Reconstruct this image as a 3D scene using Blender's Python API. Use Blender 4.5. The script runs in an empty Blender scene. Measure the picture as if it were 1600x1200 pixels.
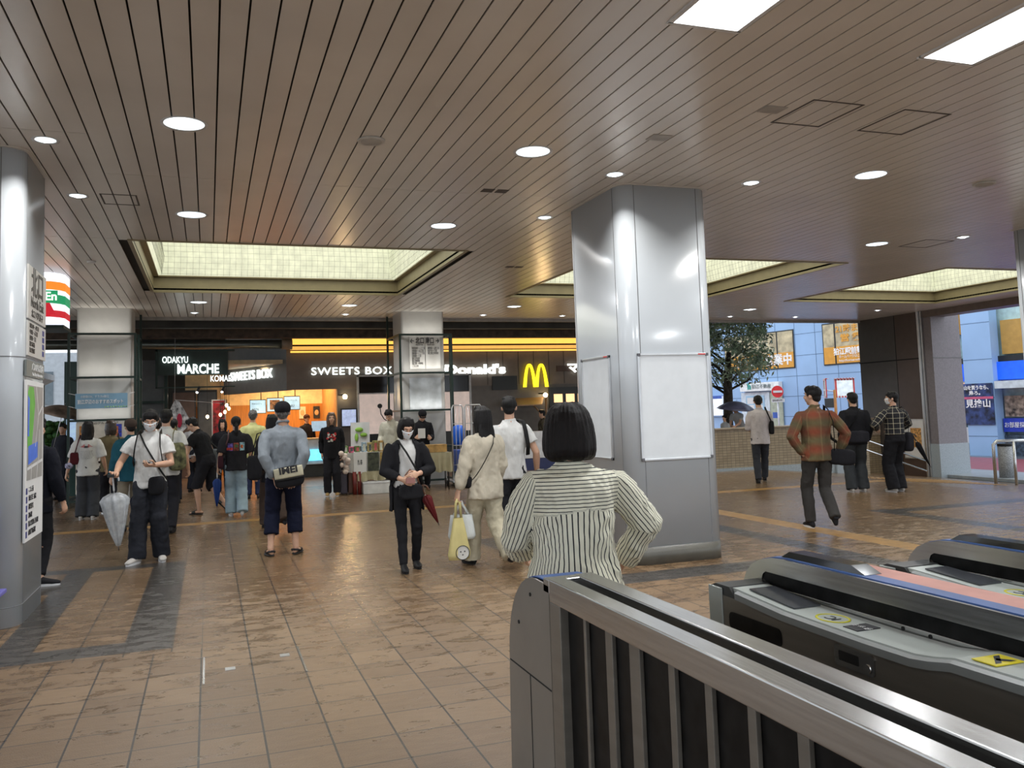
import bpy, bmesh, math, random
import numpy as np
from mathutils import Vector, Matrix, noise, Euler
from mathutils.bvhtree import BVHTree
random.seed(7)
SC = bpy.context.scene
COL = SC.collection
R = math.radians

# ------------------------------------------------------------------ camera
F_PX, CX, CY = 1323.67, 777.68, 539.46          # focal length and optical centre for a 1600x1200 frame
YAW, PITCH, ROLL = R(18.943), R(4.449), R(-1.835)
cam_d = bpy.data.cameras.new('camera')
cam = bpy.data.objects.new('camera', cam_d); COL.objects.link(cam)
cam_d.sensor_fit = 'HORIZONTAL'; cam_d.sensor_width = 36.0
cam_d.lens = F_PX * 36.0 / 1600.0
cam_d.shift_x = (800 - CX) / 1600.0
cam_d.shift_y = -(600 - CY) / 1600.0
cam_d.clip_start = 0.05; cam_d.clip_end = 300
cy_, sy_ = math.cos(YAW), math.sin(YAW); cp_, sp_ = math.cos(PITCH), math.sin(PITCH); cr_, sr_ = math.cos(ROLL), math.sin(ROLL)
_base = Matrix(((1,0,0),(0,0,-1),(0,1,0)))
_Ry = Matrix(((cy_,-sy_,0),(sy_,cy_,0),(0,0,1)))
_Rp = Matrix(((1,0,0),(0,cp_,sp_),(0,-sp_,cp_)))
_Rr = Matrix(((cr_,-sr_,0),(sr_,cr_,0),(0,0,1)))
_M = _Rr @ _Rp @ _base @ _Ry
right, down, fwd = Vector(_M[0]), Vector(_M[1]), Vector(_M[2])
mw = Matrix((right, -down, -fwd)).transposed().to_4x4()
mw.translation = Vector((0, 0, 1.53))
cam.matrix_world = mw
SC.camera = cam

# ------------------------------------------------------------------ world (overcast daylight), exposure
SC.view_settings.view_transform = 'Standard'
SC.view_settings.look = 'None'
SC.view_settings.gamma = 1
SC.view_settings.use_curve_mapping = False
SC.view_settings.exposure = 0.6
def nt_mr(nt, s):
    k = nt.nodes.new('ShaderNodeMapRange'); k.inputs['From Min'].default_value = -1; nt.links.new(s, k.inputs[0]); return k.outputs[0]
w = bpy.data.worlds.new('overcast_sky'); SC.world = w; w.use_nodes = True
nt = w.node_tree; nt.nodes.clear()
out = nt.nodes.new('ShaderNodeOutputWorld'); bg = nt.nodes.new('ShaderNodeBackground')
tc = nt.nodes.new('ShaderNodeTexCoord'); sep = nt.nodes.new('ShaderNodeSeparateXYZ'); rmp = nt.nodes.new('ShaderNodeValToRGB')
nt.links.new(tc.outputs['Generated'], sep.inputs[0]); nt.links.new(nt_mr(nt, sep.outputs['Z']), rmp.inputs[0])
rmp.color_ramp.elements[0].position = 0.46; rmp.color_ramp.elements[0].color = (0.30, 0.29, 0.28, 1)
e_ = rmp.color_ramp.elements.new(0.51); e_.color = (0.62, 0.68, 0.75, 1)
rmp.color_ramp.elements[-1].position = 0.8; rmp.color_ramp.elements[-1].color = (0.86, 0.92, 1.0, 1)
nt.links.new(rmp.outputs[0], bg.inputs[0]); bg.inputs[1].default_value = 1.5
nt.links.new(bg.outputs[0], out.inputs[0])

# ------------------------------------------------------------------ large area lights (fittings modelled below, none for the fill behind the camera)
def area_light(name, loc, size, power, color, rot=(0,0,0), sy=None, shape='SQUARE', spread=180):
    d = bpy.data.lights.new(name, 'AREA'); d.energy = power; d.color = color; d.size = size
    d.shape = shape
    if sy: d.shape = 'RECTANGLE'; d.size_y = sy
    d.spread = R(spread)
    o = bpy.data.objects.new(name, d); COL.objects.link(o); o.location = loc; o.rotation_euler = rot
    return o
CEIL = 3.75
SKY = [(-0.87, 3.35, 11.07, 15.42), (5.55, 9.80, 11.07, 15.42), (12.1, 16.3, 11.2, 15.5)]   # light wells x0,x1,y0,y1
for i, (x0, x1, y0, y1) in enumerate(SKY):
    area_light('well_light', ((x0+x1)/2, (y0+y1)/2, 4.695), x1-x0-0.5, 34, (1.0, 0.98, 0.84), sy=y1-y0-0.5)
PANELS = [(2.55, 3.0, 3.3, 4.15), (4.42, 4.85, 3.3, 4.17), (6.3, 6.75, 3.3, 4.17), (0.2, .65, -2.2, -1.3), (3.2, 3.65, -2.2, -1.3), (6.3, 6.75, -1.2, -.3)]  # last three are unseen fill lights added behind the camera
for x0, x1, y0, y1 in PANELS:
    area_light('panel_light', ((x0+x1)/2, (y0+y1)/2, CEIL-0.03), x1-x0, 30, (0.93, 0.97, 1.0), sy=y1-y0)
BIG = [(-.16, 6.6), (-.16, 9.57), (2.66, 6.65), (2.66, 9.6), (6.24, 6.6), (9.1, 9.6), (-.16, 16.75), (2.7, 17.0), (6.2, 16.9), (9.2,16.9), (12.2,17.0),(12.2,9.6)]
SMALL = [(-1.19, 7.23), (-1.19, 8.97), (3.69, 7.14), (3.70, 8.96), (5.21, 7.12), (5.21, 8.96), (10.0, 7.1), (10.0, 8.95), (-.26, 18.4), (2.85, 18.5), (6.0, 18.45), (8.0, 18.5), (12.6,18.4), (14.6,18.4), (15.9,16.9)]
for x, y in BIG:
    area_light('downlight_lamp', (x, y, CEIL-0.02), 0.22, 24, (0.97, 0.98, 1.0), shape='DISK', spread=150)
for x, y in SMALL:
    area_light('spot_lamp', (x, y, CEIL-0.02), 0.10, 6, (1.0, 0.97, 0.93), shape='DISK', spread=120)

# ------------------------------------------------------------------ materials
MATS = {}
def mat(name, col=(0.5,0.5,0.5), rough=0.6, metal=0.0, emit=None, es=0.0, var=0.08, scale=6.0, bump=0.0, bscale=60.0, alpha=1.0, trans=0.0, coat=0.0, sheen=0.0, spec=0.5, stretch=(1,1,1), rvar=0.0):
    if name in MATS: return MATS[name]
    m = bpy.data.materials.new(name); m.use_nodes = True; MATS[name] = m
    n = m.node_tree; b = n.nodes['Principled BSDF']
    b.inputs['Roughness'].default_value = rough; b.inputs['Metallic'].default_value = metal
    b.inputs['Specular IOR Level'].default_value = spec
    tcn = n.nodes.new('ShaderNodeTexCoord'); mp = n.nodes.new('ShaderNodeMapping'); mp.inputs['Scale'].default_value = stretch
    n.links.new(tcn.outputs['Object'], mp.inputs[0])
    nz = n.nodes.new('ShaderNodeTexNoise'); nz.inputs['Scale'].default_value = scale; nz.inputs['Detail'].default_value = 4
    n.links.new(mp.outputs[0], nz.inputs['Vector'])
    cr = n.nodes.new('ShaderNodeValToRGB')
    lo = tuple(max(0, c*(1-var*2)) for c in col); hi = tuple(min(1, c*(1+var*2)) for c in col)
    cr.color_ramp.elements[0].color = (*lo, 1); cr.color_ramp.elements[1].color = (*hi, 1)
    cr.color_ramp.elements[0].position = .3; cr.color_ramp.elements[1].position = .7
    n.links.new(nz.outputs['Fac'], cr.inputs[0]); n.links.new(cr.outputs[0], b.inputs['Base Color'])
    if rvar > 0:
        mr = n.nodes.new('ShaderNodeMapRange'); mr.inputs['To Min'].default_value = max(0, rough-rvar); mr.inputs['To Max'].default_value = min(1, rough+rvar)
        n.links.new(nz.outputs['Fac'], mr.inputs[0]); n.links.new(mr.outputs[0], b.inputs['Roughness'])
    if bump > 0:
        n2 = n.nodes.new('ShaderNodeTexNoise'); n2.inputs['Scale'].default_value = bscale; n2.inputs['Detail'].default_value = 3
        n.links.new(mp.outputs[0], n2.inputs['Vector'])
        bp = n.nodes.new('ShaderNodeBump'); bp.inputs['Strength'].default_value = bump; bp.inputs['Distance'].default_value = 0.01
        n.links.new(n2.outputs['Fac'], bp.inputs['Height']); n.links.new(bp.outputs[0], b.inputs['Normal'])
    if emit: b.inputs['Emission Color'].default_value = (*emit, 1); b.inputs['Emission Strength'].default_value = es
    if alpha < 1: b.inputs['Alpha'].default_value = alpha
    if trans > 0: b.inputs['Transmission Weight'].default_value = trans; b.inputs['IOR'].default_value = 1.05
    if coat > 0: b.inputs['Coat Weight'].default_value = coat; b.inputs['Coat Roughness'].default_value = 0.1
    if sheen > 0: b.inputs['Sheen Weight'].default_value = sheen
    return m
def hexc(h):
    h = h.lstrip('#'); v = [int(h[i:i+2], 16)/255 for i in (0,2,4)]
    return tuple(c/12.92 if c <= .04045 else ((c+.055)/1.055)**2.4 for c in v)
def nodes_of(m): return m.node_tree.nodes, m.node_tree.links, m.node_tree.nodes['Principled BSDF']
def nmath(n, l, op, a, b=None, c=None):
    k = n.new('ShaderNodeMath'); k.operation = op
    for i, v in enumerate((a, b, c)):
        if v is None: continue
        if hasattr(v, 'is_output') or isinstance(v, bpy.types.NodeSocket): l.new(v, k.inputs[i])
        else: k.inputs[i].default_value = v
    return k.outputs[0]
def nmix(n, l, f, a, b):
    k = n.new('ShaderNodeMix'); k.data_type = 'RGBA'
    for s, v in ((k.inputs[0], f), (k.inputs[6], a), (k.inputs[7], b)):
        if isinstance(v, bpy.types.NodeSocket): l.new(v, s)
        elif isinstance(v, tuple): s.default_value = (*v, 1)
        else: s.default_value = v
    return k.outputs[2]

def tile_mat(name, c1, c2, ox, oy, wet=0.6, tw=.3, tl=.3, joint=(.035,.028,.022)):
    m = bpy.data.materials.new(name); m.use_nodes = True; n, l, b = nodes_of(m)
    tcn = n.new('ShaderNodeTexCoord'); sp = n.new('ShaderNodeSeparateXYZ'); l.new(tcn.outputs['Object'], sp.inputs[0])
    fx = nmath(n,l,'FRACT', nmath(n,l,'DIVIDE', nmath(n,l,'SUBTRACT', sp.outputs[0], ox), tw))
    fy = nmath(n,l,'FRACT', nmath(n,l,'DIVIDE', nmath(n,l,'SUBTRACT', sp.outputs[1], oy), tl))
    ex = nmath(n,l,'ABSOLUTE', nmath(n,l,'SUBTRACT', fx, .5)); ey = nmath(n,l,'ABSOLUTE', nmath(n,l,'SUBTRACT', fy, .5))
    jx = nmath(n,l,'GREATER_THAN', ex, .5-.0050/tw); jy = nmath(n,l,'GREATER_THAN', ey, .5-.0050/tl)
    # one random tone per tile
    ix = nmath(n,l,'FLOOR', nmath(n,l,'DIVIDE', nmath(n,l,'SUBTRACT', sp.outputs[0], ox), tw))
    iy = nmath(n,l,'FLOOR', nmath(n,l,'DIVIDE', nmath(n,l,'SUBTRACT', sp.outputs[1], oy), tl))
    cb = n.new('ShaderNodeCombineXYZ'); l.new(ix, cb.inputs[0]); l.new(iy, cb.inputs[1])
    wn = n.new('ShaderNodeTexWhiteNoise'); wn.noise_dimensions = '2D'; l.new(cb.outputs[0], wn.inputs['Vector'])
    mp = n.new('ShaderNodeMapping'); mp.inputs['Scale'].default_value = (3, 9, 1); l.new(tcn.outputs['Object'], mp.inputs[0])
    nz = n.new('ShaderNodeTexNoise'); nz.inputs['Scale'].default_value = 2.4; nz.inputs['Detail'].default_value = 6; nz.inputs['Roughness'].default_value = .7; l.new(mp.outputs[0], nz.inputs['Vector'])
    gr = n.new('ShaderNodeTexNoise'); gr.inputs['Scale'].default_value = 140; gr.inputs['Detail'].default_value = 2; l.new(tcn.outputs['Object'], gr.inputs['Vector'])
    f = nmath(n,l,'ADD', nmath(n,l,'MULTIPLY', nz.outputs['Fac'], .6), nmath(n,l,'MULTIPLY', wn.outputs[0], .35))
    f = nmath(n,l,'ADD', f, nmath(n,l,'MULTIPLY', nmath(n,l,'SUBTRACT', gr.outputs['Fac'], .5), .5))
    colr = nmix(n, l, f, c1, c2)
    # water: streaky film, more of it further out
    mp2 = n.new('ShaderNodeMapping'); mp2.inputs['Scale'].default_value = (2.2, 5.0, 1); l.new(tcn.outputs['Object'], mp2.inputs[0])
    wz = n.new('ShaderNodeTexNoise'); wz.inputs['Scale'].default_value = 2.0; wz.inputs['Detail'].default_value = 8; wz.inputs['Roughness'].default_value = .72; wz.inputs['Distortion'].default_value = .6
    l.new(mp2.outputs[0], wz.inputs['Vector'])
    mr = n.new('ShaderNodeMapRange'); l.new(sp.outputs[1], mr.inputs[0]); mr.inputs['From Min'].default_value = 4.0; mr.inputs['From Max'].default_value = 9.5
    mr.inputs['To Min'].default_value = .575; mr.inputs['To Max'].default_value = .34
    d = nmath(n,l,'SUBTRACT', wz.outputs['Fac'], mr.outputs[0])
    wetm = n.new('ShaderNodeMapRange'); l.new(d, wetm.inputs[0]); wetm.inputs['From Min'].default_value = 0; wetm.inputs['From Max'].default_value = .07
    wetf = nmath(n,l,'MULTIPLY', wetm.outputs[0], wet)
    dk = nmix(n, l, nmath(n,l,'MULTIPLY', wetf, .6), colr, tuple(c*.5 for c in c1))
    jf = nmath(n,l,'MAXIMUM', jx, nmath(n,l,'MULTIPLY', jy, .8))
    fin = nmix(n, l, jf, dk, joint); l.new(fin, b.inputs['Base Color'])
    rr = n.new('ShaderNodeMapRange'); l.new(wetf, rr.inputs[0]); rr.inputs['To Min'].default_value = .42; rr.inputs['To Max'].default_value = .13
    l.new(rr.outputs[0], b.inputs['Roughness'])
    bp = n.new('ShaderNodeBump'); bp.inputs['Strength'].default_value = .35; bp.inputs['Distance'].default_value = .004
    h = nmath(n,l,'SUBTRACT', nmath(n,l,'MULTIPLY', gr.outputs['Fac'], nmath(n,l,'SUBTRACT', 1.0, wetf)), jf)
    h = nmath(n,l,'ADD', h, nmath(n,l,'MULTIPLY', nz.outputs['Fac'], 1.2))
    l.new(h, bp.inputs['Height']); l.new(bp.outputs[0], b.inputs['Normal'])
    b.inputs['Specular IOR Level'].default_value = .6
    return m

# ------------------------------------------------------------------ mesh builder
OFF = {}
def wloc(o): return OFF.get(o.name, Vector((0,0,0))) if o else Vector((0,0,0))
class MB:
    def __init__(s): s.bm = bmesh.new()
    def box(s, x0, x1, y0, y1, z0, z1, bev=0.0, M=None, seg=2):
        c = Vector(((x0+x1)/2, (y0+y1)/2, (z0+z1)/2))
        r = bmesh.ops.create_cube(s.bm, size=1.0)
        vs = r['verts']
        for v in vs: v.co = Vector((v.co.x*(x1-x0), v.co.y*(y1-y0), v.co.z*(z1-z0))) + c
        if bev > 0:
            es = list({e for v in vs for e in v.link_edges})
            rb = bmesh.ops.bevel(s.bm, geom=es, offset=bev, segments=seg, profile=.5, affect='EDGES')
            vs = list({v for f in rb['faces'] for v in f.verts} | {v for v in vs if v.is_valid})
        if M is not None:
            for v in vs: v.co = M @ v.co
        return s
    def rings(s, rings, cap0=True, cap1=True, closed=True, smooth=True):
        V = [[s.bm.verts.new(p) for p in r] for r in rings]
        n = len(V[0])
        for a, b in zip(V[:-1], V[1:]):
            for i in range(n if closed else n-1):
                j = (i+1) % n
                try: f = s.bm.faces.new((a[i], a[j], b[j], b[i])); f.smooth = smooth
                except ValueError: pass
        if cap0 and closed: s.bm.faces.new(list(reversed(V[0])))
        if cap1 and closed: s.bm.faces.new(V[-1])
        return s
    def tube(s, pts, rad, n=10, cap=True, flat=1.0, ref=None, roundcap=False):
        pts = [Vector(p) for p in pts]
        if not isinstance(rad, (list, tuple)): rad = [rad]*len(pts)
        rings = []; prev = None
        for i, p in enumerate(pts):
            if i == 0: t = pts[1]-p
            elif i == len(pts)-1: t = p-pts[i-1]
            else: t = (pts[i+1]-p).normalized()+(p-pts[i-1]).normalized()
            t = t.normalized() if t.length > 1e-9 else Vector((0,0,1))
            if prev is None:
                u = Vector(ref) if ref is not None else (Vector((1,0,0)) if abs(t.x) < .9 else Vector((0,1,0)))
            else: u = prev
            u = (u - t*u.dot(t)); u = u.normalized() if u.length > 1e-6 else t.orthogonal().normalized()
            v = t.cross(u); prev = u
            r = rad[i]; rx, ry = (r if isinstance(r, (list, tuple)) else (r, r*flat))
            rings.append([p + u*rx*math.cos(2*math.pi*k/n) + v*ry*math.sin(2*math.pi*k/n) for k in range(n)])
            if roundcap and i == 0:
                for kk in (2, 1):
                    a = kk*math.pi/6
                    rings.insert(0, [p - t*min(rx,ry)*math.sin(a) + u*rx*math.cos(a)*math.cos(2*math.pi*k/n) + v*ry*math.cos(a)*math.sin(2*math.pi*k/n) for k in range(n)])
                if kk == 1: rings[0], rings[1] = rings[1], rings[0]
            if roundcap and i == len(pts)-1:
                for kk in (1, 2):
                    a = kk*math.pi/6
                    rings.append([p + t*min(rx,ry)*math.sin(a) + u*rx*math.cos(a)*math.cos(2*math.pi*k/n) + v*ry*math.cos(a)*math.sin(2*math.pi*k/n) for k in range(n)])
        return s.rings(rings, cap, cap)
    def ell(s, c, r, n=16, m=10, M=None, e=1.0, e2=1.0):
        def sp(v, p): return math.copysign(abs(v)**p, v)
        c = Vector(c); rings = []
        for i in range(1, m):
            a = -math.pi/2 + math.pi*i/m
            ring = []
            for k in range(n):
                b = 2*math.pi*k/n
                q = Vector((r[0]*sp(math.cos(a), e)*sp(math.cos(b), e2), r[1]*sp(math.cos(a), e)*sp(math.sin(b), e2), r[2]*sp(math.sin(a), e)))
                if M is not None: q = M @ q
                ring.append(c+q)
            rings.append(ring)
        bot = Vector((0,0,-r[2])); top = Vector((0,0,r[2]))
        if M is not None: bot = M @ bot; top = M @ top
        V = [[s.bm.verts.new(p) for p in rr] for rr in rings]
        vb = s.bm.verts.new(c+bot); vt = s.bm.verts.new(c+top)
        for a, b in zip(V[:-1], V[1:]):
            for i in range(n):
                f = s.bm.faces.new((a[i], a[(i+1)%n], b[(i+1)%n], b[i])); f.smooth = True
        for i in range(n):
            f = s.bm.faces.new((vb, V[0][(i+1)%n], V[0][i])); f.smooth = True
            f = s.bm.faces.new((vt, V[-1][i], V[-1][(i+1)%n])); f.smooth = True
        return s
    def cyl(s, c, r, h, n=24, r2=None, axis='z', smooth=True):
        c = Vector(c); r2 = r if r2 is None else r2
        def P(a, rr, t):
            x, y = rr*math.cos(a), rr*math.sin(a)
            return c + {'z': Vector((x, y, t)), 'y': Vector((x, -t if False else t, y)), 'x': Vector((t, x, y))}[axis]
        r0 = [P(2*math.pi*k/n, r, 0) for k in range(n)]; r1 = [P(2*math.pi*k/n, r2, h) for k in range(n)]
        s.rings([r0, r1], smooth=smooth)
        return s
    def prism(s, poly, z0, z1, plane='xy', off=0):
        def P(p, t):
            if plane == 'xy': return Vector((p[0], p[1], t))
            if plane == 'xz': return Vector((p[0], t, p[1]))
            return Vector((t, p[0], p[1]))
        s.rings([[P(p, z0) for p in poly], [P(p, z1) for p in poly]], smooth=False)
        return s
    def quad(s, *pts):
        s.bm.faces.new([s.bm.verts.new(p) for p in pts]); return s
    def build(s, name, m, parent=None, world=True, smooth=None, recalc=True, mats=None):
        if recalc: bmesh.ops.recalc_face_normals(s.bm, faces=s.bm.faces)
        if smooth is not None:
            for f in s.bm.faces: f.smooth = smooth
        off = wloc(parent) if (parent and world) else Vector((0,0,0))
        if off.length > 0: bmesh.ops.translate(s.bm, verts=s.bm.verts, vec=-off)
        me = bpy.data.meshes.new(name); s.bm.to_mesh(me); s.bm.free()
        for mm in (mats or [m]): me.materials.append(mm)
        o = bpy.data.objects.new(name, me); COL.objects.link(o)
        if parent: o.parent = parent; OFF[o.name] = Vector(off)
        return o
def tag(o, label, cat=None, group=None, kind=None):
    if label: o['label'] = label
    if cat: o['category'] = cat
    if group: o['group'] = group
    if kind: o['kind'] = kind
    return o
def thing(name, loc, label, cat, group=None, rz=0.0):
    o = bpy.data.objects.new(name, None); COL.objects.link(o); o.location = loc; o.rotation_euler = (0,0,rz)
    o.empty_display_size = .1; OFF[o.name] = Vector(loc)
    return tag(o, label, cat, group)
def struct(o): o['kind'] = 'structure'; return o
def centre_origin(o):
    vs = [v.co for v in o.data.vertices]
    c = sum(vs, Vector())/len(vs); c.z = min(v.z for v in vs)
    o.data.transform(Matrix.Translation(-c)); o.location = o.location + c
    return o
def copy_tree(o, parent=None):
    c = o.copy(); COL.objects.link(c)
    if parent: c.parent = parent
    OFF[c.name] = OFF.get(o.name, Vector())
    for ch in list(o.children): copy_tree(ch, c)
    return c
def text_mesh(txt, size, depth, bold=0.0, align='CENTER', spacing=1.0):
    cu = bpy.data.curves.new('t', 'FONT'); cu.body = txt; cu.size = size; cu.extrude = depth/2
    cu.align_x = align; cu.align_y = 'CENTER'; cu.offset = bold; cu.space_character = spacing; cu.resolution_u = 3
    o = bpy.data.objects.new('t', cu); COL.objects.link(o)
    bpy.context.view_layer.update()
    dg = bpy.context.evaluated_depsgraph_get()
    me = bpy.data.meshes.new_from_object(o.evaluated_get(dg))
    bpy.data.objects.remove(o); bpy.data.curves.remove(cu)
    return me
def text(txt, size, pos, m, parent=None, face='-y', depth=.01, bold=0.0, align='CENTER', name='lettering', sx=1.0, width=None, spacing=1.0, rotz=None, cat=None):
    """lettering standing upright at pos; face tells which way it reads"""
    me = text_mesh(txt, size, depth, bold, align, spacing)
    if width:
        xs = [v.co.x for v in me.vertices]; wd = max(xs)-min(xs)
        if wd > 0: sx = width/wd
    rz = rotz if rotz is not None else {'-y': 0, '+x': R(90), '-x': R(-90), '+y': R(180)}[face]
    M = Matrix.Translation(Vector(pos) - (wloc(parent) if parent else Vector())) @ Matrix.Rotation(rz, 4, 'Z') @ Matrix.Rotation(R(90), 4, 'X') @ Matrix.Diagonal((sx, 1, 1, 1))
    me.transform(M); me.name = name; me.materials.append(m)
    o = bpy.data.objects.new(name, me); COL.objects.link(o)
    if parent: o.parent = parent; OFF[o.name] = Vector(wloc(parent))
    return o
# ================================================================== common materials
M_white = mat('white_paint', (.62,.63,.64), .45)
M_black = mat('black_steel', (.012,.014,.014), .4)
M_green = mat('dark_green_steel', (.012,.028,.022), .4, metal=.3)
M_steel = mat('brushed_steel', (.56,.56,.55), .24, metal=1.0, var=.05, scale=6, stretch=(20,.6,20), rvar=.05)
M_alu = mat('aluminium', (.62,.63,.64), .32, metal=.9, var=.04)
M_chrome = mat('chrome', (.7,.7,.7), .14, metal=1.0, var=.02)
M_dark = mat('dark_void', (.006,.006,.006), .8)
M_ink = mat('black_ink', (.015,.015,.018), .6)
M_board = mat('whiteboard_face', (.66,.69,.71), .16, var=.02)
M_glow = mat('lamp_white', (.8,.8,.8), .5, emit=(.95,.98,1.0), es=9)
M_letter = mat('lit_white_letters', (.8,.8,.8), .5, emit=(.9,1.0,.97), es=1.3)
M_signw = mat('sign_white', (.60,.59,.56), .35, var=.02)
M_paper = mat('white_paper', (.7,.7,.69), .7, var=.02)
M_red = mat('red_plastic', (.55,.02,.02), .4)
M_blue = mat('blue_plastic', (.03,.09,.42), .35)

# ================================================================== floor
def outside_z(x, y):
    return -0.5*min(1.0, max(0.0, (x-12.0)/5.5))
m_fl = tile_mat('floor_tile_brown', hexc('#5f4933'), hexc('#967c5e'), -.05, .25)
m_fl2 = tile_mat('floor_tile_brown_aisle', hexc('#5c4732'), hexc('#90775b'), -.24, .25)
m_fg = tile_mat('floor_tile_grey', hexc('#35332f'), hexc('#57524e'), -.24, .25)
m_far = tile_mat('floor_tile_outer', hexc('#7a5e4a'), hexc('#a08268'), -.05, .25, wet=.5)
m_ye = mat('tactile_yellow', hexc('#96713a'), .35, var=.15, scale=9, bump=.6, bscale=90)
m_red_asph = mat('red_road_paint', hexc('#8d4a4e'), .4, var=.1)
m_asph = mat('wet_asphalt', hexc('#5a6066'), .3, var=.15, bump=.2)
GREY = [(-.56,-.24,6.3,10.1), (-3.4,-.56,9.86,10.1), (-3.4,-.56,6.3,6.6), (-1.38,-1.14,6.6,9.86), (-3.4,-1.14,8.75,9.25),
        (3.0,3.3,6.5,9.9),(3.3,5.85,6.75,7.15),(5.85,6.15,3.0,9.9),(3.0,5.85,9.6,9.9),(3.0,3.3,9.9,9.9),
        (8.6,8.9,3.0,9.6),(8.9,12.0,9.2,9.5)]
YEL = [(-6,6.6,13.42,13.72), (6.6,8.4,13.42,13.72), (6.72,7.02,-6,13.1), (7.9,12.2,12.75,13.05)]
xs = sorted(set([-8,-.05,30,12,14,17.5,22]+[v for r in GREY+YEL for v in r[:2]]+list(np.arange(12,17.6,.5))))
ys = sorted(set([-6,6.2,19.3,36]+[v for r in GREY+YEL for v in r[2:]]))
bm = bmesh.new(); grid = {}
def gv(x, y):
    k = (round(x,4), round(y,4))
    if k not in grid: grid[k] = bm.verts.new((x, y, outside_z(x, y)))
    return grid[k]
for x0, x1 in zip(xs[:-1], xs[1:]):
    for y0, y1 in zip(ys[:-1], ys[1:]):
        cx, cyy = (x0+x1)/2, (y0+y1)/2
        f = bm.faces.new((gv(x0,y0), gv(x1,y0), gv(x1,y1), gv(x0,y1)))
        i = 0
        if cx < -.05 and cyy > 6.2: i = 1
        if any(a < cx < b and c < cyy < d for a, b, c, d in GREY): i = 2
        if cyy > 17.4: i = 4
        if any(a < cx < b and c < cyy < d for a, b, c, d in YEL): i = 3
        if cx > 17.5: i = 5
        f.material_index = i
bmesh.ops.recalc_face_normals(bm, faces=bm.faces)
me = bpy.data.meshes.new('floor'); bm.to_mesh(me); bm.free()
for m in (m_fl, m_fl2, m_fg, m_ye, m_far, m_asph): me.materials.append(m)
floor = bpy.data.objects.new('floor', me); COL.objects.link(floor); struct(floor)
struct(MB().box(19.5,24.0,8,36,-.499,-.485).build('trim_6', m_red_asph))
# tactile dot mat by the exit
b = MB()
for i in range(19):
    for j in range(9):
        x, y = 12.6+i*.16, 12.95+j*.17+i*.02
        b.cyl((x, y, outside_z(x,y)-.002), .045, .012, n=6)
tag(b.build('tactile_paving', m_ye), 'yellow dotted tactile paving in front of the grey granite pillar', 'paving', kind='stuff')
# floor hatch with two finger holes
b = MB(); b.box(-.04,-.028,5.36,5.95,0,.003); b.box(.55,.562,5.36,5.95,0,.003)
h = thing('floor_hatch', (.26,5.65,0), 'tiled floor hatch with steel edge strips in the near floor', 'hatch')
b.build('edge_strip', M_steel, h)
for x, y in ((.12,5.62),(.46,5.78)):
    q = MB().box(x-.03,x+.03,y-.03,y+.03,0,.004).build('hatch_handle', M_alu, h)

# ================================================================== ceiling: real slats with joints and light wells
m_ceil = mat('ceiling_slat', hexc('#d4cfc8'), .26, var=.03, scale=1.2, spec=.6)
PITCHX = .156
b = MB(); x = -.71 - PITCHX*48; cx0, cx1, cy0, cy1 = -8.2, 17.4, -6, 19.2
while x < cx1:
    a, c = x+.006, x+PITCHX-.006
    cuts = [cy0]
    for sx0, sx1, sy0, sy1 in SKY:
        if c > sx0-.01 and a < sx1+.01: cuts += [sy0, sy1]
    cuts.append(cy1)
    for p0, p1 in zip(cuts[::2], cuts[1::2]):
        js = [8.1, 16.35] if x > -.9 else [7.0, 11.0, 16.35]
        if 3.4 < x < 5.3: js.append(7.07)
        js = sorted(j for j in js if p0 < j < p1)
        pp = [p0]+js+[p1]
        for q0, q1 in zip(pp[:-1], pp[1:]):
            b.box(a, c, q0+.003, q1-.003, CEIL, CEIL+.012)
    x += PITCHX
struct(b.build('ceiling', m_ceil))
# backing above slats, cut round the wells
b = MB()
xs = sorted([cx0, cx1]+[v for s in SKY for v in s[:2]]); ys = sorted(set([cy0, cy1]+[v for s in SKY for v in s[2:]]))
for x0, x1 in zip(xs[:-1], xs[1:]):
    for y0, y1 in zip(ys[:-1], ys[1:]):
        mx, my = (x0+x1)/2, (y0+y1)/2
        if any(s[0]-.01 < mx < s[1]+.01 and s[2]-.01 < my < s[3]+.01 for s in SKY): continue
        b.box(x0, x1, y0, y1, CEIL+.03, CEIL+.06)
struct(b.build('trim_1', M_dark))
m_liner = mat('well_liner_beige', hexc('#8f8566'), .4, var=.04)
m_wellw = mat('well_wall_white', (.72,.74,.62), .7, emit=(.97,1.0,.80), es=.16)  # emission stands in for diffused daylight on the white walls
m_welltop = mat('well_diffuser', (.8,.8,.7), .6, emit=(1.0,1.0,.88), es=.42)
m_net = mat('bird_net', (.25,.25,.2), .7)
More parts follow.
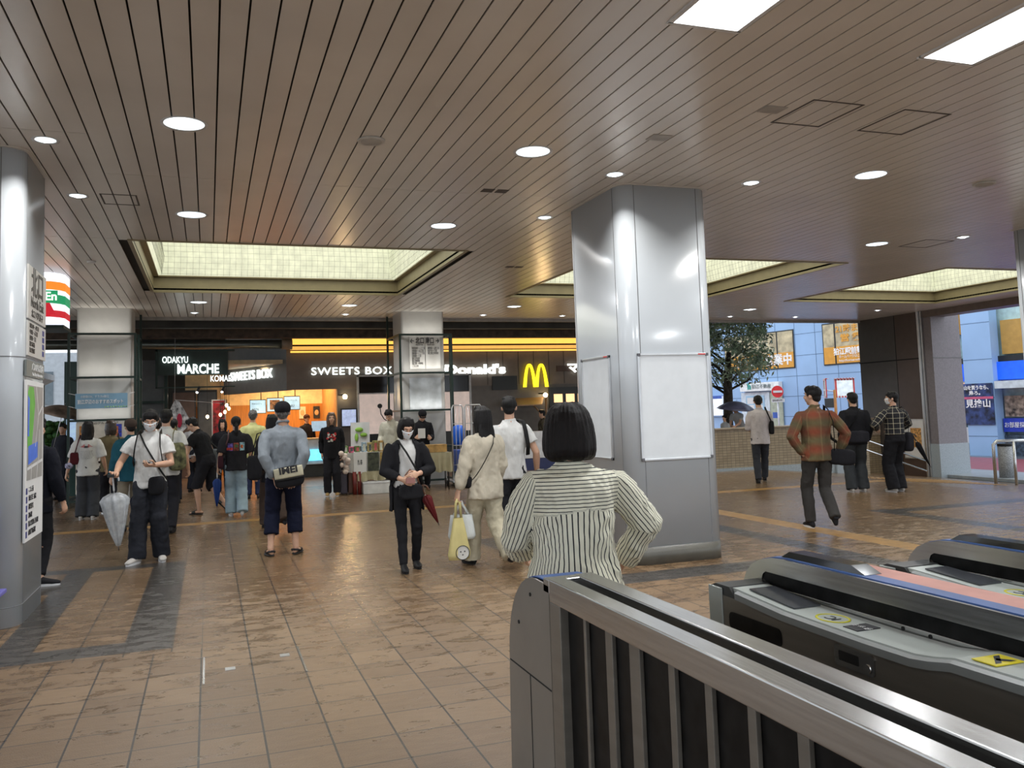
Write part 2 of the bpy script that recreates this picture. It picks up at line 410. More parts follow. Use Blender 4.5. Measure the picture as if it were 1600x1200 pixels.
for i, (x0, x1, y0, y1) in enumerate(SKY):
    b = MB(); t = .05
    for (a, c, d, e) in ((x0-t,x1+t,y0-t,y0), (x0-t,x1+t,y1,y1+t), (x0-t,x0,y0,y1), (x1,x1+t,y0,y1)):
        b.box(a, c, d, e, CEIL-.012, CEIL+.26)
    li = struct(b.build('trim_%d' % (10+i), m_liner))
    b = MB()
    i0, i1, j0, j1 = x0+.28, x1-.28, y0+.28, y1-.28
    # ledge stepping inwards is left open: upper walls stand on the ledge
    for (a, c, d, e) in ((x0,x1,y0,j0-.2), (x0,x1,j1+.2,y1), (x0,i0-.2,y0,y1), (i1+.2,x1,y0,y1)):
        b.box(a, c, d, e, CEIL+.25, CEIL+.27)
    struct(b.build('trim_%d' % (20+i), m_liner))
    b = MB(); a0, a1, b0, b1 = i0-.2, i1+.2, j0-.2, j1+.2
    for (a, c, d, e) in ((a0-.03,a1+.03,b0-.03,b0), (a0-.03,a1+.03,b1,b1+.03), (a0-.03,a0,b0,b1), (a1,a1+.03,b0,b1)):
        b.box(a, c, d, e, CEIL+.27, 4.70)
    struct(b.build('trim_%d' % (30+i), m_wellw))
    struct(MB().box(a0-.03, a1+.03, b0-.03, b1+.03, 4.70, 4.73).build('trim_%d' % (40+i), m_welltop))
    # netting hung round the rim
    b = MB()
    for k in range(int((a1-a0)/.1)):
        xx = a0+.05+k*.1
        b.tube([(xx, b1-.06, 4.02), (xx+.01, b1-.10, 4.3), (xx, b1-.05, 4.62)], .0022, n=3)
    for k in range(int((b1-b0)/.1)):
        yy = b0+.05+k*.1
        b.tube([(a0+.06, yy, 4.02), (a0+.1, yy, 4.3), (a0+.05, yy, 4.62)], .0022, n=3)
        b.tube([(a1-.06, yy, 4.02), (a1-.1, yy, 4.3), (a1-.05, yy, 4.62)], .0022, n=3)
    for k in range(7):
        zz = 4.03+k*.095; dd = .06+.04*math.sin(k/6*math.pi)
        b.tube([(a0+dd, b0+.05, zz), (a0+dd, b1-dd, zz+.01), (a1-dd, b1-dd, zz), (a1-dd, b0+.05, zz)], .0022, n=3)
    n_ = ['left ceiling light well over the shop queue', 'middle ceiling light well beyond the big column', 'right ceiling light well near the exit'][i]
    tag(centre_origin(b.build('bird_net', m_net)), 'fine net hung inside the '+n_, 'net')
# air vent in the first well
v = thing('air_vent', (1.2,12.2,4.66), 'long slatted air vent in the left ceiling light well', 'vent')
b = MB()
for k, (dx, dy) in enumerate(((1.1,.42),(1.0,.34),(.9,.26))):
    z = 4.66-.012*k
    for s in (-1, 1):
        b.box(1.2-dx, 1.2+dx, 12.2+s*dy-.015, 12.2+s*dy+.015, z, z+.03); b.box(1.2+s*dx-.015, 1.2+s*dx+.015, 12.2-dy, 12.2+dy, z, z+.03)
b.build('vent_frame', M_white, v)
MB().box(.4,2.0,12.0,12.4,4.64,4.67).build('vent_grille', mat('vent_shadow',(.2,.2,.18),.6), v)  # plain dark grey plate inside the vent frame

# downlights
m_refl = mat('lamp_reflector', (.75,.78,.8), .2, metal=.6, emit=(.8,.93,1.0), es=1.1, var=.25, scale=45)
LBL_BIG = ['large round downlight at the left front above the boy with the clear umbrella', 'large round downlight just before the left light well', 'large round downlight left of the big column near the camera', 'large round downlight centre, between left and middle light wells', 'large round downlight right of the big column near the camera', 'large round downlight between the big column and the right edge', 'large round downlight over the left far ceiling strip', 'large round downlight just left of the middle far column', 'large round downlight right of the middle far column', 'large round downlight beyond the middle light well', 'large round downlight near the back edge at the right', 'large round downlight hard by the right column']
LBL_SM = ['small bright spot light by the left column nearest the camera', 'small spot light behind the left column', 'small spot light at the front left corner of the big column', 'small spot light at the back left corner of the big column', 'small spot light at the front right corner of the big column', 'small spot light at the back right corner of the big column', 'small spot light front left of the right column', 'small spot light back left of the right column', 'small spot light at the back ceiling edge above the market sign', 'small spot light at the back ceiling edge above the sweets shop', 'small spot light at the back ceiling edge right of the middle far column', 'small spot light at the back ceiling edge above the yellow arched letter', 'small spot light at the back edge above the street tree', 'small spot light at the back edge above the blue building', 'small spot light between the right well and the brown wall']
def downlight(x, y, r, label, big):
    t = thing('downlight' if big else 'spot_light', (x,y,CEIL), label, 'ceiling light', 'large downlights' if big else 'small spot lights')
    b = MB(); n = 40
    prof = [(r,-.001), (r+.022,-.008), (r+.024,-.001)]
    V = [[Vector((x+q[0]*math.cos(2*math.pi*k/n), y+q[0]*math.sin(2*math.pi*k/n), CEIL+q[1])) for k in range(n)] for q in prof]
    b.rings(V, False, False); b.build('trim_ring', M_white, t)
    b = MB(); prof = [(r,-.002), (r*.9,-.004), (r*.5,-.006), (.01,-.007)]
    V = [[Vector((x+q[0]*math.cos(2*math.pi*k/n), y+q[0]*math.sin(2*math.pi*k/n), CEIL+q[1])) for k in range(n)] for q in prof]
    b.rings(V, False, True); b.build('reflector', m_refl, t)
    MB().cyl((x, y, CEIL-.012), r*(.35 if big else .45), .005, n=20).build('lamp', M_glow, t)
for (x, y), lb in zip(BIG, LBL_BIG): downlight(x, y, .145, lb, True)
for (x, y), lb in zip(SMALL, LBL_SM): downlight(x, y, .075, lb, False)
for k, (x, y, lb) in enumerate(((1.26,6.66,'round ceiling speaker between the two near downlights'), (7.72,6.6,'round ceiling speaker at the right near the edge of the picture'))):
    t = thing('ceiling_speaker', (x,y,CEIL), lb, 'speaker')
    MB().cyl((x,y,CEIL-.016), .11, .015, n=32).build('cover', mat('speaker_cover', (.5,.49,.46), .6), t)
    MB().cyl((x,y,CEIL-.019), .085, .005, n=32).build('mesh_disc', mat('speaker_mesh', (.4,.39,.37), .8), t)
PL = ['square LED ceiling panel cut by the top edge of the picture', 'square LED ceiling panel at the top right corner', 'LED ceiling panel over the ticket gates', 'LED ceiling panel behind the camera on the left', 'LED ceiling panel behind the camera', 'LED ceiling panel behind the camera on the right']
m_led = mat('led_panel', (.9,.9,.9), .4, emit=(.95,.98,1.0), es=5)
for k, (x0,x1,y0,y1) in enumerate(PANELS[:3]):
    t = thing('ceiling_light_panel', ((x0+x1)/2,(y0+y1)/2,CEIL), PL[k], 'ceiling light', 'LED ceiling panels')
    b = MB()
    for (a,c,d,e) in ((x0-.02,x1+.02,y0-.02,y0+.01),(x0-.02,x1+.02,y1-.01,y1+.02),(x0-.02,x0+.01,y0,y1),(x1-.01,x1+.02,y0,y1)): b.box(a,c,d,e,CEIL-.012,CEIL+.001)
    b.build('frame', M_white, t); MB().box(x0,x1,y0,y1,CEIL-.008,CEIL-.001).build('diffuser', m_led, t)
m_hl = mat('hatch_line', (.06,.05,.045), .7)
def hatch(x0,x1,y0,y1,lb, name='ceiling_hatch'):
    t = thing(name, ((x0+x1)/2,(y0+y1)/2,CEIL), lb, 'ceiling hatch', None)
    b = MB(); w_ = .008
    for (a,c,d,e) in ((x0-w_,x1+w_,y0-w_,y0+w_),(x0-w_,x1+w_,y1-w_,y1+w_),(x0-w_,x0+w_,y0,y1),(x1-w_,x1+w_,y0,y1)): b.box(a,c,d,e,CEIL-.003,CEIL+.001)
    b.build('hatch_edge', m_hl, t)
hatch(-.98+.0,-.66,8.85,9.25,'small rectangular ceiling hatch behind the left column')
hatch(4.25,4.7,5.0,5.5,'left one of two square ceiling hatches near the big column')
hatch(5.1,5.55,5.0,5.5,'right one of two square ceiling hatches near the big column')
hatch(9.6,10.1,9.2,9.7,'square ceiling hatch near the right column')
for k,(x,y,lb) in enumerate(((4.07,5.25,'small blank ceiling cover plate nearer the LED panel'),(3.55,6.05,'small blank ceiling cover plate left of the big column'))):
    tag(centre_origin(MB().box(x-.09,x+.09,y-.07,y+.07,CEIL-.006,CEIL,.002).build('cover_plate', mat('cover_plate',(.33,.31,.28),.5))), lb, 'cover plate')
for k,(x,y,lb) in enumerate(((2.75,7.95,'pair of small dark square grilles between the downlights'),(4.5,12.2,'small dark grille between left and middle light wells'))):
    t = thing('ceiling_grille', (x,y,CEIL), lb, 'grille')
    for s in (-1,1): MB().box(x+s*.075-.06,x+s*.075+.06,y-.06,y+.06,CEIL-.004,CEIL).build('grille', m_hl, t)
t = thing('smoke_detector', (-1.5,12.6,CEIL), 'small white round smoke detector behind the left column', 'detector')
MB().cyl((-1.5,12.6,CEIL-.03),.05,.03,n=24,r2=.06).build('housing', M_white, t)

# ================================================================== columns
m_col = mat('column_enamel', hexc('#b6bcc1'), .22, var=.015, scale=1.5, spec=.6, coat=.3)
m_seam = mat('panel_joint', (.16,.165,.17), .6)
m_plinth = mat('grey_stone_plinth', hexc('#5a5850'), .35, var=.1, scale=4, bump=.1)
def rrect(x0,x1,y0,y1,r,z,n=8):
    pts = []
    for (cx,cyy,a0) in ((x1-r,y1-r,0),(x0+r,y1-r,90),(x0+r,y0+r,180),(x1-r,y0+r,270)):
        for k in range(n+1):
            a = R(a0+90*k/n); pts.append(Vector((cx+r*math.cos(a), cyy+r*math.sin(a), z)))
    return pts
def big_column(x0,x1,y0,y1,r,label,plinth=True,seamz=None, base_h=.17):
    t = thing('column', ((x0+x1)/2,(y0+y1)/2,0), label, 'column')
    MB().rings([rrect(x0,x1,y0,y1,r,base_h if plinth else 0), rrect(x0,x1,y0,y1,r,CEIL)]).build('shaft', m_col, t)
    if plinth:
        MB().rings([rrect(x0-.004,x1+.004,y0-.004,y1+.004,r,0), rrect(x0-.004,x1+.004,y0-.004,y1+.004,r,base_h)]).build('plinth', m_plinth, t)
    b = MB(); e = .0012; w_ = .004
    for (xx) in (x0+r, x1-r): 
        b.box(xx-w_,xx+w_,y0-e,y0+.01,base_h,CEIL-.01); b.box(xx-w_,xx+w_,y1-.01,y1+e,base_h,CEIL-.01)
    for (yy) in (y0+r, y1-r):
        b.box(x0-e,x0+.01,yy-w_,yy+w_,base_h,CEIL-.01); b.box(x1-.01,x1+e,yy-w_,yy+w_,base_h,CEIL-.01)
    if seamz:
        for z in seamz: b.rings([rrect(x0-e,x1+e,y0-e,y1+e,r,z-.004), rrect(x0-e,x1+e,y0-e,y1+e,r,z+.004)])
    b.build('panel_seam', m_seam, t)
    b = MB(); b.rings([rrect(x0-.03,x1+.03,y0-.03,y1+.03,r,CEIL-.008), rrect(x0-.03,x1+.03,y0-.03,y1+.03,r,CEIL-.001)])
    b.build('ceiling_collar', m_ceil, t)
    return t
big_column(3.87,4.9,7.42,8.72,.16,'big white enamelled column in the middle with two whiteboards')
big_column(-2.45,-1.38,7.46,8.52,.16,'white column at the left edge carrying the exit sign and area map',plinth=False,seamz=[.15,2.08], base_h=.0)
big_column(10.35,11.4,7.46,8.52,.12,'white column at the right edge of the picture')
def whiteboard(c, wv, z0, z1, out_, label):
    """c centre on face, wv half width vector along the face, out_ outward normal"""
    c = Vector(c); wv = Vector(wv); o_ = Vector(out_)
    t = thing('whiteboard', (c.x,c.y,z0), label, 'whiteboard', 'whiteboards on the big column')
    def slab(u0,u1,z_0,z_1,d0,d1):
        p = [c+wv.normalized()*u+o_*d for u in (u0,u1) for d in (d0,d1)]
        xs_=[q.x for q in p]; ys_=[q.y for q in p]
        return (min(xs_),max(xs_),min(ys_),max(ys_),z_0,z_1)
    hw = wv.length
    MB().box(*slab(-hw+.01,hw-.01,z0+.01,z1-.01,.0,.012)).build('board_face', M_board, t)
    b = MB()
    b.box(*slab(-hw,hw,z0,z0+.02,0,.022),.003); b.box(*slab(-hw,hw,z1-.02,z1,0,.022),.003)
    b.box(*slab(-hw,-hw+.02,z0,z1,0,.022),.003); b.box(*slab(hw-.02,hw,z0,z1,0,.022),.003)
    b.build('frame', M_alu, t)
    for u in (-hw,hw-.03):
        for zz in (z0-.002,z1-.028): MB().box(*slab(u,u+.03,zz,zz+.03,0,.026),.004).build('corner_cap', mat('grey_cap',(.1,.1,.11),.4), t)
    b = MB(); b.box(*slab(hw-.12,hw-.035,z1-.016,z1-.004,.02,.0235)); b.build('red_sticker', M_red, t)
whiteboard((4.385,7.419,0),(.40,0,0),1.0,2.05,(0,-1,0),'whiteboard on the front face of the big white column')
whiteboard((3.869,8.1,0),(0,-.34,0),1.0,2.06,(-1,0,0),'whiteboard on the left side face of the big white column')

# left column signs (+x side)
X = -1.379
sg = thing('exit_sign', (X,8.0,2.40), 'white exit sign board on the side of the left column', 'sign')
MB().box(X,X+.012,7.62,8.40,2.40,2.84).build('panel', M_signw, sg)
m_inkb = mat('sign_brown_ink', (.05,.045,.04), .5)
text('北口', .26, (X+.014,8.0,2.70), m_inkb, sg, '+x', .003, .003, width=.5)
text('North Exit', .12, (X+.014,8.0,2.545), m_inkb, sg, '+x', .003, .001, width=.55)
text('北口 북쪽출구', .07, (X+.014,8.0,2.45), m_inkb, sg, '+x', .003, width=.5)
sg = thing('district_sign', (X,8.0,2.08), 'white list sign below the exit sign on the left column', 'sign')
MB().box(X,X+.012,7.62,8.40,2.10,2.38).build('panel', M_signw, sg)
for k, s in enumerate(('和泉本町一~四丁目','中和泉一~五丁目','東野川一丁目','狛江市役所','狛江警察署')):
    text(s, .045, (X+.014,7.68,2.345-.05*k), m_inkb, sg, '+x', .002, align='LEFT')
b = MB()
for k in range(4): b.box(X+.012,X+.0145,8.24,8.32,2.13+k*.06,2.13+k*.06+.045)
b.build('pictogram', mat('navy_ink',(.03,.04,.2),.5), sg)
sg = thing('area_map_sign', (X,7.95,.62), 'tall area map board with green park and blue river on the left column', 'map board')
MB().box(X,X+.014,7.56,8.32,.62,1.90).build('panel', M_paper, sg)
MB().box(X,X+.016,7.56,8.32,1.93,2.06).build('header', mat('header_grey',(.16,.18,.17),.4), sg)
text('バスのりば案内', .075, (X+.018,8.02,2.01), M_paper, sg, '+x', .002, width=.5)
text('Bus Stop Information', .04, (X+.018,8.02,1.955), M_paper, sg, '+x', .002, width=.45)
MB().box(X+.014,X+.016,7.62,8.27,1.10,1.86).build('map_ground', mat('map_grey',(.33,.32,.30),.5), sg)
b = MB(); e=X+.0165
b.quad((e,7.63,1.80),(e,7.63,1.36),(e,7.80,1.36),(e,7.93,1.72),(e,7.86,1.85),(e,7.68,1.85)); b.build('map_park', mat('map_green',(.12,.42,.06),.5), sg)
b = MB(); e=X+.0172
b.quad((e,7.63,1.78),(e,7.63,1.45),(e,7.69,1.45),(e,7.70,1.75)); b.quad((e,7.66,1.37),(e,7.66,1.22),(e,8.05,1.27),(e,8.05,1.40)); b.build('map_river', mat('map_blue',(.06,.17,.7),.5), sg)
b = MB(); e=X+.0178
for p in (((7.62,1.19),(8.27,1.24),.012),((7.78,1.10),(7.80,1.22),.01),((8.02,1.10),(8.06,1.24),.01),((7.95,1.36),(8.08,1.62),.01),((8.08,1.62),(7.97,1.86),.01),((8.08,1.62),(8.25,1.70),.01),((8.10,1.24),(8.12,1.5),.01)):
    (a0,z0),(a1,z1),w_ = p; dy,dz=a1-a0,z1-z0; L=math.hypot(dy,dz); ny,nz=-dz/L*w_,dy/L*w_
    b.quad((e,a0+ny,z0+nz),(e,a1+ny,z1+nz),(e,a1-ny,z1-nz),(e,a0-ny,z0-nz))
b.build('map_road', M_paper, sg)
for k, s in enumerate(('こまえ苑','慈恵 第三病院','都営住宅','調布駅','狛江営業所 渋谷駅','成城学園前駅')):
    text(s, .05, (X+.016,7.70,1.02-.068*k), M_ink, sg, '+x', .002, align='LEFT')
b = MB()
for k in range(6): b.box(X+.014,X+.0165,7.60,7.65,.99-.068*k,1.04-.068*k)
b.build('route_marker', mat('navy_ink'), sg)
# leaflet stand corner at far left
ls = thing('leaflet_stand', (-1.62,7.0,0), 'corner of a blue purple leaflet stand at the left edge', 'leaflet stand')
MB().box(-2.1,-1.43,7.05,7.30,.30,.33,.006).build('tray', mat('violet_plastic',(.16,.15,.5),.4), ls)
b=MB(); b.box(-2.0,-1.6,7.14,7.20,0,.9); b.box(-2.1,-1.55,6.98,7.32,0,.02); b.build('stand', M_green, ls)
b=MB(); b.box(-2.05,-1.555,7.1,7.16,.55,.83); b.build('leaflet', mat('leaflet_print',(.12,.3,.36),.5,var=.6,scale=25), ls)

# ================================================================== brown wall, pillar, tile parapet, stairs rail at right
m_brown = mat('brown_panel', hexc('#4f4038'), .35, var=.04)
m_bgrey = mat('brown_grey_panel', hexc('#4a4440'), .35, var=.04)
m_lgrey = mat('grey_granite_panel', hexc('#7c777c'), .45, var=.06, scale=30)
m_granite = mat('pale_granite', hexc('#9aa4ab'), .35, var=.12, scale=60)
struct(MB().box(17.42,17.9,17.95,19.3,-.6,CEIL).build('wall_right', m_bgrey))
b = MB(); b.box(17.40,17.9,17.12,17.93,-.6,CEIL); struct(b.build('wall_right_brown', m_brown))
b = MB(); b.box(17.415,17.5,17.925,17.97,-.5,CEIL)
b.box(17.395,17.42,17.12,19.3,2.53,2.56)
struct(b.build('trim_50', M_dark))
pl = thing('pillar', (17.9,17.0,-.5), 'grey panelled pillar with pale granite base beside the brown wall', 'pillar')
MB().box(17.42,18.35,16.75,17.1,.35,CEIL).build('shaft', m_lgrey, pl)
MB().box(17.40,18.37,16.73,17.1,-.6,.35).build('base_block', m_granite, pl)
b = MB(); b.box(17.41,18.36,16.742,16.75,2.52,2.54); b.build('panel_seam', m_seam, pl)
b = MB(); b.box(17.36,17.40,17.0,17.12,-.6,CEIL); b.box(17.31,17.335,17.05,17.1,-.6,CEIL); b.build('corner_channel', M_alu, pl)
# bulkhead over the exit
struct(MB().box(17.4,17.9,-6,17.0,3.58,CEIL+.3).build('trim_51', mat('bulkhead',hexc('#6b5f5a'),.4)))
struct(MB().box(-8.2,17.9,19.2,19.24,3.68,CEIL+.3).build('trim_52', mat('edge_fascia',hexc('#9a9690'),.25)))
# parapet
m_ptile = bpy.data.materials.new('beige_wall_tile'); m_ptile.use_nodes=True; n,l,bs=nodes_of(m_ptile)
tcn=n.new('ShaderNodeTexCoord'); mp=n.new('ShaderNodeMapping'); mp.inputs['Rotation'].default_value=(R(90),0,0); l.new(tcn.outputs['Object'],mp.inputs[0])
br=n.new('ShaderNodeTexBrick'); br.offset=0; br.inputs['Scale'].default_value=1; br.inputs['Brick Width'].default_value=.11; br.inputs['Row Height'].default_value=.06; br.inputs['Mortar Size'].default_value=.004
br.inputs['Color1'].default_value=(*hexc('#a08f74'),1); br.inputs['Color2'].default_value=(*hexc('#8f7e64'),1); br.inputs['Mortar'].default_value=(*hexc('#5f5444'),1)
l.new(mp.outputs[0],br.inputs[0]); l.new(br.outputs[0],bs.inputs['Base Color']); bs.inputs['Roughness'].default_value=.45
pw = thing('parapet_wall', (12.8,16.9,-.2), 'low beige tiled parapet wall beyond the white shirt man', 'wall')
MB().box(10.6,15.3,16.85,17.15,-.3,.93).build('wall_body', m_ptile, pw)
MB().box(10.6,15.3,16.80,17.2,.93,.97,.01).build('coping', mat('coping',hexc('#8c7d68'),.4), pw)
MB().box(10.9,14.2,16.76,16.86,-.3,.06).build('kerb', m_granite, pw)
MB().box(14.2,14.65,16.70,16.86,-.3,.22).build('kerb', m_granite, pw)
pw2 = thing('stair_wall', (16.2,18.6,-.2), 'beige tiled stair wall with posters behind the handrail', 'wall')
MB().box(15.0,17.4,18.7,18.9,-.5,.55).build('wall_body', m_ptile, pw2)
MB().box(15.0,17.4,18.68,18.9,.55,1.02).build('upper_band', mat('map_band',hexc('#a89684'),.5,var=.25,scale=14), pw2)
hr = thing('handrail', (15.0,16.5,-.3), 'twin stainless stair handrails sloping down behind the checked shirt woman', 'handrail')
for dz in (0,-.24):
    MB().tube([(14.3,16.5,.68+dz),(14.55,16.5,.68+dz),(16.6,16.4,-.02+dz)],.022,n=10).build('rail', M_chrome, hr)
for x_ in (14.55,15.9):
    MB().tube([(x_,16.5,.66-(x_-14.55)*.34),(x_,16.6,.60-(x_-14.55)*.34),(x_,16.7,.60-(x_-14.55)*.34)],.012,n=8).build('bracket', M_chrome, hr)
    MB().tube([(x_,16.5,.42-(x_-14.55)*.34),(x_,16.6,.36-(x_-14.55)*.34),(x_,16.7,.36-(x_-14.55)*.34)],.012,n=8).build('bracket', M_chrome, hr)
ps = thing('poster_board', (17.37,17.35,-.05), 'framed food poster leaning low on the brown wall', 'poster')
MB().box(17.375,17.40,17.14,17.85,-.05,.98).build('frame', M_alu, ps)
MB().box(17.368,17.376,17.17,17.82,-.02,.95).build('poster_sheet', M_paper, ps)
MB().box(17.364,17.369,17.25,17.6,.25,.75).build('picture', mat('food_picture',hexc('#c8955a'),.5,var=.4,scale=18), ps)
# bollards with rail near exit
bb = thing('barrier_rail', (16.05,13.75,-.4), 'stainless steel pedestrian barrier rail by the red road strip', 'barrier')
MB().tube([(15.9,13.87,-.45),(15.9,13.87,.47),(15.97,13.84,.55),(17.0,13.4,.55)],.035,n=12).build('frame_tube', M_steel, bb)
MB().tube([(16.28,13.7,-.45),(16.28,13.7,.55)],.03,n=12).build('upright', M_steel, bb)
bo = thing('bollard', (17.9,15.3,-.5), 'grey round granite bollard behind the barrier rail', 'bollard')
MB().cyl((17.9,15.3,-.5),.16,.82,n=24).build('post', mat('granite_grey',(.25,.26,.27),.5,var=.3,scale=60), bo)
MB().cyl((17.9,15.3,.32),.163,.06,n=24).build('cap', M_dark, bo)



# ================================================================== ticket gate fence and gate machines
m_side = mat('gate_side_steel', hexc('#7d7870'), .33, metal=.45, var=.05, scale=2, stretch=(1,1,14), rvar=.06)
m_resin = mat('gate_white_resin', hexc('#b9c0bb'), .35, var=.02)
m_resing = mat('gate_grey_lip', hexc('#8d918f'), .4, var=.02)
m_smoke = mat('smoked_acrylic', (.007,.007,.007), .35, var=.3, scale=18, spec=.15)
m_plate = mat('gate_end_plate', hexc('#8b8780'), .38, metal=.5, var=.03)
m_cap = mat('gate_dark_cap', (.035,.037,.038), .35)
m_beltb = mat('belt_blue', hexc('#3f62a0'), .4)
m_beltp = mat('belt_salmon', hexc('#d08f80'), .45)
fe = thing('gate_fence', (1.19,1.9,0), 'stainless double rail fence with dark panels in the right foreground', 'fence')
Y0, Y1 = -.4, 2.75
b = MB(); b.box(1.10,1.165,Y0,Y1,.875,.95,.004); b.build('top_rail', M_steel, fe)
b = MB(); b.box(1.216,1.288,Y0,Y1+.05,.875,.95,.004); b.build('top_rail', M_steel, fe)
MB().box(1.10,1.288,Y1-.002,Y1+.05,.90,.948,.003).build('end_plate', M_steel, fe)
MB().box(1.185,1.2,Y0,Y1,.05,.88).build('inner_web', m_cap, fe)
MB().box(1.10,1.16,2.66,Y1,0,.875,.003).build('end_post', m_side, fe)
yb = 2.53; k = 0
widths = [.018,.045,.06,.03,.03,.03,.035]
for k, yb in enumerate([2.50,2.33,2.17,1.97,1.80,1.63,1.46,1.29,1.12,.95,.78,.61,.44,.27,.1,-.1,-.3]):
    w_ = widths[k % 7]
    MB().box(1.116,1.130,yb-w_/2,yb+w_/2,.03,.875,.002).build('upright', m_side, fe)
MB().box(1.1305,1.136,Y0,2.68,.03,.875).build('dark_panel', m_smoke, fe)
MB().box(1.10,1.16,Y0,2.68,0,.06,.003).build('bottom_rail', m_side, fe)
# end machine body with rounded shoulder
ge = thing('gate_end_cabinet', (1.18,2.97,0), 'grey end cabinet with rounded shoulder at the tip of the fence', 'ticket gate')
prof = [(2.752,0),(2.752,.925)]+[(2.88+.0+.30*math.sin(R(a)), .60+.33*math.cos(R(a))) for a in range(0,91,9)]+[(3.19,.4),(3.20,0)]
MB().prism(prof, 1.10, 1.108, plane='yz').build('side_plate', m_plate, ge)
MB().prism([(y-.004*(i>1),z-.006) for i,(y,z) in enumerate(prof)], 1.108, 1.29, plane='yz').build('body', m_side, ge)
b = MB(); n=10
rr_ = [(2.80+.30*math.sin(R(a))+.08, .60+.335*math.cos(R(a))) for a in range(0,91,9)]
rr_ = [(2.76,.937)]+rr_+[(3.195,.40),(3.203,.02)]
b.rings([[Vector((1.115,y,z)),Vector((1.285,y,z)),Vector((1.285,y-.003,z-.004)),Vector((1.115,y-.003,z-.004))] for y,z in rr_], smooth=False)
b.build('blue_cover', m_beltb, ge)
b = MB(); b.box(1.0985,1.1005,2.755,3.172,.573,.578); b.box(1.0985,1.1005,2.955,2.959,0,.573)
b.build('panel_seam', M_dark, ge)
for y,z in ((2.93,.865),(3.06,.74)): MB().cyl((1.097,y,z),.007,.004,n=12,axis='x').build('screw', M_dark, ge)

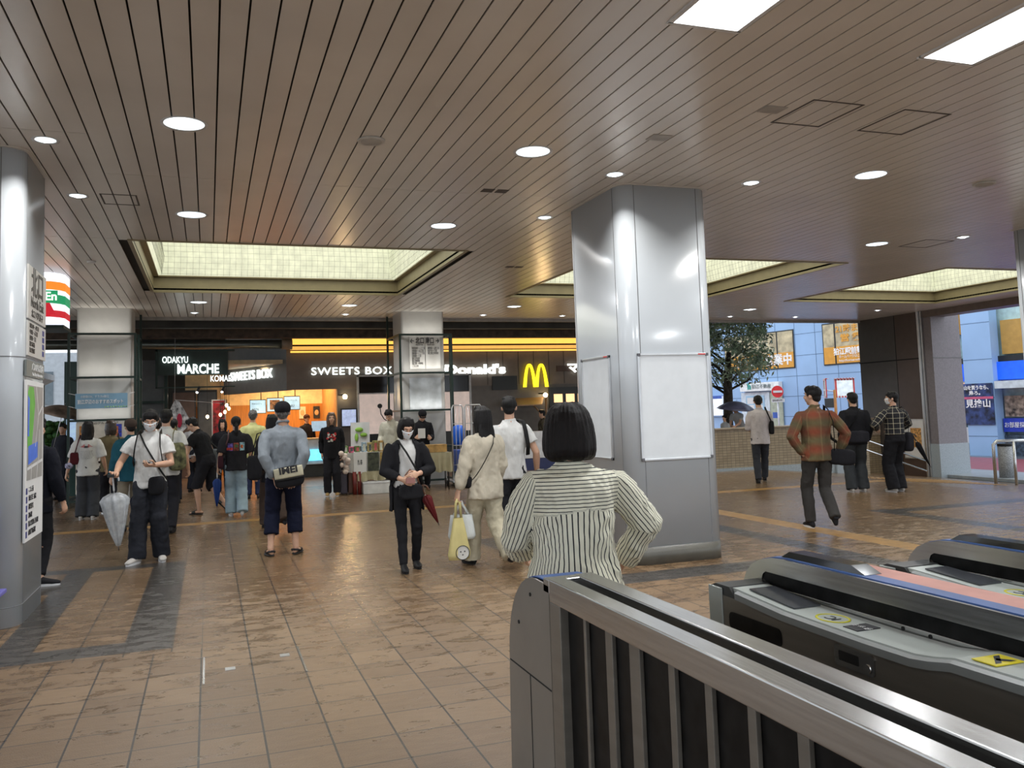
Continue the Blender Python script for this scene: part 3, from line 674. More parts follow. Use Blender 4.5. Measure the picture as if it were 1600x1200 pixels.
def gate(x0, label):
    dx = x0-1.75; yb = .5
    g = thing('ticket_gate', (x0+.18,1.7,0), label, 'ticket gate', 'ticket gates in a row')
    X0, XH, X1 = x0, x0+.175, x0+.36
    # side profile (y,z) of the low reader side
    top = [(2.78,.85),(2.745,.872),(2.62,.87),(2.36,.852),(2.0,.848),(1.83,.85),(1.77,.858),(1.70,.872),(1.4,.876),(yb,.876)]
    body = [(yb,0)]+[(y,z-.028) for y,z in reversed(top)]+[(2.775,.70),(2.76,0)]
    MB().prism(body, X0+.004, X1-.004, plane='yz').build('body', m_side, g)
    b = MB(); b.rings([[Vector((X0,y,z-.028)),Vector((X0,y,z-.006)),Vector((X0+.012,y,z)),Vector((XH,y,z)),Vector((XH,y,z-.028))] for y,z in top[2:]], smooth=False)
    b.build('grey_lip', m_resing, g)
    b = MB(); b.rings([[Vector((X0+.016,y,z-.01)),Vector((X0+.02,y,z+.004)),Vector((XH-.008,y,z+.004)),Vector((XH-.006,y,z-.01))] for y,z in [(2.66,.871)]+top[2:]], smooth=False)
    b.build('white_deck', m_resin, g)
    MB().box(X0-.002,X0+.006,2.70,2.782,.0,.868,.003).build('side_edge', m_resin, g)
    MB().prism([(2.63,.85),(2.66,.878),(2.745,.878),(2.785,.862),(2.785,.80),(2.63,.80)], X0+.006, XH+.002, plane='yz').build('corner_cap', m_cap, g)
    MB().prism([(2.60,.8745),(2.36,.857),(2.36,.8615),(2.60,.8795)], X0+.05, XH-.02, plane='yz').build('display_screen', mat('display_glass',(.07,.075,.085),.12), g)
    # IC reader circle and stickers
    b = MB(); c = (x0+.085, 2.22); n=32
    b.rings([[Vector((c[0]+r*math.cos(2*math.pi*k/n), c[1]+1.25*r*math.sin(2*math.pi*k/n), z)) for k in range(n)] for r,z in ((.047,.8545),(.047,.8565),(.041,.8565),(.041,.8545))], False, False)
    b.build('reader_ring', mat('ring_yellow',(.75,.7,.03),.4), g)
    tm = text_mesh('IC', .05, .001); tm.transform(Matrix.Translation((x0+.085-g.location.x,2.22-g.location.y,.8555))@Matrix.Rotation(R(90),4,'Z'))
    tm.materials.append(M_ink); o=bpy.data.objects.new('lettering',tm); COL.objects.link(o); o.parent=g
    q = MB().box(x0+.045,x0+.13,2.07,2.13,.852,.8555).build('black_sticker', M_ink, g)
    tm = text_mesh('タッチ', .028, .001); tm.transform(Matrix.Translation((x0+.088-g.location.x,2.10-g.location.y,.8565))@Matrix.Rotation(R(90),4,'Z'))
    tm.materials.append(M_paper); o=bpy.data.objects.new('lettering',tm); COL.objects.link(o); o.parent=g
    q = MB().box(x0+.04,x0+.13,1.60,1.67,.8785,.8812).build('yellow_sticker', mat('sticker_yellow',(.8,.68,.02),.4), g)
    bq = MB(); z_=.8818
    bq.quad((x0+.05,1.61,z_),(x0+.07,1.61,z_),(x0+.12,1.66,z_),(x0+.10,1.66,z_)); bq.quad((x0+.10,1.61,z_),(x0+.12,1.61,z_),(x0+.09,1.645,z_),(x0+.075,1.63,z_)); bq.build('sticker_mark', M_ink, g)
    # hood with slot
    hood = [(2.815,.80),(2.815,.86),(2.795,.895),(2.76,.928),(2.71,.952),(2.65,.967),(2.58,.972),(yb,.972)]
    sl = [(2.70,.888),(2.692,.905),(2.675,.915),(yb,.915)]
    upper = hood[1:] + [(yb,.915)] + list(reversed(sl[:3])) 
    MB().prism(upper+[(2.70,.86)], XH, XH+.012, plane='yz').build('hood_face', M_steel, g)
    MB().prism([(2.70,.888),(2.692,.905),(2.675,.915),(yb,.915),(yb,.84),(2.66,.86)], XH+.006, XH+.010, plane='yz').build('slot', m_smoke, g)
    MB().prism([(y,z-.002) for y,z in hood]+[(yb,.5),(2.8,.5)], XH+.012, X1, plane='yz').build('hood_body', m_side, g)
    MB().box(XH,XH+.011,yb,2.69,.845,.868,.002).build('slot_sill', M_steel, g)
    b = MB()
    for yy in (2.03,1.93,1.2): b.cyl((XH-.002,yy,.857),.006,.003,n=10,axis='x')
    b.build('screws', M_dark, g)
    def strip(a,c,m,nm,z=.0):
        b = MB(); b.rings([[Vector((a,y,zz-.004)),Vector((a,y,zz+.003+z)),Vector((c,y,zz+.003+z)),Vector((c,y,zz-.004))] for y,zz in hood[3:]], smooth=False); b.build(nm, m, g)
    strip(XH+.018, XH+.075, m_beltb, 'blue_belt'); strip(XH+.075, X1-.006, m_beltp, 'salmon_belt')
    b = MB(); b.rings([[Vector((XH+.03,y,.972)),Vector((XH+.035,y,.972+h_)),Vector((XH+.10,y,.972+h_)),Vector((XH+.105,y,.972))] for y,h_ in ((2.62,.004),(2.58,.024),(2.27,.026),(2.21,.004))], smooth=False)
    b.build('sensor_block', mat('black_gloss',(.01,.01,.012),.08), g)
    b = MB(); b.rings([[Vector((XH+.03,y,.972)),Vector((XH+.035,y,.972+h_)),Vector((XH+.10,y,.972+h_)),Vector((XH+.105,y,.972))] for y,h_ in ((1.42,.004),(1.40,.024),(1.05,.026),(1.0,.004))], smooth=False)
    b.build('sensor_block', mat('black_gloss'), g)
    # side details: grip recess with lock, vent slots
    def rr2(y0_,y1_,z0_,z1_,r):
        pts=[]
        for (cyy,cz,a0) in ((y1_-r,z1_-r,0),(y0_+r,z1_-r,90),(y0_+r,z0_+r,180),(y1_-r,z0_+r,270)):
            for k in range(5):
                a=R(a0+22.5*k); pts.append((cyy+r*math.cos(a),cz+r*math.sin(a)))
        return pts
    l_ = MB().prism(rr2(1.96,2.12,.755,.815,.012), X0-.001, X0+.008, plane='yz').build('latch_plate', M_steel, g)
    MB().prism(rr2(2.02,2.10,.772,.80,.003), X0-.002, X0+.008, plane='yz').build('grip_recess', M_dark, l_)
    MB().cyl((X0-.005,1.985,.775),.013,.01,n=18,axis='x').build('lock', M_chrome, l_)
    MB().prism(rr2(2.37,2.66,.735,.795,.02), X0+.001, X0+.0045, plane='yz').build('side_window', m_smoke, g)
    return g
gate(1.75, 'nearest ticket gate machine with yellow reader ring, right beside the fence')
gate(2.54, 'second ticket gate machine at the right edge, beyond the nearest one')
gate(3.33, 'third ticket gate machine, mostly beyond the right edge')
# ================================================================== viaduct underside and shop fronts beyond the hall
m_concd = mat('dark_concrete', hexc('#3a3a37'), .7, var=.15, scale=3)
m_fas = mat('fascia_brown_grey', hexc('#7a6e64'), .5, var=.04)
m_fasl = mat('fascia_slate', hexc('#6a6a66'), .5, var=.05)
m_duct = mat('galvanised_duct', hexc('#6a706c'), .3, metal=.7)
m_gold = mat('golden_cove', (.75,.5,.12), .35, emit=(1.0,.50,.08), es=1.0, var=.1)
m_gold2 = mat('golden_cove_dim', (.6,.4,.1), .35, emit=(1.0,.5,.10), es=.6)
struct(MB().box(-9,17,19.24,30,4.2,4.4).build('trim_60', m_concd))
# slatted soffit strip just beyond the hall
b = MB(); x=-8
while x < 12.5:
    b.box(x,x+.30,19.3,19.95,3.86,3.88); x += .33
struct(b.build('trim_61', mat('soffit_strip',hexc('#8e8c86'),.3)))
for k,(y0,y1,z0,z1,m) in enumerate(((20.0,20.25,3.6,4.2,m_concd),(20.8,21.1,3.45,3.75,mat('rust_beam',hexc('#4a3d33'),.7,var=.25)),(21.2,21.5,3.62,3.9,m_concd))):
    bm_ = thing('beam', (2,(y0+y1)/2,z0), ['dark concrete beam just past the ceiling edge','rust stained beam above the shop fronts','upper dark beam against the shop fronts'][k], 'beam')
    MB().box(-9,12,y0,y1,z0,z1).build('beam_body', m, bm_)
pp = thing('duct_pipe', (-3,21.0,3.2), 'grey duct running above the market sign on the left', 'pipe')
MB().tube([(-9,21.2,3.33),(1.75,21.2,3.33)], .11, n=20).build('pipe', m_duct, pp)
MB().tube([(1.7,21.2,3.33),(1.95,21.2,3.33)], .135, n=20).build('coupling', mat('coupling',hexc('#8d7a66'),.5), pp)
# golden cove
gc = thing('cove_light', (6.5,21.7,3.15), 'golden lit cove strips running above the shop fronts', 'light')
MB().box(1.95,12,21.70,21.74,3.36,3.52).build('upper_strip', m_gold, gc)
MB().box(1.95,12,21.66,21.70,3.22,3.31).build('middle_strip', m_gold2, gc)
MB().box(1.95,12,21.62,21.66,3.15,3.19).build('lower_strip', m_gold, gc)
MB().box(1.95,12,21.60,21.76,3.31,3.345).build('divider', M_dark, gc)
MB().box(1.95,12,21.60,21.74,3.19,3.21).build('divider', M_dark, gc)
# shop building: facade plane y=21.8, opening of the sweets shop x 1.86..3.1, slanted wing going back left
struct(MB().box(1.86,12.2,21.78,22.0,2.23,3.6).build('wall_shop_fascia', m_fas))
struct(MB().box(3.12,12.2,21.8,22.0,0,2.23).build('wall_shop_front', mat('shopfront_grey',hexc('#6c6660'),.5,var=.05)))
dirx, diry = -.4472, .8944
def slant(d, off=0.0): return (1.86+dirx*d - diry*off*-1*-1, 21.8+diry*d + dirx*off*-1*-1*-1*-1) if False else (1.86+dirx*d-diry*off, 21.8+diry*d+dirx*off)
b = MB(); p0, p1 = slant(0), slant(3.25); q0, q1 = slant(0,-.15), slant(3.25,-.15)
b.rings([[Vector((*p,z)) for p in (p0,p1,q1,q0)] for z in (2.22,3.6)], smooth=False)
struct(b.build('wall_shop_wing', m_fasl))
# interior
struct(MB().box(-.6,3.6,24.9,25.0,0,3.6).build('wall_shop_back', mat('shop_cream',hexc('#e8c896'),.6)))
struct(MB().box(-.4,3.4,24.86,24.9,.0,1.92).build('trim_62', mat('shop_wood',hexc('#b9762e'),.45,var=.1,scale=4,stretch=(8,1,.6))))
struct(MB().box(3.12,3.3,21.9,25,0,3.0).build('wall_shop_side', mat('shop_wood_light',hexc('#c48c4a'),.5)))
struct(MB().box(.2,3.2,21.95,25,2.9,3.0).build('trim_63', mat('shop_ceiling',hexc('#d8c4a0'),.6)))
area_light('shop_light', (2.1,23.4,2.85), 1.6, 75, (1.0,.70,.38), sy=1.6)
area_light('menu_glow', (1.4,23.0,1.5), .6, 6, (1.0,.75,.45), rot=(R(70),0,0))
mn = thing('menu_screen', (1.75,23.6,1.62), 'three hanging menu screens over the sweets shop counter', 'menu screen')
m_scr = mat('menu_blue', (.25,.42,.6), .3, emit=(.35,.6,.85), es=.38, var=.15, scale=6)
for k in range(3):
    x0 = 1.05+.44*k; z0 = 1.69+.035*k; y0=23.75-.1*k
    t_ = MB().box(x0,x0+.43,y0,y0+.04,z0-.02,z0+.36).build('screen_frame', M_black, mn)
    MB().box(x0+.015,x0+.415,y0-.004,y0,z0,z0+.34).build('screen_face', m_scr, t_)
    if k==1: MB().box(x0+.08,x0+.34,y0-.008,y0-.004,z0+.04,z0+.30).build('menu_photo', mat('menu_photo',(.12,.06,.03),.4,var=.6,scale=20), t_)
    else:
        text('MENU' if k==2 else '¥076', .09, (x0+.15,y0-.006,z0+.09), M_ink, t_, '-y', .002)
        text('季節のパフェ' if k==0 else 'ソフトクリーム', .045, (x0+.19,y0-.006,z0+.24), M_ink, t_, '-y', .002)
    MB().tube([(x0+.3,y0+.02,z0+.34),(x0+.3,y0+.02,2.9)],.012,n=8).build('hanger', M_black, mn)
ct = thing('shop_counter', (2.3,22.6,0), 'white sweets shop counter with blue lit display case', 'counter')
MB().box(1.9,3.1,22.3,22.8,.32,.95,.01).build('cabinet', M_white, ct)
MB().box(1.9,3.1,22.35,22.8,0,.32).build('kickplate', m_concd, ct)
MB().box(2.35,3.1,22.25,22.3,.42,.70).build('display_case', mat('case_blue',(.1,.5,.7),.2,emit=(.15,.65,.95),es=1.1,var=.4,scale=7), ct)
MB().box(1.9,3.1,22.28,22.82,.95,.99,.006).build('counter_top', mat('light_wood',hexc('#d9b98a'),.4), ct)
MB().box(2.62,3.1,23.2,23.24,1.15,1.42).build('rear_screen', m_scr, ct)
for k,(x0,lb,c_) in enumerate(((2.55,'beige round cake poster on the sweets shop wall',hexc('#e0c9a8')),(2.95,'dark narrow poster on the sweets shop wall',(.02,.02,.02)))):
    p_ = thing('wall_poster',(x0,24.85,1.5),lb,'poster')
    MB().box(x0-.09,x0+.09,24.83,24.86,1.5,1.84).build('sheet', mat('poster_%d'%k,c_,.5), p_)
    MB().ell((x0,24.83,1.66),(.06,.006,.08)).build('picture', mat('cake',(.6,.35,.15) if k==0 else (.6,.5,.3),.5), p_)
# lettering on the fascia
s_ = thing('shop_sign', (3.5,21.75,2.56), 'white lit SWEETS BOX letters facing the hall', 'sign')
text('SWEETS BOX', .27, (3.49,21.73,2.67), M_letter, s_, '-y', .04, .001, width=2.06, spacing=1.1)
b=MB(); b.box(2.44,4.55,21.755,21.775,2.72,2.74); b.box(2.44,4.55,21.755,21.775,2.60,2.615); b.build('mount_rail', m_fasl, s_)
s_ = thing('shop_sign', (*slant(1.75,.03),2.5), 'white lit SWEETS BOX letters on the slanted left wing', 'sign')
text('SWEETS BOX', .34, (*slant(1.72,.03),2.68), M_letter, s_, rotz=math.atan2(-diry,-dirx), depth=.04, bold=.0, width=2.15)
s_ = thing('market_sign', (-.4,21.0,2.4), 'hanging lit ODAKYU MARCHE KOMAE letters above the market entrance', 'sign')
text('ODAKYU', .21, (-.72,20.98,2.95), M_letter, s_, '-y', .03, .002, width=.56)
text('MARCHE', .30, (-.22,20.98,2.73), M_letter, s_, '-y', .03, .008, width=.92)
text('KOMAE', .20, (.28,20.98,2.50), M_letter, s_, '-y', .03, .002, width=.46)
b=MB(); b.box(-1.1,.45,21.02,21.05,2.6,3.15); b.build('backing', mat('sign_backing',(.015,.03,.025),.5), s_)
b=MB(); b.box(-1.15,.6,21.0,21.06,3.15,3.2); b.box(-1.15,-1.1,21.0,21.06,2.3,3.2); b.box(-1.15,.6,21.0,21.06,2.3,2.33); b.build('sign_frame', M_green, s_)
for x_ in (-.2,.35):
    sp_ = thing('sign_spotlight', (x_,20.95,2.3), 'black clip spot light under the market sign, '+('left one' if x_<0 else 'right one'), 'light')
    MB().tube([(x_,21.03,2.33),(x_,20.97,2.33),(x_,20.95,2.30),(x_-.04,20.93,2.2)],[.01,.01,.03,.03],n=10).build('lamp_head', M_black, sp_)
    MB().ell((x_-.045,20.925,2.185),(.025,.025,.02)).build('bulb', M_glow, sp_)
# dark market passage behind the sign
struct(MB().box(-3.4,.5,26.5,26.7,0,4.2).build('wall_passage', m_concd))
b=MB()
for x_,z0,z1 in ((-2.2,0,3.5),(-.95,0,3.4)): b.box(x_-.04,x_+.04,21.6,21.7,z0,z1)
for z_ in (1.45,2.0): b.box(-2.2,-.95,21.6,21.68,z_-.03,z_+.03)
rk = thing('display_rack', (-1.2,21.65,0), 'dark steel frame with grey panels beside the market entrance', 'frame')
b.build('frame_bars', M_green, rk)
MB().box(-2.15,-1.0,21.72,21.78,.0,3.0).build('grey_panel', mat('dim_grey_panel',hexc('#5c5f60'),.5), rk)
for (x0,x1,lb,c_) in ((-.9,-.35,'brown shutter door inside the market passage','#5d4b44'),(-.25,.2,'grey door inside the market passage','#50555a')):
    d_ = thing('passage_door',((x0+x1)/2,24.4,0),lb,'door')
    MB().box(x0,x1,24.4,24.45,0,2.3).build('leaf', mat('door_'+c_[1:],hexc(c_),.5), d_)
    MB().box(x0-.03,x1+.03,24.42,24.5,0,2.36).build('door_frame', M_black, d_)
rp = thing('red_poster', (-.0,22.9,1.2), 'red framed festive poster at the market entrance', 'poster')
MB().box(.08,.42,22.6,22.63,1.12,2.05).build('frame', M_white, rp); MB().box(.2,.3,22.63,22.66,0,1.5).build('post', M_black, rp)
MB().box(.11,.39,22.59,22.6,1.15,2.02).build('sheet', mat('poster_red',(.4,.012,.02),.4,var=.5,scale=9), rp)
fg_ = thing('festival_flag', (-.75,20.6,1.3), 'white flag with red print hanging from a string by the market', 'flag')
b=MB(); b.quad((-.72,20.6,2.02),(-.62,20.55,1.98),(-.36,20.6,1.5),(-.62,20.6,1.22)); b.quad((-.72,20.6,2.02),(-.62,20.6,1.22),(-.86,20.65,1.25),(-.86,20.62,1.7)); b.build('cloth', mat('flag_print',(.6,.5,.5),.7,var=.5,scale=9), fg_)
b=MB(); b.ell((-.62,20.57,1.55),(.06,.01,.16)); b.ell((-.78,20.6,1.4),(.04,.01,.1)); b.build('print', mat('flag_red',(.45,.02,.06),.7), fg_)
MB().tube([(-.72,20.6,2.02),(.3,20.9,1.92)],.006,n=6).build('pole', M_white, fg_); MB().tube([(-.72,20.6,2.02),(-.72,20.9,3.5)],.004,n=5).build('cord', M_white, fg_)
area_light('market_light', (-.4,22.6,2.2), .8, 10, (1.0,.86,.7))
for k,(x_,y_,z_) in enumerate(((-.02,21.4,1.62),(.28,21.9,1.66),(.42,21.5,1.88),(.47,21.45,1.80),(.38,21.5,1.72))):
    bl = thing('string_bulb',(x_,y_,z_),['bare bulb hanging low in the market passage','small shaded bulb beside the red poster','topmost glowing bulb of the cluster by the sweets shop corner','middle glowing bulb of the cluster by the sweets shop corner','lowest glowing bulb of the cluster by the sweets shop corner'][k],'light bulb')
    MB().ell((x_,y_,z_),(.035,.035,.045)).build('bulb', mat('warm_bulb',(.9,.6,.3),.4,emit=(1.0,.72,.38),es=7), bl)
    MB().tube([(x_,y_,z_+.04),(x_,y_,z_+.14)],.012,n=6).build('socket', M_black, bl)
    MB().tube([(x_,y_,z_+.12),(x_,y_,4.2)],.004,n=5).build('cord', M_black, bl)
# window with blinds behind the middle column
wn = thing('shop_window', (5.1,21.7,0), 'big framed shop window with pink white blinds behind the middle column', 'window')
MB().box(3.66,6.6,21.72,21.76,2.10,2.52).build('upper_pane', M_smoke if False else mat('black_glass',(.01,.01,.012),.1), wn)
m_blind = mat('blind_pinkish', hexc('#cdb9ae'), .6, emit=(1.0,.82,.74), es=.22)
MB().box(3.66,4.55,21.70,21.74,1.05,2.08).build('blind', m_blind, wn)
MB().box(5.4,6.6,21.70,21.74,1.05,2.08).build('blind', m_blind, wn)
MB().box(3.66,6.6,21.72,21.78,0,1.05).build('lower_panel', M_black, wn)
b=MB()
for a,c,d,e in ((3.60,3.65,.0,2.56),(6.6,6.65,0,2.56),(3.6,6.65,2.52,2.56),(3.6,4.62,2.07,2.10),(4.57,4.62,1.0,2.1)): b.box(a,c,21.66,21.72,d,e)
b.build('frame', M_white, wn)
# black cabinet frame round left blind, with cable
cb_=thing('wall_speaker_cable',(4.18,21.6,1.4),'small black round device with hanging cable on the blind','cable')
MB().cyl((4.18,21.66,1.76),.06,.05,n=16,axis='y').build('device', M_black, cb_)
MB().tube([(4.18,21.66,1.72),(4.2,21.64,1.55),(4.28,21.64,1.42),(4.38,21.64,1.36)],.012,n=8).build('cord', M_black, cb_)
ad=thing('advert_screen',(3.35,21.6,1.2),'small framed advert screen left of the big window','screen')
MB().box(3.17,3.58,21.62,21.68,1.25,1.72).build('frame', M_black, ad); MB().box(3.2,3.55,21.61,21.62,1.28,1.69).build('screen_face', mat('ad_face',(.3,.35,.5),.4,emit=(.6,.7,1.0),es=.4,var=.5,scale=5), ad)
# wall lamp near sweets
for k,(x_,z_,lb) in enumerate(((3.28,2.02,'glowing wall lamp right of the sweets shop opening'),(8.75,1.93,'glowing globe wall lamp below the yellow arched letter'))):
    wl=thing('wall_lamp',(x_,21.7,z_),lb,'lamp')
    MB().ell((x_,21.6,z_),(.06,.06,.06)).build('globe', mat('warm_globe',(1,.8,.5),.4,emit=(1.0,.78,.45),es=14), wl)
    MB().tube([(x_-.12,21.78,z_+.05),(x_-.05,21.66,z_+.05),(x_,21.6,z_+.05)],.02,n=8).build('arm', M_black, wl)
    area_light('wall_lamp_light',(x_,21.45,z_),.1,5,(1.0,.66,.3),rot=(R(-90),0,0),shape='DISK')
# burger shop front
m_mc = mat('burger_shop_wall', hexc('#5e534b'), .5, var=.04)
b=MB()
for x_ in (7.15,7.6,8.05,8.5,8.95,9.4): b.box(x_,x_+.012,21.772,21.78,2.25,3.15)
struct(b.build('trim_64', mat('panel_groove',(.05,.045,.04),.6)))
ms=thing('burger_sign',(6.6,21.7,2.5),"white lit McDonald's letters, mostly behind the middle column",'sign')
text("McDonald's", .34, (6.5,21.72,2.66), M_letter, ms, '-y', .04, .014, width=2.3)
ms=thing('burger_sign',(10.5,21.7,2.5),'white lit katakana letters starting at the big column edge','sign')
text('マクドナルド', .30, (10.6,21.72,2.66), M_letter, ms, '-y', .04, .012, width=2.2)
MB().box(9.18,11.8,21.76,21.78,2.58,2.74).build('mount_rail', mat('rail_brown',hexc('#4b3526'),.5), ms)
# yellow arches: two pointed parabolic arches
ar=thing('arched_letter_sign',(8.52,21.7,2.15),'yellow lit double arch letter on the burger shop wall','sign')
m_arch=mat('arch_yellow',(.9,.7,.02),.4,emit=(1.0,.82,.02),es=1.0)
b=MB(); xc=8.52; z0=2.16; Ht=.64
def arch(cx_,w_in,w_out):
    pts=[]
    for k in range(25):
        t=-1+2*k/24
        pts.append((cx_+t*w_out, z0+Ht*(1-abs(t)**2.6)))
    inn=[]
    for k in range(25):
        t=1-2*k/24
        inn.append((cx_+t*w_in, z0+(Ht-.075)*(1-abs(t)**2.2)))
    return pts,inn
for s in (-1,1):
    o_,i_=arch(xc+s*.175,.105,.195)
    i_=list(reversed(i_))
    for side in (0,1):
        pass
    for k in range(24):
        a,bq,c,d=o_[k],o_[k+1],i_[k+1],i_[k]
        vs=[b.bm.verts.new((p[0],y,p[1])) for y in (21.68,21.73) for p in (a,bq,c,d)]
        for idx in ((0,1,2,3),(7,6,5,4),(0,4,5,1),(3,2,6,7)): b.bm.faces.new([vs[i] for i in idx])
b.build('arches', m_arch, ar)
MB().box(7.28,8.0,21.76,21.79,2.1,2.48).build('dark_window', M_black, thing('small_window',(7.65,21.77,2.1),'small dark window below the burger shop letters','window'))
aw=thing('wooden_awning',(8.25,21.3,1.6),'slanted wooden awning with a brace under the burger shop lamp','awning')
m_wood=mat('awning_wood',hexc('#9c7a58'),.5,var=.12,scale=5,stretch=(1,8,1))
b=MB(); b.rings([[Vector((7.6,21.75,1.86)),Vector((8.75,21.75,1.88)),Vector((8.4,21.0,1.68)),Vector((7.5,21.0,1.68))],[Vector((7.6,21.75,1.83)),Vector((8.75,21.75,1.85)),Vector((8.4,21.0,1.65)),Vector((7.5,21.0,1.65))]],smooth=False); b.build('roof_board', m_wood, aw)
MB().tube([(8.72,21.5,1.85),(8.72,21.5,.9)],.03,n=4).build('post', m_wood, aw); MB().tube([(8.35,21.5,1.66),(8.72,21.5,1.25)],.022,n=4).build('brace', m_wood, aw)
cw=thing('service_window',(9.6,21.7,1.3),'black framed service window with warm lit panes','window')
MB().box(8.92,10.6,21.72,21.78,0,2.14).build('frame', M_black, cw)
for k in range(4): MB().box(9.05+.36*k,9.30+.36*k,21.70,21.72,1.72,1.95).build('pane', mat('warm_pane',(.8,.5,.25),.4,emit=(1.0,.62,.3),es=.9), cw)
MB().box(8.95,9.3,21.70,21.72,1.35,1.55).build('menu_panel', mat('cool_pane',(.5,.6,.7),.4,emit=(.6,.75,.9),es=.8), cw)
# low white service counter by burger shop
lc=thing('service_counter',(8.3,20.6,0),'white counter with blue base in front of the burger shop','counter')
MB().box(7.3,8.8,20.4,20.8,.3,.98,.01).build('cabinet', M_white, lc); MB().box(7.3,8.8,20.42,20.8,0,.3).build('base', mat('navy_base',(.02,.03,.1),.4), lc)

# ================================================================== far columns with shelving frames
m_fcol = mat('far_column_panel', hexc('#a9a8a4'), .45, var=.02)
def far_column(x0,x1,y0,y1,label,fr_label,f_off):
    t=thing('column',((x0+x1)/2,(y0+y1)/2,0),label,'column')
    MB().rings([rrect(x0,x1,y0,y1,.05,.0,4),rrect(x0,x1,y0,y1,.05,CEIL,4)],smooth=False).build('shaft', m_fcol, t)
    g=thing('display_rack',((x0+x1)/2,y0-.2,0),fr_label,'frame')
    a0,a1,b0,b1=x0-.09,x1+.09,y0-f_off,y1+.15
    for xx,yy in ((a0,b0),(a1,b0),(a0,b1),(a1,b1),(a1+.04,b0+.25)):
        MB().box(xx-.022,xx+.022,yy-.022,yy+.022,0,3.23 if yy<b1 else CEIL).build('upright', M_green, g)
    for z in (.12,.82,1.6,2.40,3.22):
        b=MB(); b.box(a0,a1,b0-.02,b0+.02,z-.02,z+.02); b.box(a0,a1,b1-.02,b1+.02,z-.02,z+.02); b.box(a0-.02,a0+.02,b0,b1,z-.02,z+.02); b.box(a1-.02,a1+.02,b0,b1,z-.02,z+.02); b.build('shelf_bar', M_green, g)
    # small strip lamps washing the column faces
    for z in (1.64,2.44,3.25):
        area_light('frame_lamp',((x0+x1)/2,b0+.06,z+.02),x1-x0,1.3,(1.0,.97,.9),rot=(R(150),0,0),sy=.04)
    return t,g
ca,ga=far_column(-2.36,-1.40,17.75,18.7,'left far column lit inside a dark green frame','dark green display frame round the left far column',.30)
cm,gm=far_column(3.95,4.90,17.9,18.8,'middle far column with direction signs inside a frame','dark green display frame round the middle far column',.25)
bn=thing('banner',(-1.9,17.4,1.95),'pale blue banner tied across the left far column frame','banner')
MB().box(-2.33,-1.44,17.40,17.41,1.82,2.10).build('sheet', mat('banner_blue',hexc('#7da3bd'),.6,var=.03), bn)
m_wtxt=mat('banner_white',(.8,.8,.8),.6)
text('狛江周辺のおすすめスポット',.085,(-1.9,17.395,1.94),m_wtxt,bn,'-y',.002,.0015,width=.78)
text('小田急OX、テラスin狛江',.05,(-2.0,17.395,2.04),m_wtxt,bn,'-y',.002,width=.48)
b=MB()
for k in range(9): b.ell((-1.82+.045*k,17.398,1.845+.004*(k%2)),(.014,.002,.014))
b.build('doodles', mat('doodle',(.2,.45,.15),.6,var=.9,scale=30), bn)
for (x_,z_) in ((-2.33,2.08),(-1.44,2.08),(-2.33,1.84),(-1.44,1.84)):
    s=-1 if x_<-2 else 1
    MB().tube([(x_,17.405,z_),(x_+s*.12,17.43,z_+.03)],.005,n=5).build('tie_cord', M_white, bn)
nb=thing('notice_board',(-1.9,17.42,.3),'notice board with food photos in the left far column frame','notice board')
MB().box(-2.32,-1.46,17.43,17.45,.25,1.56).build('board', mat('notice_cream',hexc('#c4beb2'),.6), nb)
for k,(x0,x1,z0,z1,c) in enumerate(((-2.26,-2.08,1.28,1.50,'#b57a3a'),(-1.78,-1.54,1.26,1.52,'#2b3aa0'),(-1.72,-1.60,1.3,1.48,'#a5603a'),(-1.62,-1.5,.8,1.05,'#b04a40'))):
    MB().box(x0,x1,17.42-.002*k,17.43,z0,z1).build('food_photo', mat('photo_%d'%k,hexc(c),.5,var=.4,scale=20), nb)
text('狛江周辺グルメマップ',.05,(-1.9,17.425,1.545),M_ink,nb,'-y',.002,width=.6)
ds=thing('direction_sign',(4.4,17.88,2.45),'north exit and south exit direction panels on the middle far column','sign')
for x0,x1 in ((4.12,4.455),(4.47,4.80)): MB().box(x0,x1,17.87,17.89,2.50,3.20).build('panel', M_signw, ds)
text('← 北口',.15,(4.29,17.865,3.10),M_ink,ds,'-y',.003,.003,width=.30); text('North Exit',.05,(4.34,17.865,3.02),M_ink,ds,'-y',.003,width=.16)
text('南口 →',.15,(4.63,17.865,3.10),M_ink,ds,'-y',.003,.003,width=.30); text('South Exit',.05,(4.59,17.865,3.02),M_ink,ds,'-y',.003,width=.16)
for k,s in enumerate(('和泉本町一~三丁目','中和泉一~五丁目','西和泉一・二丁目','元和泉一丁目','狛江市役所','狛江警察署','狛江第一中学校','こまえ苑')):
    text(s,.055,(4.17,17.865,2.94-.055*k),M_ink,ds,'-y',.002,align='LEFT',sx=.62)
for k,s in enumerate(('東和泉一~四丁目','岩戸北一丁目','狛江第三中学校')):
    text(s,.055,(4.52,17.865,2.94-.055*k),M_ink,ds,'-y',.002,align='LEFT',sx=.62)
ab=thing('column_poster_panel',(4.4,17.85,1.6),'blank pale panel hung on the middle far column above the table','panel')
MB().box(4.1,4.8,17.86,17.88,1.62,2.30).build('sheet', mat('pale_panel',hexc('#a9aeb2'),.4), ab)

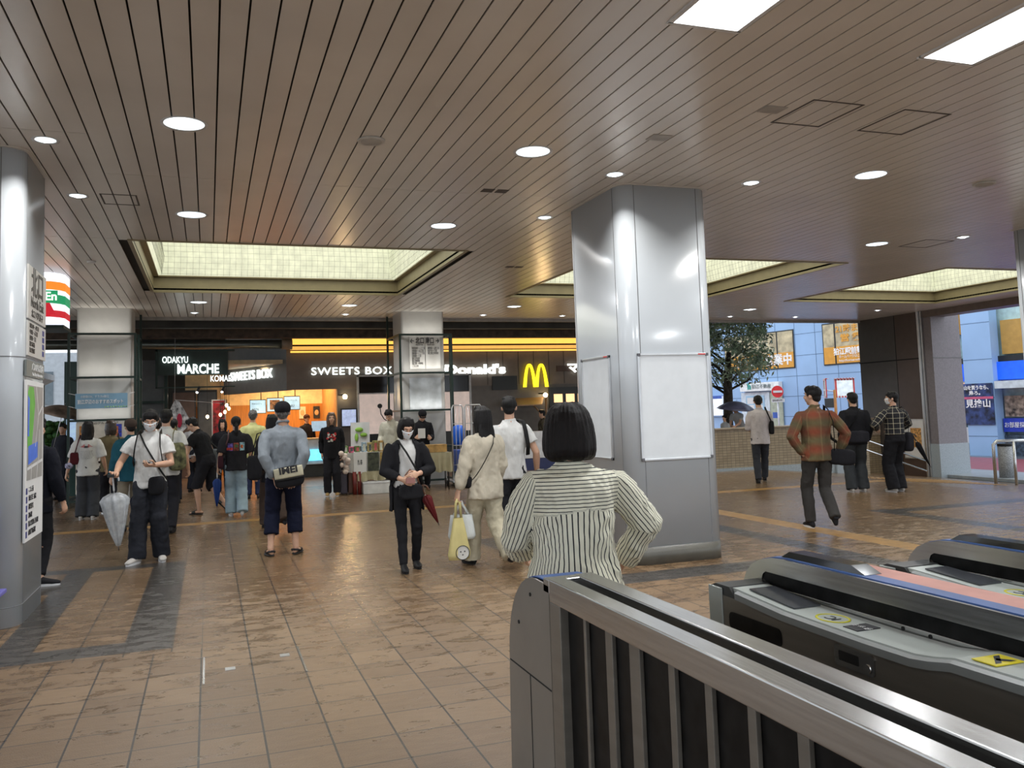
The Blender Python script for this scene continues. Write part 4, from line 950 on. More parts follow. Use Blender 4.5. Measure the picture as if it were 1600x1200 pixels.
# far left: convenience store sign, outdoors bits
sv=thing('store_sign',(-2.1,14.0,2.95),'backlit convenience store sign with orange green red bands','sign')
m_sv=mat('store_white',(.75,.78,.85),.3,emit=(.85,.9,1.0),es=.75)
def svbox(z0,z1,m,nm,e=0.0):
    b=MB(); pr=[(-2.62,13.6),(-2.16,13.62),(-2.05,13.72),(-2.0,13.85),(-2.0,14.3),(-2.62,14.3)]
    cxx,cyy_=-2.3,13.95
    pr=[(cxx+(x-cxx)*(1+e),cyy_+(y-cyy_)*(1+e)) for x,y in pr]
    b.rings([[Vector((x,y,z0)) for x,y in pr],[Vector((x,y,z1)) for x,y in pr]],smooth=False); b.build(nm,m,sv)
svbox(2.98,3.78,m_sv,'light_box'); svbox(3.50,3.62,mat('store_orange',(.8,.18,.01),.4,emit=(1.0,.28,.03),es=.6),'orange_band',.012)
svbox(3.30,3.43,mat('store_green',(.01,.22,.08),.4,emit=(.02,.5,.2),es=.35),'green_band',.012)
svbox(3.10,3.20,mat('store_redb',(.4,.01,.02),.4,emit=(.8,.02,.04),es=.4),'red_band',.012)
MB().rings([[Vector((-2.5+.3*t,13.595,3.75-.62*t)),Vector((-2.38+.3*t,13.595,3.75-.62*t))] for t in (0,1)],False,False,closed=False).build('seven_stroke', mat('store_redb'), sv)
text('ELEVEn',.17,(-2.32,13.58,3.39),mat('store_letter',(.85,.9,.85),.4,emit=(.9,1,.9),es=.7),sv,'-y',.01,.004,width=.5)
b=MB(); b.box(-2.6,-2.06,13.585,13.6,3.3,3.48); b.build('letter_plate', mat('store_green'), sv)
MB().box(-2.66,-1.98,13.6,14.3,2.93,2.98).build('bracket', M_green, sv)
# street seen at far left
st=thing('street_canopy',(-4.6,24,2.2),'grey sloping roof of a street shelter at the far left','roof')
b=MB(); b.rings([[Vector((-5.6,24,1.9)),Vector((-4.0,24,2.75)),Vector((-4.0,26,2.75)),Vector((-5.6,26,1.9))],[Vector((-5.6,24,2.0)),Vector((-4.0,24,2.9)),Vector((-4.0,26,2.9)),Vector((-5.6,26,2.0))]],smooth=False); b.build('roof_sheet', mat('roof_grey',hexc('#6d757c'),.4), st)
b=MB()
for x_ in (-5.3,-4.1): b.box(x_-.04,x_+.04,24.9,24.98,0,2.6)
b.build('post', M_green, st)
kb=thing('ticket_kiosk',(-3.0,20.6,0),'dark green kiosk with bright blue poster at the far left','kiosk')
MB().box(-2.95,-2.45,20.4,20.8,0,2.9).build('cabinet', mat('kiosk_green',hexc('#22403a'),.4), kb)
MB().box(-2.9,-2.68,20.38,20.4,.9,1.65).build('poster', mat('kiosk_poster',(.4,.55,.75),.4,emit=(.5,.7,1.0),es=.35,var=.3,scale=4), kb)
lw=thing('street_wall',(-4.2,22.5,0),'grey low concrete wall and planter at the far left street','wall')
MB().box(-6,-2.6,22.4,22.8,0,.95).build('wall_body', mat('street_concrete',hexc('#77777a'),.6,var=.1), lw)
MB().box(-6,-2.7,22.3,22.45,.45,.75).build('ledge', mat('street_ledge',hexc('#9a9a9c'),.6), lw)
hg=MB(); random.seed(3)
for k in range(260):
    hg.ell((-6+random.random()*2.4,26+random.random()*.5,.9+random.random()*.7),(.12,.12,.08),n=6,m=4)
tag(hg.build('hedge', mat('hedge_green',hexc('#3e6b34'),.7,var=.3,scale=8)),'clipped green hedge across the street at the far left','hedge')
fb=thing('far_building',(-7,40,0),'pale building across the street at the far left','building')
MB().box(-14,-3.6,40,44,0,4.6).build('wall_body', mat('pale_building',hexc('#9fa6ac'),.6,var=.05), fb)
for k in range(4): MB().box(-8.3+1.3*k,-7.5+1.3*k,39.95,40,2.4,3.8).build('window', mat('window_glass',(.1,.13,.15),.15), fb)

# ================================================================== goods stall in front of the middle far column
m_cloth=mat('beige_table_cloth',hexc('#a59d80'),.85,var=.05)
m_white2=mat('foam_white',(.62,.62,.6),.6)
tb=thing('stall_table',(3.2,17.1,0),'stall table draped with white sheets in front of the middle far column','table')
MB().box(2.5,3.75,16.8,17.4,.78,.80,.003).build('tabletop', M_white, tb)
for x_,y_ in ((2.55,16.85),(3.7,16.85),(2.55,17.35),(3.7,17.35)): MB().tube([(x_,y_,0),(x_,y_,.78)],.018,n=8).build('leg', M_black, tb)
def drape(x0,x1,y,z0,z1,amp=.02,seed=1,n=40):
    b=MB(); rows=[]
    for j in range(10):
        t=j/9; z=z1+(z0-z1)*t
        rows.append([Vector((x0+(x1-x0)*k/n, y-amp*t*(1+math.sin(k*.9+seed)+.5*math.sin(k*2.3+seed*2)), z+ (.015*math.sin(k*.5+seed) if j==9 else 0))) for k in range(n+1)])
    b.rings(rows,False,False,closed=False); 
    return b
o_=drape(2.5,3.75,16.78,.42,.805,.03,1).build('sheet', M_white2 if False else mat('white_sheet',(.55,.55,.52),.8)); tag(centre_origin(o_),'white sheet hanging over the front of the stall table','cloth')
o_=drape(2.75,3.8,16.70,.26,.45,.05,3).build('sheet', m_cloth); tag(centre_origin(o_),'beige crumpled cloth over the boxes under the stall table','cloth')
MB_box=MB().box(2.85,3.75,16.60,17.0,0,.22,.008)
bx=thing('foam_box',(3.3,16.8,0),'long white foam box on the floor under the stall','box'); MB_box.build('box_body', m_white2, bx)
MB().box(2.84,3.76,16.59,17.01,.2,.235,.006).build('lid', M_white, bx)
for k,(x_,lb) in enumerate(((2.5,'dark purple bag at the left end of the stall'),(2.66,'brown suitcase beside the stall leg'))):
    q=thing('suitcase',(x_,16.95,0),lb,'bag'); MB().box(x_-.07,x_+.07,16.8,17.15,.02,.46,.02).build('shell', mat('case_%d'%k,[(.05,.04,.06),(.12,.05,.03)][k],.4), q)
    MB().tube([(x_-.03,16.9,.46),(x_-.03,16.9,.52),(x_+.03,16.9,.52),(x_+.03,16.9,.46)],.008,n=6).build('handle', M_black, q)
for k,x_ in enumerate((2.70,2.79)):
    q=thing('red_tube',(x_,16.72,0),['left dark red cylinder under the stall table','right dark red cylinder under the stall table'][k],'container')
    MB().cyl((x_,16.72,.0),.04,.44,n=16).build('tube_body', mat('dark_red',(.16,.02,.015),.4), q)
goods=[(2.56,.14,'#7fa05a'),(2.68,.12,'#c85a78'),(2.80,.13,'#5f7f3c'),(2.93,.20,'#9fb8c8'),(3.05,.19,'#b8a468'),(3.16,.22,'#8f8a4a'),(3.27,.22,'#a5834a'),(3.40,.16,'#c8b890'),(3.50,.14,'#d8d8d0'),(3.62,.12,'#7f6f4f')]
names=['leafy green','pink','dark green','pale blue','gold printed','olive','brown','cream','white','tan']
for k,(x_,h_,c_) in enumerate(goods):
    q=thing('gift_box',(x_,17.0,.80),'%s package standing on the stall table'%names[k],'package','packages on the stall table')
    MB().box(x_-.045,x_+.045,16.92,17.02,.80,.80+h_,.005).build('carton', mat('goods_%d'%k,hexc(c_),.5,var=.3,scale=22), q)
    MB().box(x_-.025,x_+.025,16.915,16.92,.83,.80+h_*.8).build('paper_label', mat('lbl_%d'%(k%3),[(.6,.6,.5),(.1,.1,.1),(.5,.1,.1)][k%3],.6), q)
q=thing('calligraphy_sheet',(2.80,16.70,.45),'white paper bag with brushed characters hanging on the stall front','paper bag')
MB().box(2.68,2.93,16.69,16.71,.40,.82).build('sheet', M_paper, q); text('嵐ノ茶',.11,(2.8,16.685,.61),M_ink,q,'-y',.002,.002,width=.09)
q=thing('dark_poster',(3.06,16.70,.45),'black printed bag hanging on the stall front','poster')
MB().box(2.96,3.18,16.69,16.71,.44,.80).build('sheet', mat('dark_print',(.03,.035,.02),.5,var=.8,scale=12), q)
q=thing('gold_poster',(3.3,16.70,.45),'gold leaf patterned sheet on the stall front','poster'); MB().box(3.2,3.42,16.695,16.71,.5,.80).build('sheet', mat('gold_print',hexc('#9c8247'),.5,var=.3,scale=14), q)
q=thing('soft_toy',(2.52,16.65,.5),'cream white plush toys hanging at the left end of the stall','toy'); random.seed(5)
b=MB()
for k in range(9): b.ell((2.5+random.uniform(-.07,.07),16.66+random.uniform(-.04,.04),.45+.045*k),(.055,.05,.05),n=10,m=7)
b.build('plush', mat('plush_cream',hexc('#c9b8ac'),.9,var=.2,scale=12), q)
# second table, right of the column foot
t2=thing('stall_table',(4.3,16.8,0),'small side table with draped green beige cloth under cardboard boxes','table')
MB().box(3.95,4.62,16.6,16.95,.72,.74).build('tabletop', M_white, t2)
for x_,y_ in ((4.0,16.65),(4.58,16.65),(4.0,16.9),(4.58,16.9)): MB().tube([(x_,y_,0),(x_,y_,.72)],.014,n=8).build('leg', M_black, t2)
o_=drape(3.95,4.64,16.58,.36,.745,.03,5).build('sheet', m_cloth); tag(centre_origin(o_),'beige green cloth hanging from the side table','cloth')
q=thing('cardboard_box',(4.35,16.78,.745),'brown cardboard box on the side table','box'); MB().box(4.15,4.56,16.65,16.9,.745,.90,.004).build('carton', mat('cardboard',hexc('#a8844c'),.7,var=.2,scale=8), q)
eb=thing('display_easel',(3.25,19.0,0),'white display board on black legs with a green foam figure, left of the big window','display board')
MB().box(3.0,3.42,19.0,19.03,.85,1.38).build('board', M_paper, eb)
for x_ in (3.05,3.37): MB().tube([(x_,19.02,0),(x_,19.02,.86)],.012,n=6).build('leg', M_black, eb)
b=MB(); b.ell((3.18,18.97,1.22),(.09,.04,.05)); b.ell((3.28,18.97,1.10),(.08,.04,.045)); b.ell((3.12,18.97,1.05),(.04,.03,.09)); b.build('green_figure', mat('lime_foam',hexc('#8fbf4a'),.6), eb)
# roll cage trolley
rc=thing('roll_cage',(4.95,17.2,0),'grey wire roll cage trolley right of the middle far column','trolley')
for x0,x1 in ((4.78,5.02),(5.06,5.42)):
    MB().tube([(x0,17.0,.1),(x0,17.0,1.62),(x0+.03,17.0,1.68),(x1-.03,17.0,1.68),(x1,17.0,1.62),(x1,17.0,.1)],.016,n=8).build('hoop', M_alu, rc)
    n_=3 if x1-x0<.3 else 5
    b=MB()
    for k in range(1,n_): b.tube([(x0+(x1-x0)*k/n_,17.0,.12),(x0+(x1-x0)*k/n_,17.0,1.66)],.006,n=6)
    for z in (.45,.85,1.3): b.tube([(x0,17.0,z),(x1,17.0,z)],.008,n=6)
    b.build('wire_panel', M_alu, rc)
MB().box(4.75,5.45,16.9,17.6,.1,.13).build('base', M_alu, rc)
for x_,y_ in ((4.8,16.95),(5.4,16.95),(4.8,17.55),(5.4,17.55)): MB().cyl((x_-.015,y_,.05),.05,.03,n=14,axis='x').build('wheel', M_black, rc)
bc=thing('blue_crate',(5.1,16.9,.13),'blue plastic crate in the roll cage','crate'); MB().box(4.9,5.35,17.1,17.5,.3,.75,.01).build('crate_body', M_blue, bc)
bs_=thing('blue_sack',(5.0,16.6,.85),'bright blue cover beside the cream blouse woman','cover'); MB().ell((5.0,17.3,1.05),(.14,.2,.22),e=.7).build('sack', mat('blue_sheet',(.02,.14,.7),.5), bs_)

# ================================================================== street side at right: blue panelled building
U=Vector((-.1833,.983,0)); Nn=Vector((-.983,-.1833,0)); B0=Vector((24.97,21.99,0))   # U runs away from camera, Nn faces the hall
def bp_(s,z,o=0.0): p=B0+U*s+Nn*o; return Vector((p.x,p.y,z))
def s_of(y): return (y-21.99)/.983
def slab(s0,s1,z0,z1,o0,o1,name,m,parent=None):
    b=MB(); b.rings([[bp_(s0,z,o0),bp_(s1,z,o0),bp_(s1,z,o1),bp_(s0,z,o1)] for z in (z0,z1)],smooth=False)
    return b.build(name,m,parent)
m_blue=mat('blue_grey_cladding',hexc('#93b4da'),.35,var=.04,scale=.7)
m_bj=mat('cladding_joint',hexc('#4f6a8c'),.6)
m_ban=mat('orange_window_banner',hexc('#d99a35'),.5,var=.04)
m_glassw=mat('warm_glass',hexc('#b8aa88'),.25,var=.2,scale=3)
BD=thing('office_building',tuple(bp_(3,-.5)),'blue grey panelled office building across the street','building')
slab(1.2,16,-.5,9,0,-.4,'facade',m_blue,BD)
b=MB()
for z in (-.05,.9,1.75,2.6,3.45,4.35,5.2):
    b.rings([[bp_(1.2,zz,.004),bp_(16,zz,.004),bp_(16,zz,-.01),bp_(1.2,zz,-.01)] for zz in (z,z+.02)],smooth=False)
for s in np.arange(1.6,16,1.05):
    b.rings([[bp_(s,zz,.004),bp_(s+.02,zz,.004),bp_(s+.02,zz,-.01),bp_(s,zz,-.01)] for zz in (-.5,9)],smooth=False)
b.build('cladding_joints',m_bj,BD)
# upper windows with orange banners
def upper_window(s0,s1,z0,z1,split,label_lines):
    w_=slab(s0,s1,z0-.05,z1+.05,.01,.03,'window_frame',M_black,BD)
    for a,c in ((s0+.05,split-.04),(split+.04,s1-.05)):
        slab(a,c,z0,z1,.03,.04,'pane',m_glassw,w_); slab(a,c,z0,z0+(z1-z0)*.42,.04,.05,'banner',m_ban,w_)
    return w_
wA=s_of(29.8); wB=s_of(33.8); w1=upper_window(wA,wB,3.0,4.55,s_of(30.7),None)
wC=s_of(26.3); wD=s_of(28.35); w2=upper_window(wC,wD,3.0,4.6,s_of(27.75),None)
rzB=math.atan2(Nn.y,Nn.x)+R(90)
def btext(t,size,s,z,m,par,width=None,o=.055,bold=.0):
    p=bp_(s,z,o); return text(t,size,(p.x,p.y,p.z),m,par,rotz=rzB,depth=.01,bold=bold,width=width)
m_wb=mat('banner_lettering',(.85,.85,.85),.5)
btext('土日祝 営業中',.5,s_of(31.5),3.32,m_wb,w1,width=3.2,bold=.015)
btext('狛江駅前整骨院',.3,s_of(26.9),3.45,m_wb,w2,width=1.9,bold=.008)
btext('ホームページはこちら',.14,s_of(27.0),3.25,m_wb,w2,width=1.2); btext('http://komae-seikotsu',.13,s_of(27.0),3.1,m_wb,w2,width=1.2)
btext('21時まで',.34,s_of(27.0),4.35,m_ban,w2,width=1.4,bold=.008); btext('営 業',.32,s_of(27.0),3.98,m_ban,w2,width=1.0,bold=.012)
# small square openings low on the wall
for k,yy in enumerate((28.0,26.9,26.0)):
    slab(s_of(yy),s_of(yy)+.45,1.25,1.62,.005,.015,'small_window',M_black,BD)
# estate agent
es_=thing('agency_shopfront',tuple(bp_(s_of(31.6),-.5)),'estate agent shop front with glass door below a white sign','shop front')
slab(s_of(30.55),s_of(32.75),2.05,2.42,.02,.25,'sign_box',mat('agency_sign',(.8,.82,.82),.4),es_)
lo=bp_(s_of(32.15),2.22,.265)
b=MB()
for ds,c in ((0,0),):
    pass
btext('h',.36,s_of(32.2),2.26,mat('agency_green',(.02,.35,.3),.4),es_,o=.265,bold=.02,width=.2)
btext('狛江不動産',.2,s_of(31.5),2.24,mat('agency_grey',(.2,.25,.25),.4),es_,o=.265,width=1.1)
slab(s_of(31.2),s_of(32.9),-.5,2.0,.01,.05,'window_wall',mat('agency_white',(.6,.68,.75),.4),es_)
f_=slab(s_of(31.55),s_of(32.6),.45,1.85,.05,.07,'show_window',mat('agency_glass',hexc('#9fc4de'),.2),es_)
for i in range(2):
    for j in range(4): slab(s_of(31.65)+i*.5,s_of(31.65)+i*.5+.4,.5+j*.33,.78+j*.33,.07,.075,'listing_sheet',M_paper,f_)
slab(s_of(31.5),s_of(32.8),-.5,.1,.05,.08,'brick_base',mat('dark_brick',hexc('#3a4858'),.5,var=.4,scale=10),es_)
d_=slab(s_of(30.55),s_of(31.3),-.5,1.95,.03,.08,'glass_door',mat('door_glass',hexc('#a8b09c'),.15),es_)
slab(s_of(31.22),s_of(31.36),-.5,1.98,.05,.11,'door_frame',mat('agency_white'),es_); slab(s_of(31.2),s_of(31.23),.3,.8,.1,.15,'handle',M_chrome,d_)
slab(s_of(30.75),s_of(31.1),.85,1.1,.08,.085,'blue_sticker',M_blue,d_)
vb=thing('vending_board',tuple(bp_(s_of(34.3),-.5)),'white lit poster box with blue top left of the estate agent','board')
slab(s_of(33.9),s_of(34.9),1.0,1.9,.05,.25,'poster_box',mat('box_white',(.75,.8,.85),.4,emit=(.8,.9,1),es=.3),vb); slab(s_of(33.9),s_of(34.9),1.78,1.92,.05,.26,'blue_top',M_blue,vb)
# no entry sign
ne=thing('no_entry_sign',(22.9,30.3,-.5),'round red no entry traffic sign on a white pole','traffic sign')
c=Vector((22.9,30.3,1.98)); t=Vector((-.36,-.93,0)).normalized()
Mx=Matrix.Rotation(math.atan2(t.y,t.x)+R(90),4,'Z')
def disc(r,d,nm,m):
    b=MB(); b.cyl((0,0,0),r,.02,n=36,axis='y'); bmesh.ops.transform(b.bm,matrix=Matrix.Translation(c+t*d)@Mx,verts=b.bm.verts); b.build(nm,m,ne)
disc(.26,.0,'rim',M_paper); disc(.25,.012,'red_disc',mat('sign_red',(.7,.015,.02),.4))
b=MB(); b.box(-.19,.19,-.01,.01,-.045,.045); bmesh.ops.transform(b.bm,matrix=Matrix.Translation(c+t*.04)@Mx,verts=b.bm.verts); b.build('white_bar',M_paper,ne)
b=MB(); b.box(-.27,.27,-.01,.01,-.45,-.30); bmesh.ops.transform(b.bm,matrix=Matrix.Translation(c+t*.02)@Mx,verts=b.bm.verts); pl_=b.build('plate',M_paper,ne)
text('自転車を除く',.1,tuple(c+t*.035+Vector((0,0,-.375))),M_ink,ne,rotz=math.atan2(t.y,t.x)+R(90),depth=.004,width=.46)
MB().tube([(22.93,30.36,-.5),(22.93,30.36,2.1)],.035,n=10).build('pole',M_white,ne)
# road mirror pair with red white rims
rm=thing('road_mirror',(20.8,24.2,-.5),'pair of square road mirrors with red and white striped rims','mirror')
m_strp=bpy.data.materials.new('red_white_stripe'); m_strp.use_nodes=True; n,l,bs=nodes_of(m_strp)
tcn=n.new('ShaderNodeTexCoord'); wv=n.new('ShaderNodeTexWave'); wv.inputs['Scale'].default_value=3.2; l.new(tcn.outputs['Object'],wv.inputs[0]); cr=n.new('ShaderNodeValToRGB'); cr.color_ramp.interpolation='CONSTANT'; cr.color_ramp.elements[0].color=(.6,.02,.02,1); cr.color_ramp.elements[1].color=(.75,.72,.7,1); cr.color_ramp.elements[1].position=.5
l.new(wv.outputs[0],cr.inputs[0]); l.new(cr.outputs[0],bs.inputs['Base Color'])
for (cx_,cyy_,hw,ang) in ((21.1,24.2,.34,-20),(20.35,24.3,.28,55)):
    Mz=Matrix.Translation((cx_,cyy_,1.95))@Matrix.Rotation(R(ang),4,'Z')
    b=MB(); 
    for a_,c_,d_,e_ in ((-hw,hw,-.33,-.27),(-hw,hw,.27,.33),(-hw,-hw+.06,-.33,.33),(hw-.06,hw,-.33,.33)): b.box(a_,c_,-.03,.03,d_,e_)
    b.box(-hw,hw,-.12,.02,.33,.35)
    bmesh.ops.transform(b.bm,matrix=Mz,verts=b.bm.verts); fr_=b.build('mirror_rim',m_strp,rm)
    b=MB(); b.box(-hw+.05,hw-.05,-.02,.0,-.28,.28); bmesh.ops.transform(b.bm,matrix=Mz,verts=b.bm.verts); b.build('mirror_glass',mat('mirror',(.6,.62,.62),.03,metal=1.0),fr_)
MB().tube([(20.75,24.3,-.5),(20.75,24.3,1.9)],.05,n=12).build('pole',mat('pole_orange',hexc('#b5793a'),.5),rm)
MB().tube([(20.35,24.35,1.9),(20.75,24.32,1.85),(21.1,24.25,1.9)],.02,n=8).build('arm',M_alu,rm)
# right shops with blue column, gold panels and poster
RS=thing('bank_building',tuple(bp_(-1.5,-.5)),'building with gold panels and blue band right of the grey pillar','building')
slab(-6,1.18,-.5,9,-.5,-.9,'rear_wall',mat('pale_glass_wall',hexc('#b5d2d2'),.3),RS)
for s0,s1,z0,z1,c_ in ((.55,1.15,3.7,5.6,'#b98836'),(-1.4,-.55,2.9,4.05,'#b99046'),(-3.4,-2.2,2.9,4.05,'#b99046')):
    slab(s0,s1,z0,z1,-.3,-.5,'gold_panel',mat('gold_'+c_[1:],hexc(c_),.4,var=.05),RS)
slab(-6,1.15,2.65,2.85,-.2,-.5,'dark_band',M_black,RS)
slab(-6,1.15,2.05,2.65,-.1,-.5,'blue_band',mat('bright_blue_band',(.01,.1,.75),.4,emit=(.02,.15,1),es=.25),RS)
slab(-.45,.55,-.5,9,.15,-.3,'blue_column',m_blue,RS)
b=MB()
for z in (.15,1.45,2.75,4.0,5.2):
    b.rings([[bp_(-.45,zz,.154),bp_(.55,zz,.154),bp_(.55,zz,.14),bp_(-.45,zz,.14)] for zz in (z,z+.02)],smooth=False)
b.build('column_joints',m_bj,RS)
slab(.6,1.25,1.55,2.0,-.3,-.5,'lit_recess',mat('shop_lit',hexc('#c99a70'),.5,emit=(1,.6,.35),es=.5),RS)
f_=slab(.55,1.15,.75,1.5,-.25,-.5,'show_window',mat('agency_glass'),RS)
for i in range(2):
    for j in range(2): slab(.6+i*.36,.6+i*.36+.3,.82+j*.33,1.1+j*.33,-.24,-.25,'listing_sheet',M_paper,f_)
slab(.55,1.15,-.5,.55,-.2,-.5,'teal_brick',mat('teal_brick',hexc('#2f4a52'),.5,var=.35,scale=9),RS)
slab(-3,-.5,-.5,.2,-.2,-.5,'brick_base',mat('dark_brick'),RS); slab(-3,-.5,.3,.75,-.15,-.5,'blue_panel',mat('blue_panel',(.02,.05,.45),.4),RS)
btext('お部屋探し',.2,-.95,.52,m_wb,RS,width=.8,o=-.13)
slab(-3,-.5,.8,1.5,-.3,-.5,'shop_shelf',mat('shelf_mix',hexc('#8f7f70'),.5,var=.5,scale=6),RS)
slab(-3,-.55,1.75,2.0,.3,-.5,'awning',mat('awning_white',(.55,.62,.66),.5),RS)
po=thing('mountain_poster',tuple(bp_(.1,.3)),'dark blue mountain poster on the blue column','poster')
slab(-.42,.62,.55,1.95,.17,.19,'sheet',mat('poster_navy',hexc('#2a3a66'),.4,var=.5,scale=5),po)
btext('山を買うなら、',.16,.1,1.80,m_wb,po,width=.85,o=.2,bold=.004); btext('鳥ろ。',.16,.15,1.62,m_wb,po,width=.4,o=.2,bold=.004); btext('見捨山',.3,.1,1.25,m_wb,po,width=.85,o=.2,bold=.006)
slab(-.42,.62,1.42,1.50,.191,.195,'pink_line',mat('pink_line',(.55,.1,.2),.4),po); slab(.75,1.2,-.1,.45,-.18,-.19,'notice',M_paper,RS)
# ground kerb strip
struct(MB().box(17.6,19.4,10,19,-.5,-.42,.01).build('trim_70', mat('kerb_stone',hexc('#8d9499'),.4)))

# street tree
tr=thing('street_tree',(15.0,22.2,-.4),'leafy street tree with rough dark trunk beyond the big column','tree')
b=MB(); random.seed(11)
m_bark=mat('bark',hexc('#3a342c'),.9,var=.3,scale=14,bump=.6,bscale=30)
b.tube([(14.95,22.2,-.4),(14.93,22.2,.8),(14.98,22.2,1.7),(15.0,22.2,2.4),(15.05,22.15,3.1)],[.17,.15,.14,.12,.07],n=12)
tips=[]
for k in range(16):
    a=random.uniform(0,2*math.pi); z0=random.uniform(1.7,2.8); L_=random.uniform(.7,1.5)
    p0=Vector((15,22.2,z0)); p1=p0+Vector((math.cos(a)*L_*.5,math.sin(a)*L_*.5,random.uniform(.1,.5))); p2=p1+Vector((math.cos(a)*L_*.5,math.sin(a)*L_*.5,random.uniform(.1,.6)))
    b.tube([p0,p1,p2],[.04,.025,.012],n=6); tips+= [p1,p2]
b.build('trunk',m_bark,tr)
verts=[];faces=[]
def leaf(p,d,nrm,L_,W_):
    side=d.cross(nrm).normalized()*W_
    i=len(verts); mid=p+d*L_*.5+nrm*L_*.08
    verts.extend([p,mid+side,p+d*L_,mid-side]); faces.append((i,i+1,i+2,i+3))
cl=[]
for k in range(150):
    th=random.uniform(0,2*math.pi); ph=math.acos(random.uniform(-.75,1)); r_=random.uniform(.55,1.0)**.5
    cl.append(Vector((15.0+1.35*r_*math.sin(ph)*math.cos(th),22.2+1.2*r_*math.sin(ph)*math.sin(th),3.25+1.45*r_*math.cos(ph))))
for c_ in cl:
    for j in range(42):
        p=c_+Vector((random.gauss(0,.13),random.gauss(0,.13),random.gauss(0,.11)))
        d=(Vector((random.gauss(0,1),random.gauss(0,1),random.gauss(-.35,.6)))).normalized(); nr=Vector((random.gauss(0,.5),random.gauss(0,.5),1)).normalized()
        leaf(p,d,nr,random.uniform(.13,.21),random.uniform(.028,.042))
me=bpy.data.meshes.new('foliage'); me.from_pydata([tuple(v-Vector(tr.location)) for v in verts],[],faces); me.materials.append(mat('leaf_green',hexc('#a6bb9e'),.25,var=.35,scale=3,spec=.8))
o=bpy.data.objects.new('foliage',me); COL.objects.link(o); o.parent=tr
# ================================================================== people
def remesh(mb, voxel, smooth=3, fac=.5):
    bmesh.ops.recalc_face_normals(mb.bm, faces=mb.bm.faces)
    me = bpy.data.meshes.new('tmp'); mb.bm.to_mesh(me); mb.bm.free()
    o = bpy.data.objects.new('tmp', me); COL.objects.link(o)
    r = o.modifiers.new('r','REMESH'); r.mode = 'VOXEL'; r.voxel_size = voxel; r.use_smooth_shade = True
    if smooth:
        s = o.modifiers.new('s','SMOOTH'); s.factor = fac; s.iterations = smooth
    dg = bpy.context.evaluated_depsgraph_get()
    m2 = bpy.data.meshes.new_from_object(o.evaluated_get(dg))
    bpy.data.objects.remove(o); bpy.data.meshes.remove(me)
    for p in m2.polygons: p.use_smooth = True
    return m2
def put(me, name, m, parent, mats=None):
    me.name = name; me.materials.clear()
    for mm in (mats or [m]): me.materials.append(mm)
    o = bpy.data.objects.new(name, me); COL.objects.link(o); o.parent = parent
    return o
def lerp(a, b, t): return a+(b-a)*t
def ik(A, C, l1, l2, pole):
    A, C, pole = Vector(A), Vector(C), Vector(pole)
    d = C-A; L = min(d.length, (l1+l2)*.999)
    C2 = A+d.normalized()*L
    a = (l1*l1-l2*l2+L*L)/(2*L); h = math.sqrt(max(0, l1*l1-a*a))
    u = d.normalized(); p = pole-u*pole.dot(u)
    p = p.normalized() if p.length > 1e-5 else u.orthogonal().normalized()
    return A+u*a+p*h, C2
HANDS = {}
def hand_mesh(curl, voxel):
    k = (curl, voxel)
    if k in HANDS: return HANDS[k]
    b = MB()
    # wrist at origin, fingers +Y, palm faces +Z, thumb on +X (right hand seen palm up is mirrored later)
    b.tube([(0,-.03,0),(0,.01,0),(0,.045,.001),(0,.085,.002)], [(.026,.021),(.027,.019),(.038,.017),(.040,.014)], n=14, ref=(1,0,0), roundcap=True)
    for i,(x,L_,dy) in enumerate(((.030,.070,.0),(.010,.078,.004),(-.011,.073,.002),(-.031,.056,-.008))):
        p = Vector((x,.082+dy,.002)); ang = 0; pts=[p-Vector((0,.02,0)), p.copy()]; segs=(.45,.32,.23)
        cc = curl*(1+.12*i)
        for s,f in zip(segs,(.9,1.1,.8)):
            ang += cc*f
            p = p+Vector((x*.12*s,math.cos(ang)*L_*s,math.sin(ang)*L_*s)); pts.append(p.copy())
        b.tube(pts, [.0095,.0095,.0088,.0082,.0066], n=10, roundcap=True)
    t0=Vector((.026,.012,.006))
    b.tube([t0, t0+Vector((.024,.022,.012)), t0+Vector((.034,.046,.020+.02*curl)), t0+Vector((.030-.012*curl,.070,.028+.022*curl))], [.015,.012,.0105,.0078], n=10, roundcap=True)
    me = remesh(b, voxel, 2, .5); HANDS[k] = me
    return me
SKIN = mat('skin', hexc('#c39a80'), .5, var=.05, scale=9)
SKIN.node_tree.nodes['Principled BSDF'].inputs['Subsurface Weight'].default_value = .08
SKIN.node_tree.nodes['Principled BSDF'].inputs['Subsurface Radius'].default_value = (.02,.008,.004)
HAIR = mat('black_hair', (.004,.0035,.0035), .5, var=.3, scale=40, bump=.5, bscale=160, stretch=(6,6,.5), spec=.3)
HAIRB = mat('dark_brown_hair', (.006,.0035,.0028), .5, var=.3, scale=40, bump=.35, bscale=120, stretch=(6,6,.3), spec=.2)
HAIRG = mat('grey_hair', (.10,.095,.09), .5, var=.5, scale=40, bump=.3, bscale=150)
EYEW = mat('eye_white', (.6,.58,.56), .3); EYED = mat('eye_dark', (.01,.007,.006), .15); LIP = mat('lip', (.42,.2,.17), .45)
MASK = mat('mask_white', (.68,.7,.72), .75, var=.02, bump=.1)
def cloth(name, c, **k):
    a = dict(rough=.9, var=.10, scale=5, bump=.9, bscale=16, sheen=0.0, spec=.18, stretch=(1,1,.55)); a.update(k)
    return mat('cloth_'+name, hexc(c) if isinstance(c,str) else c, **a)

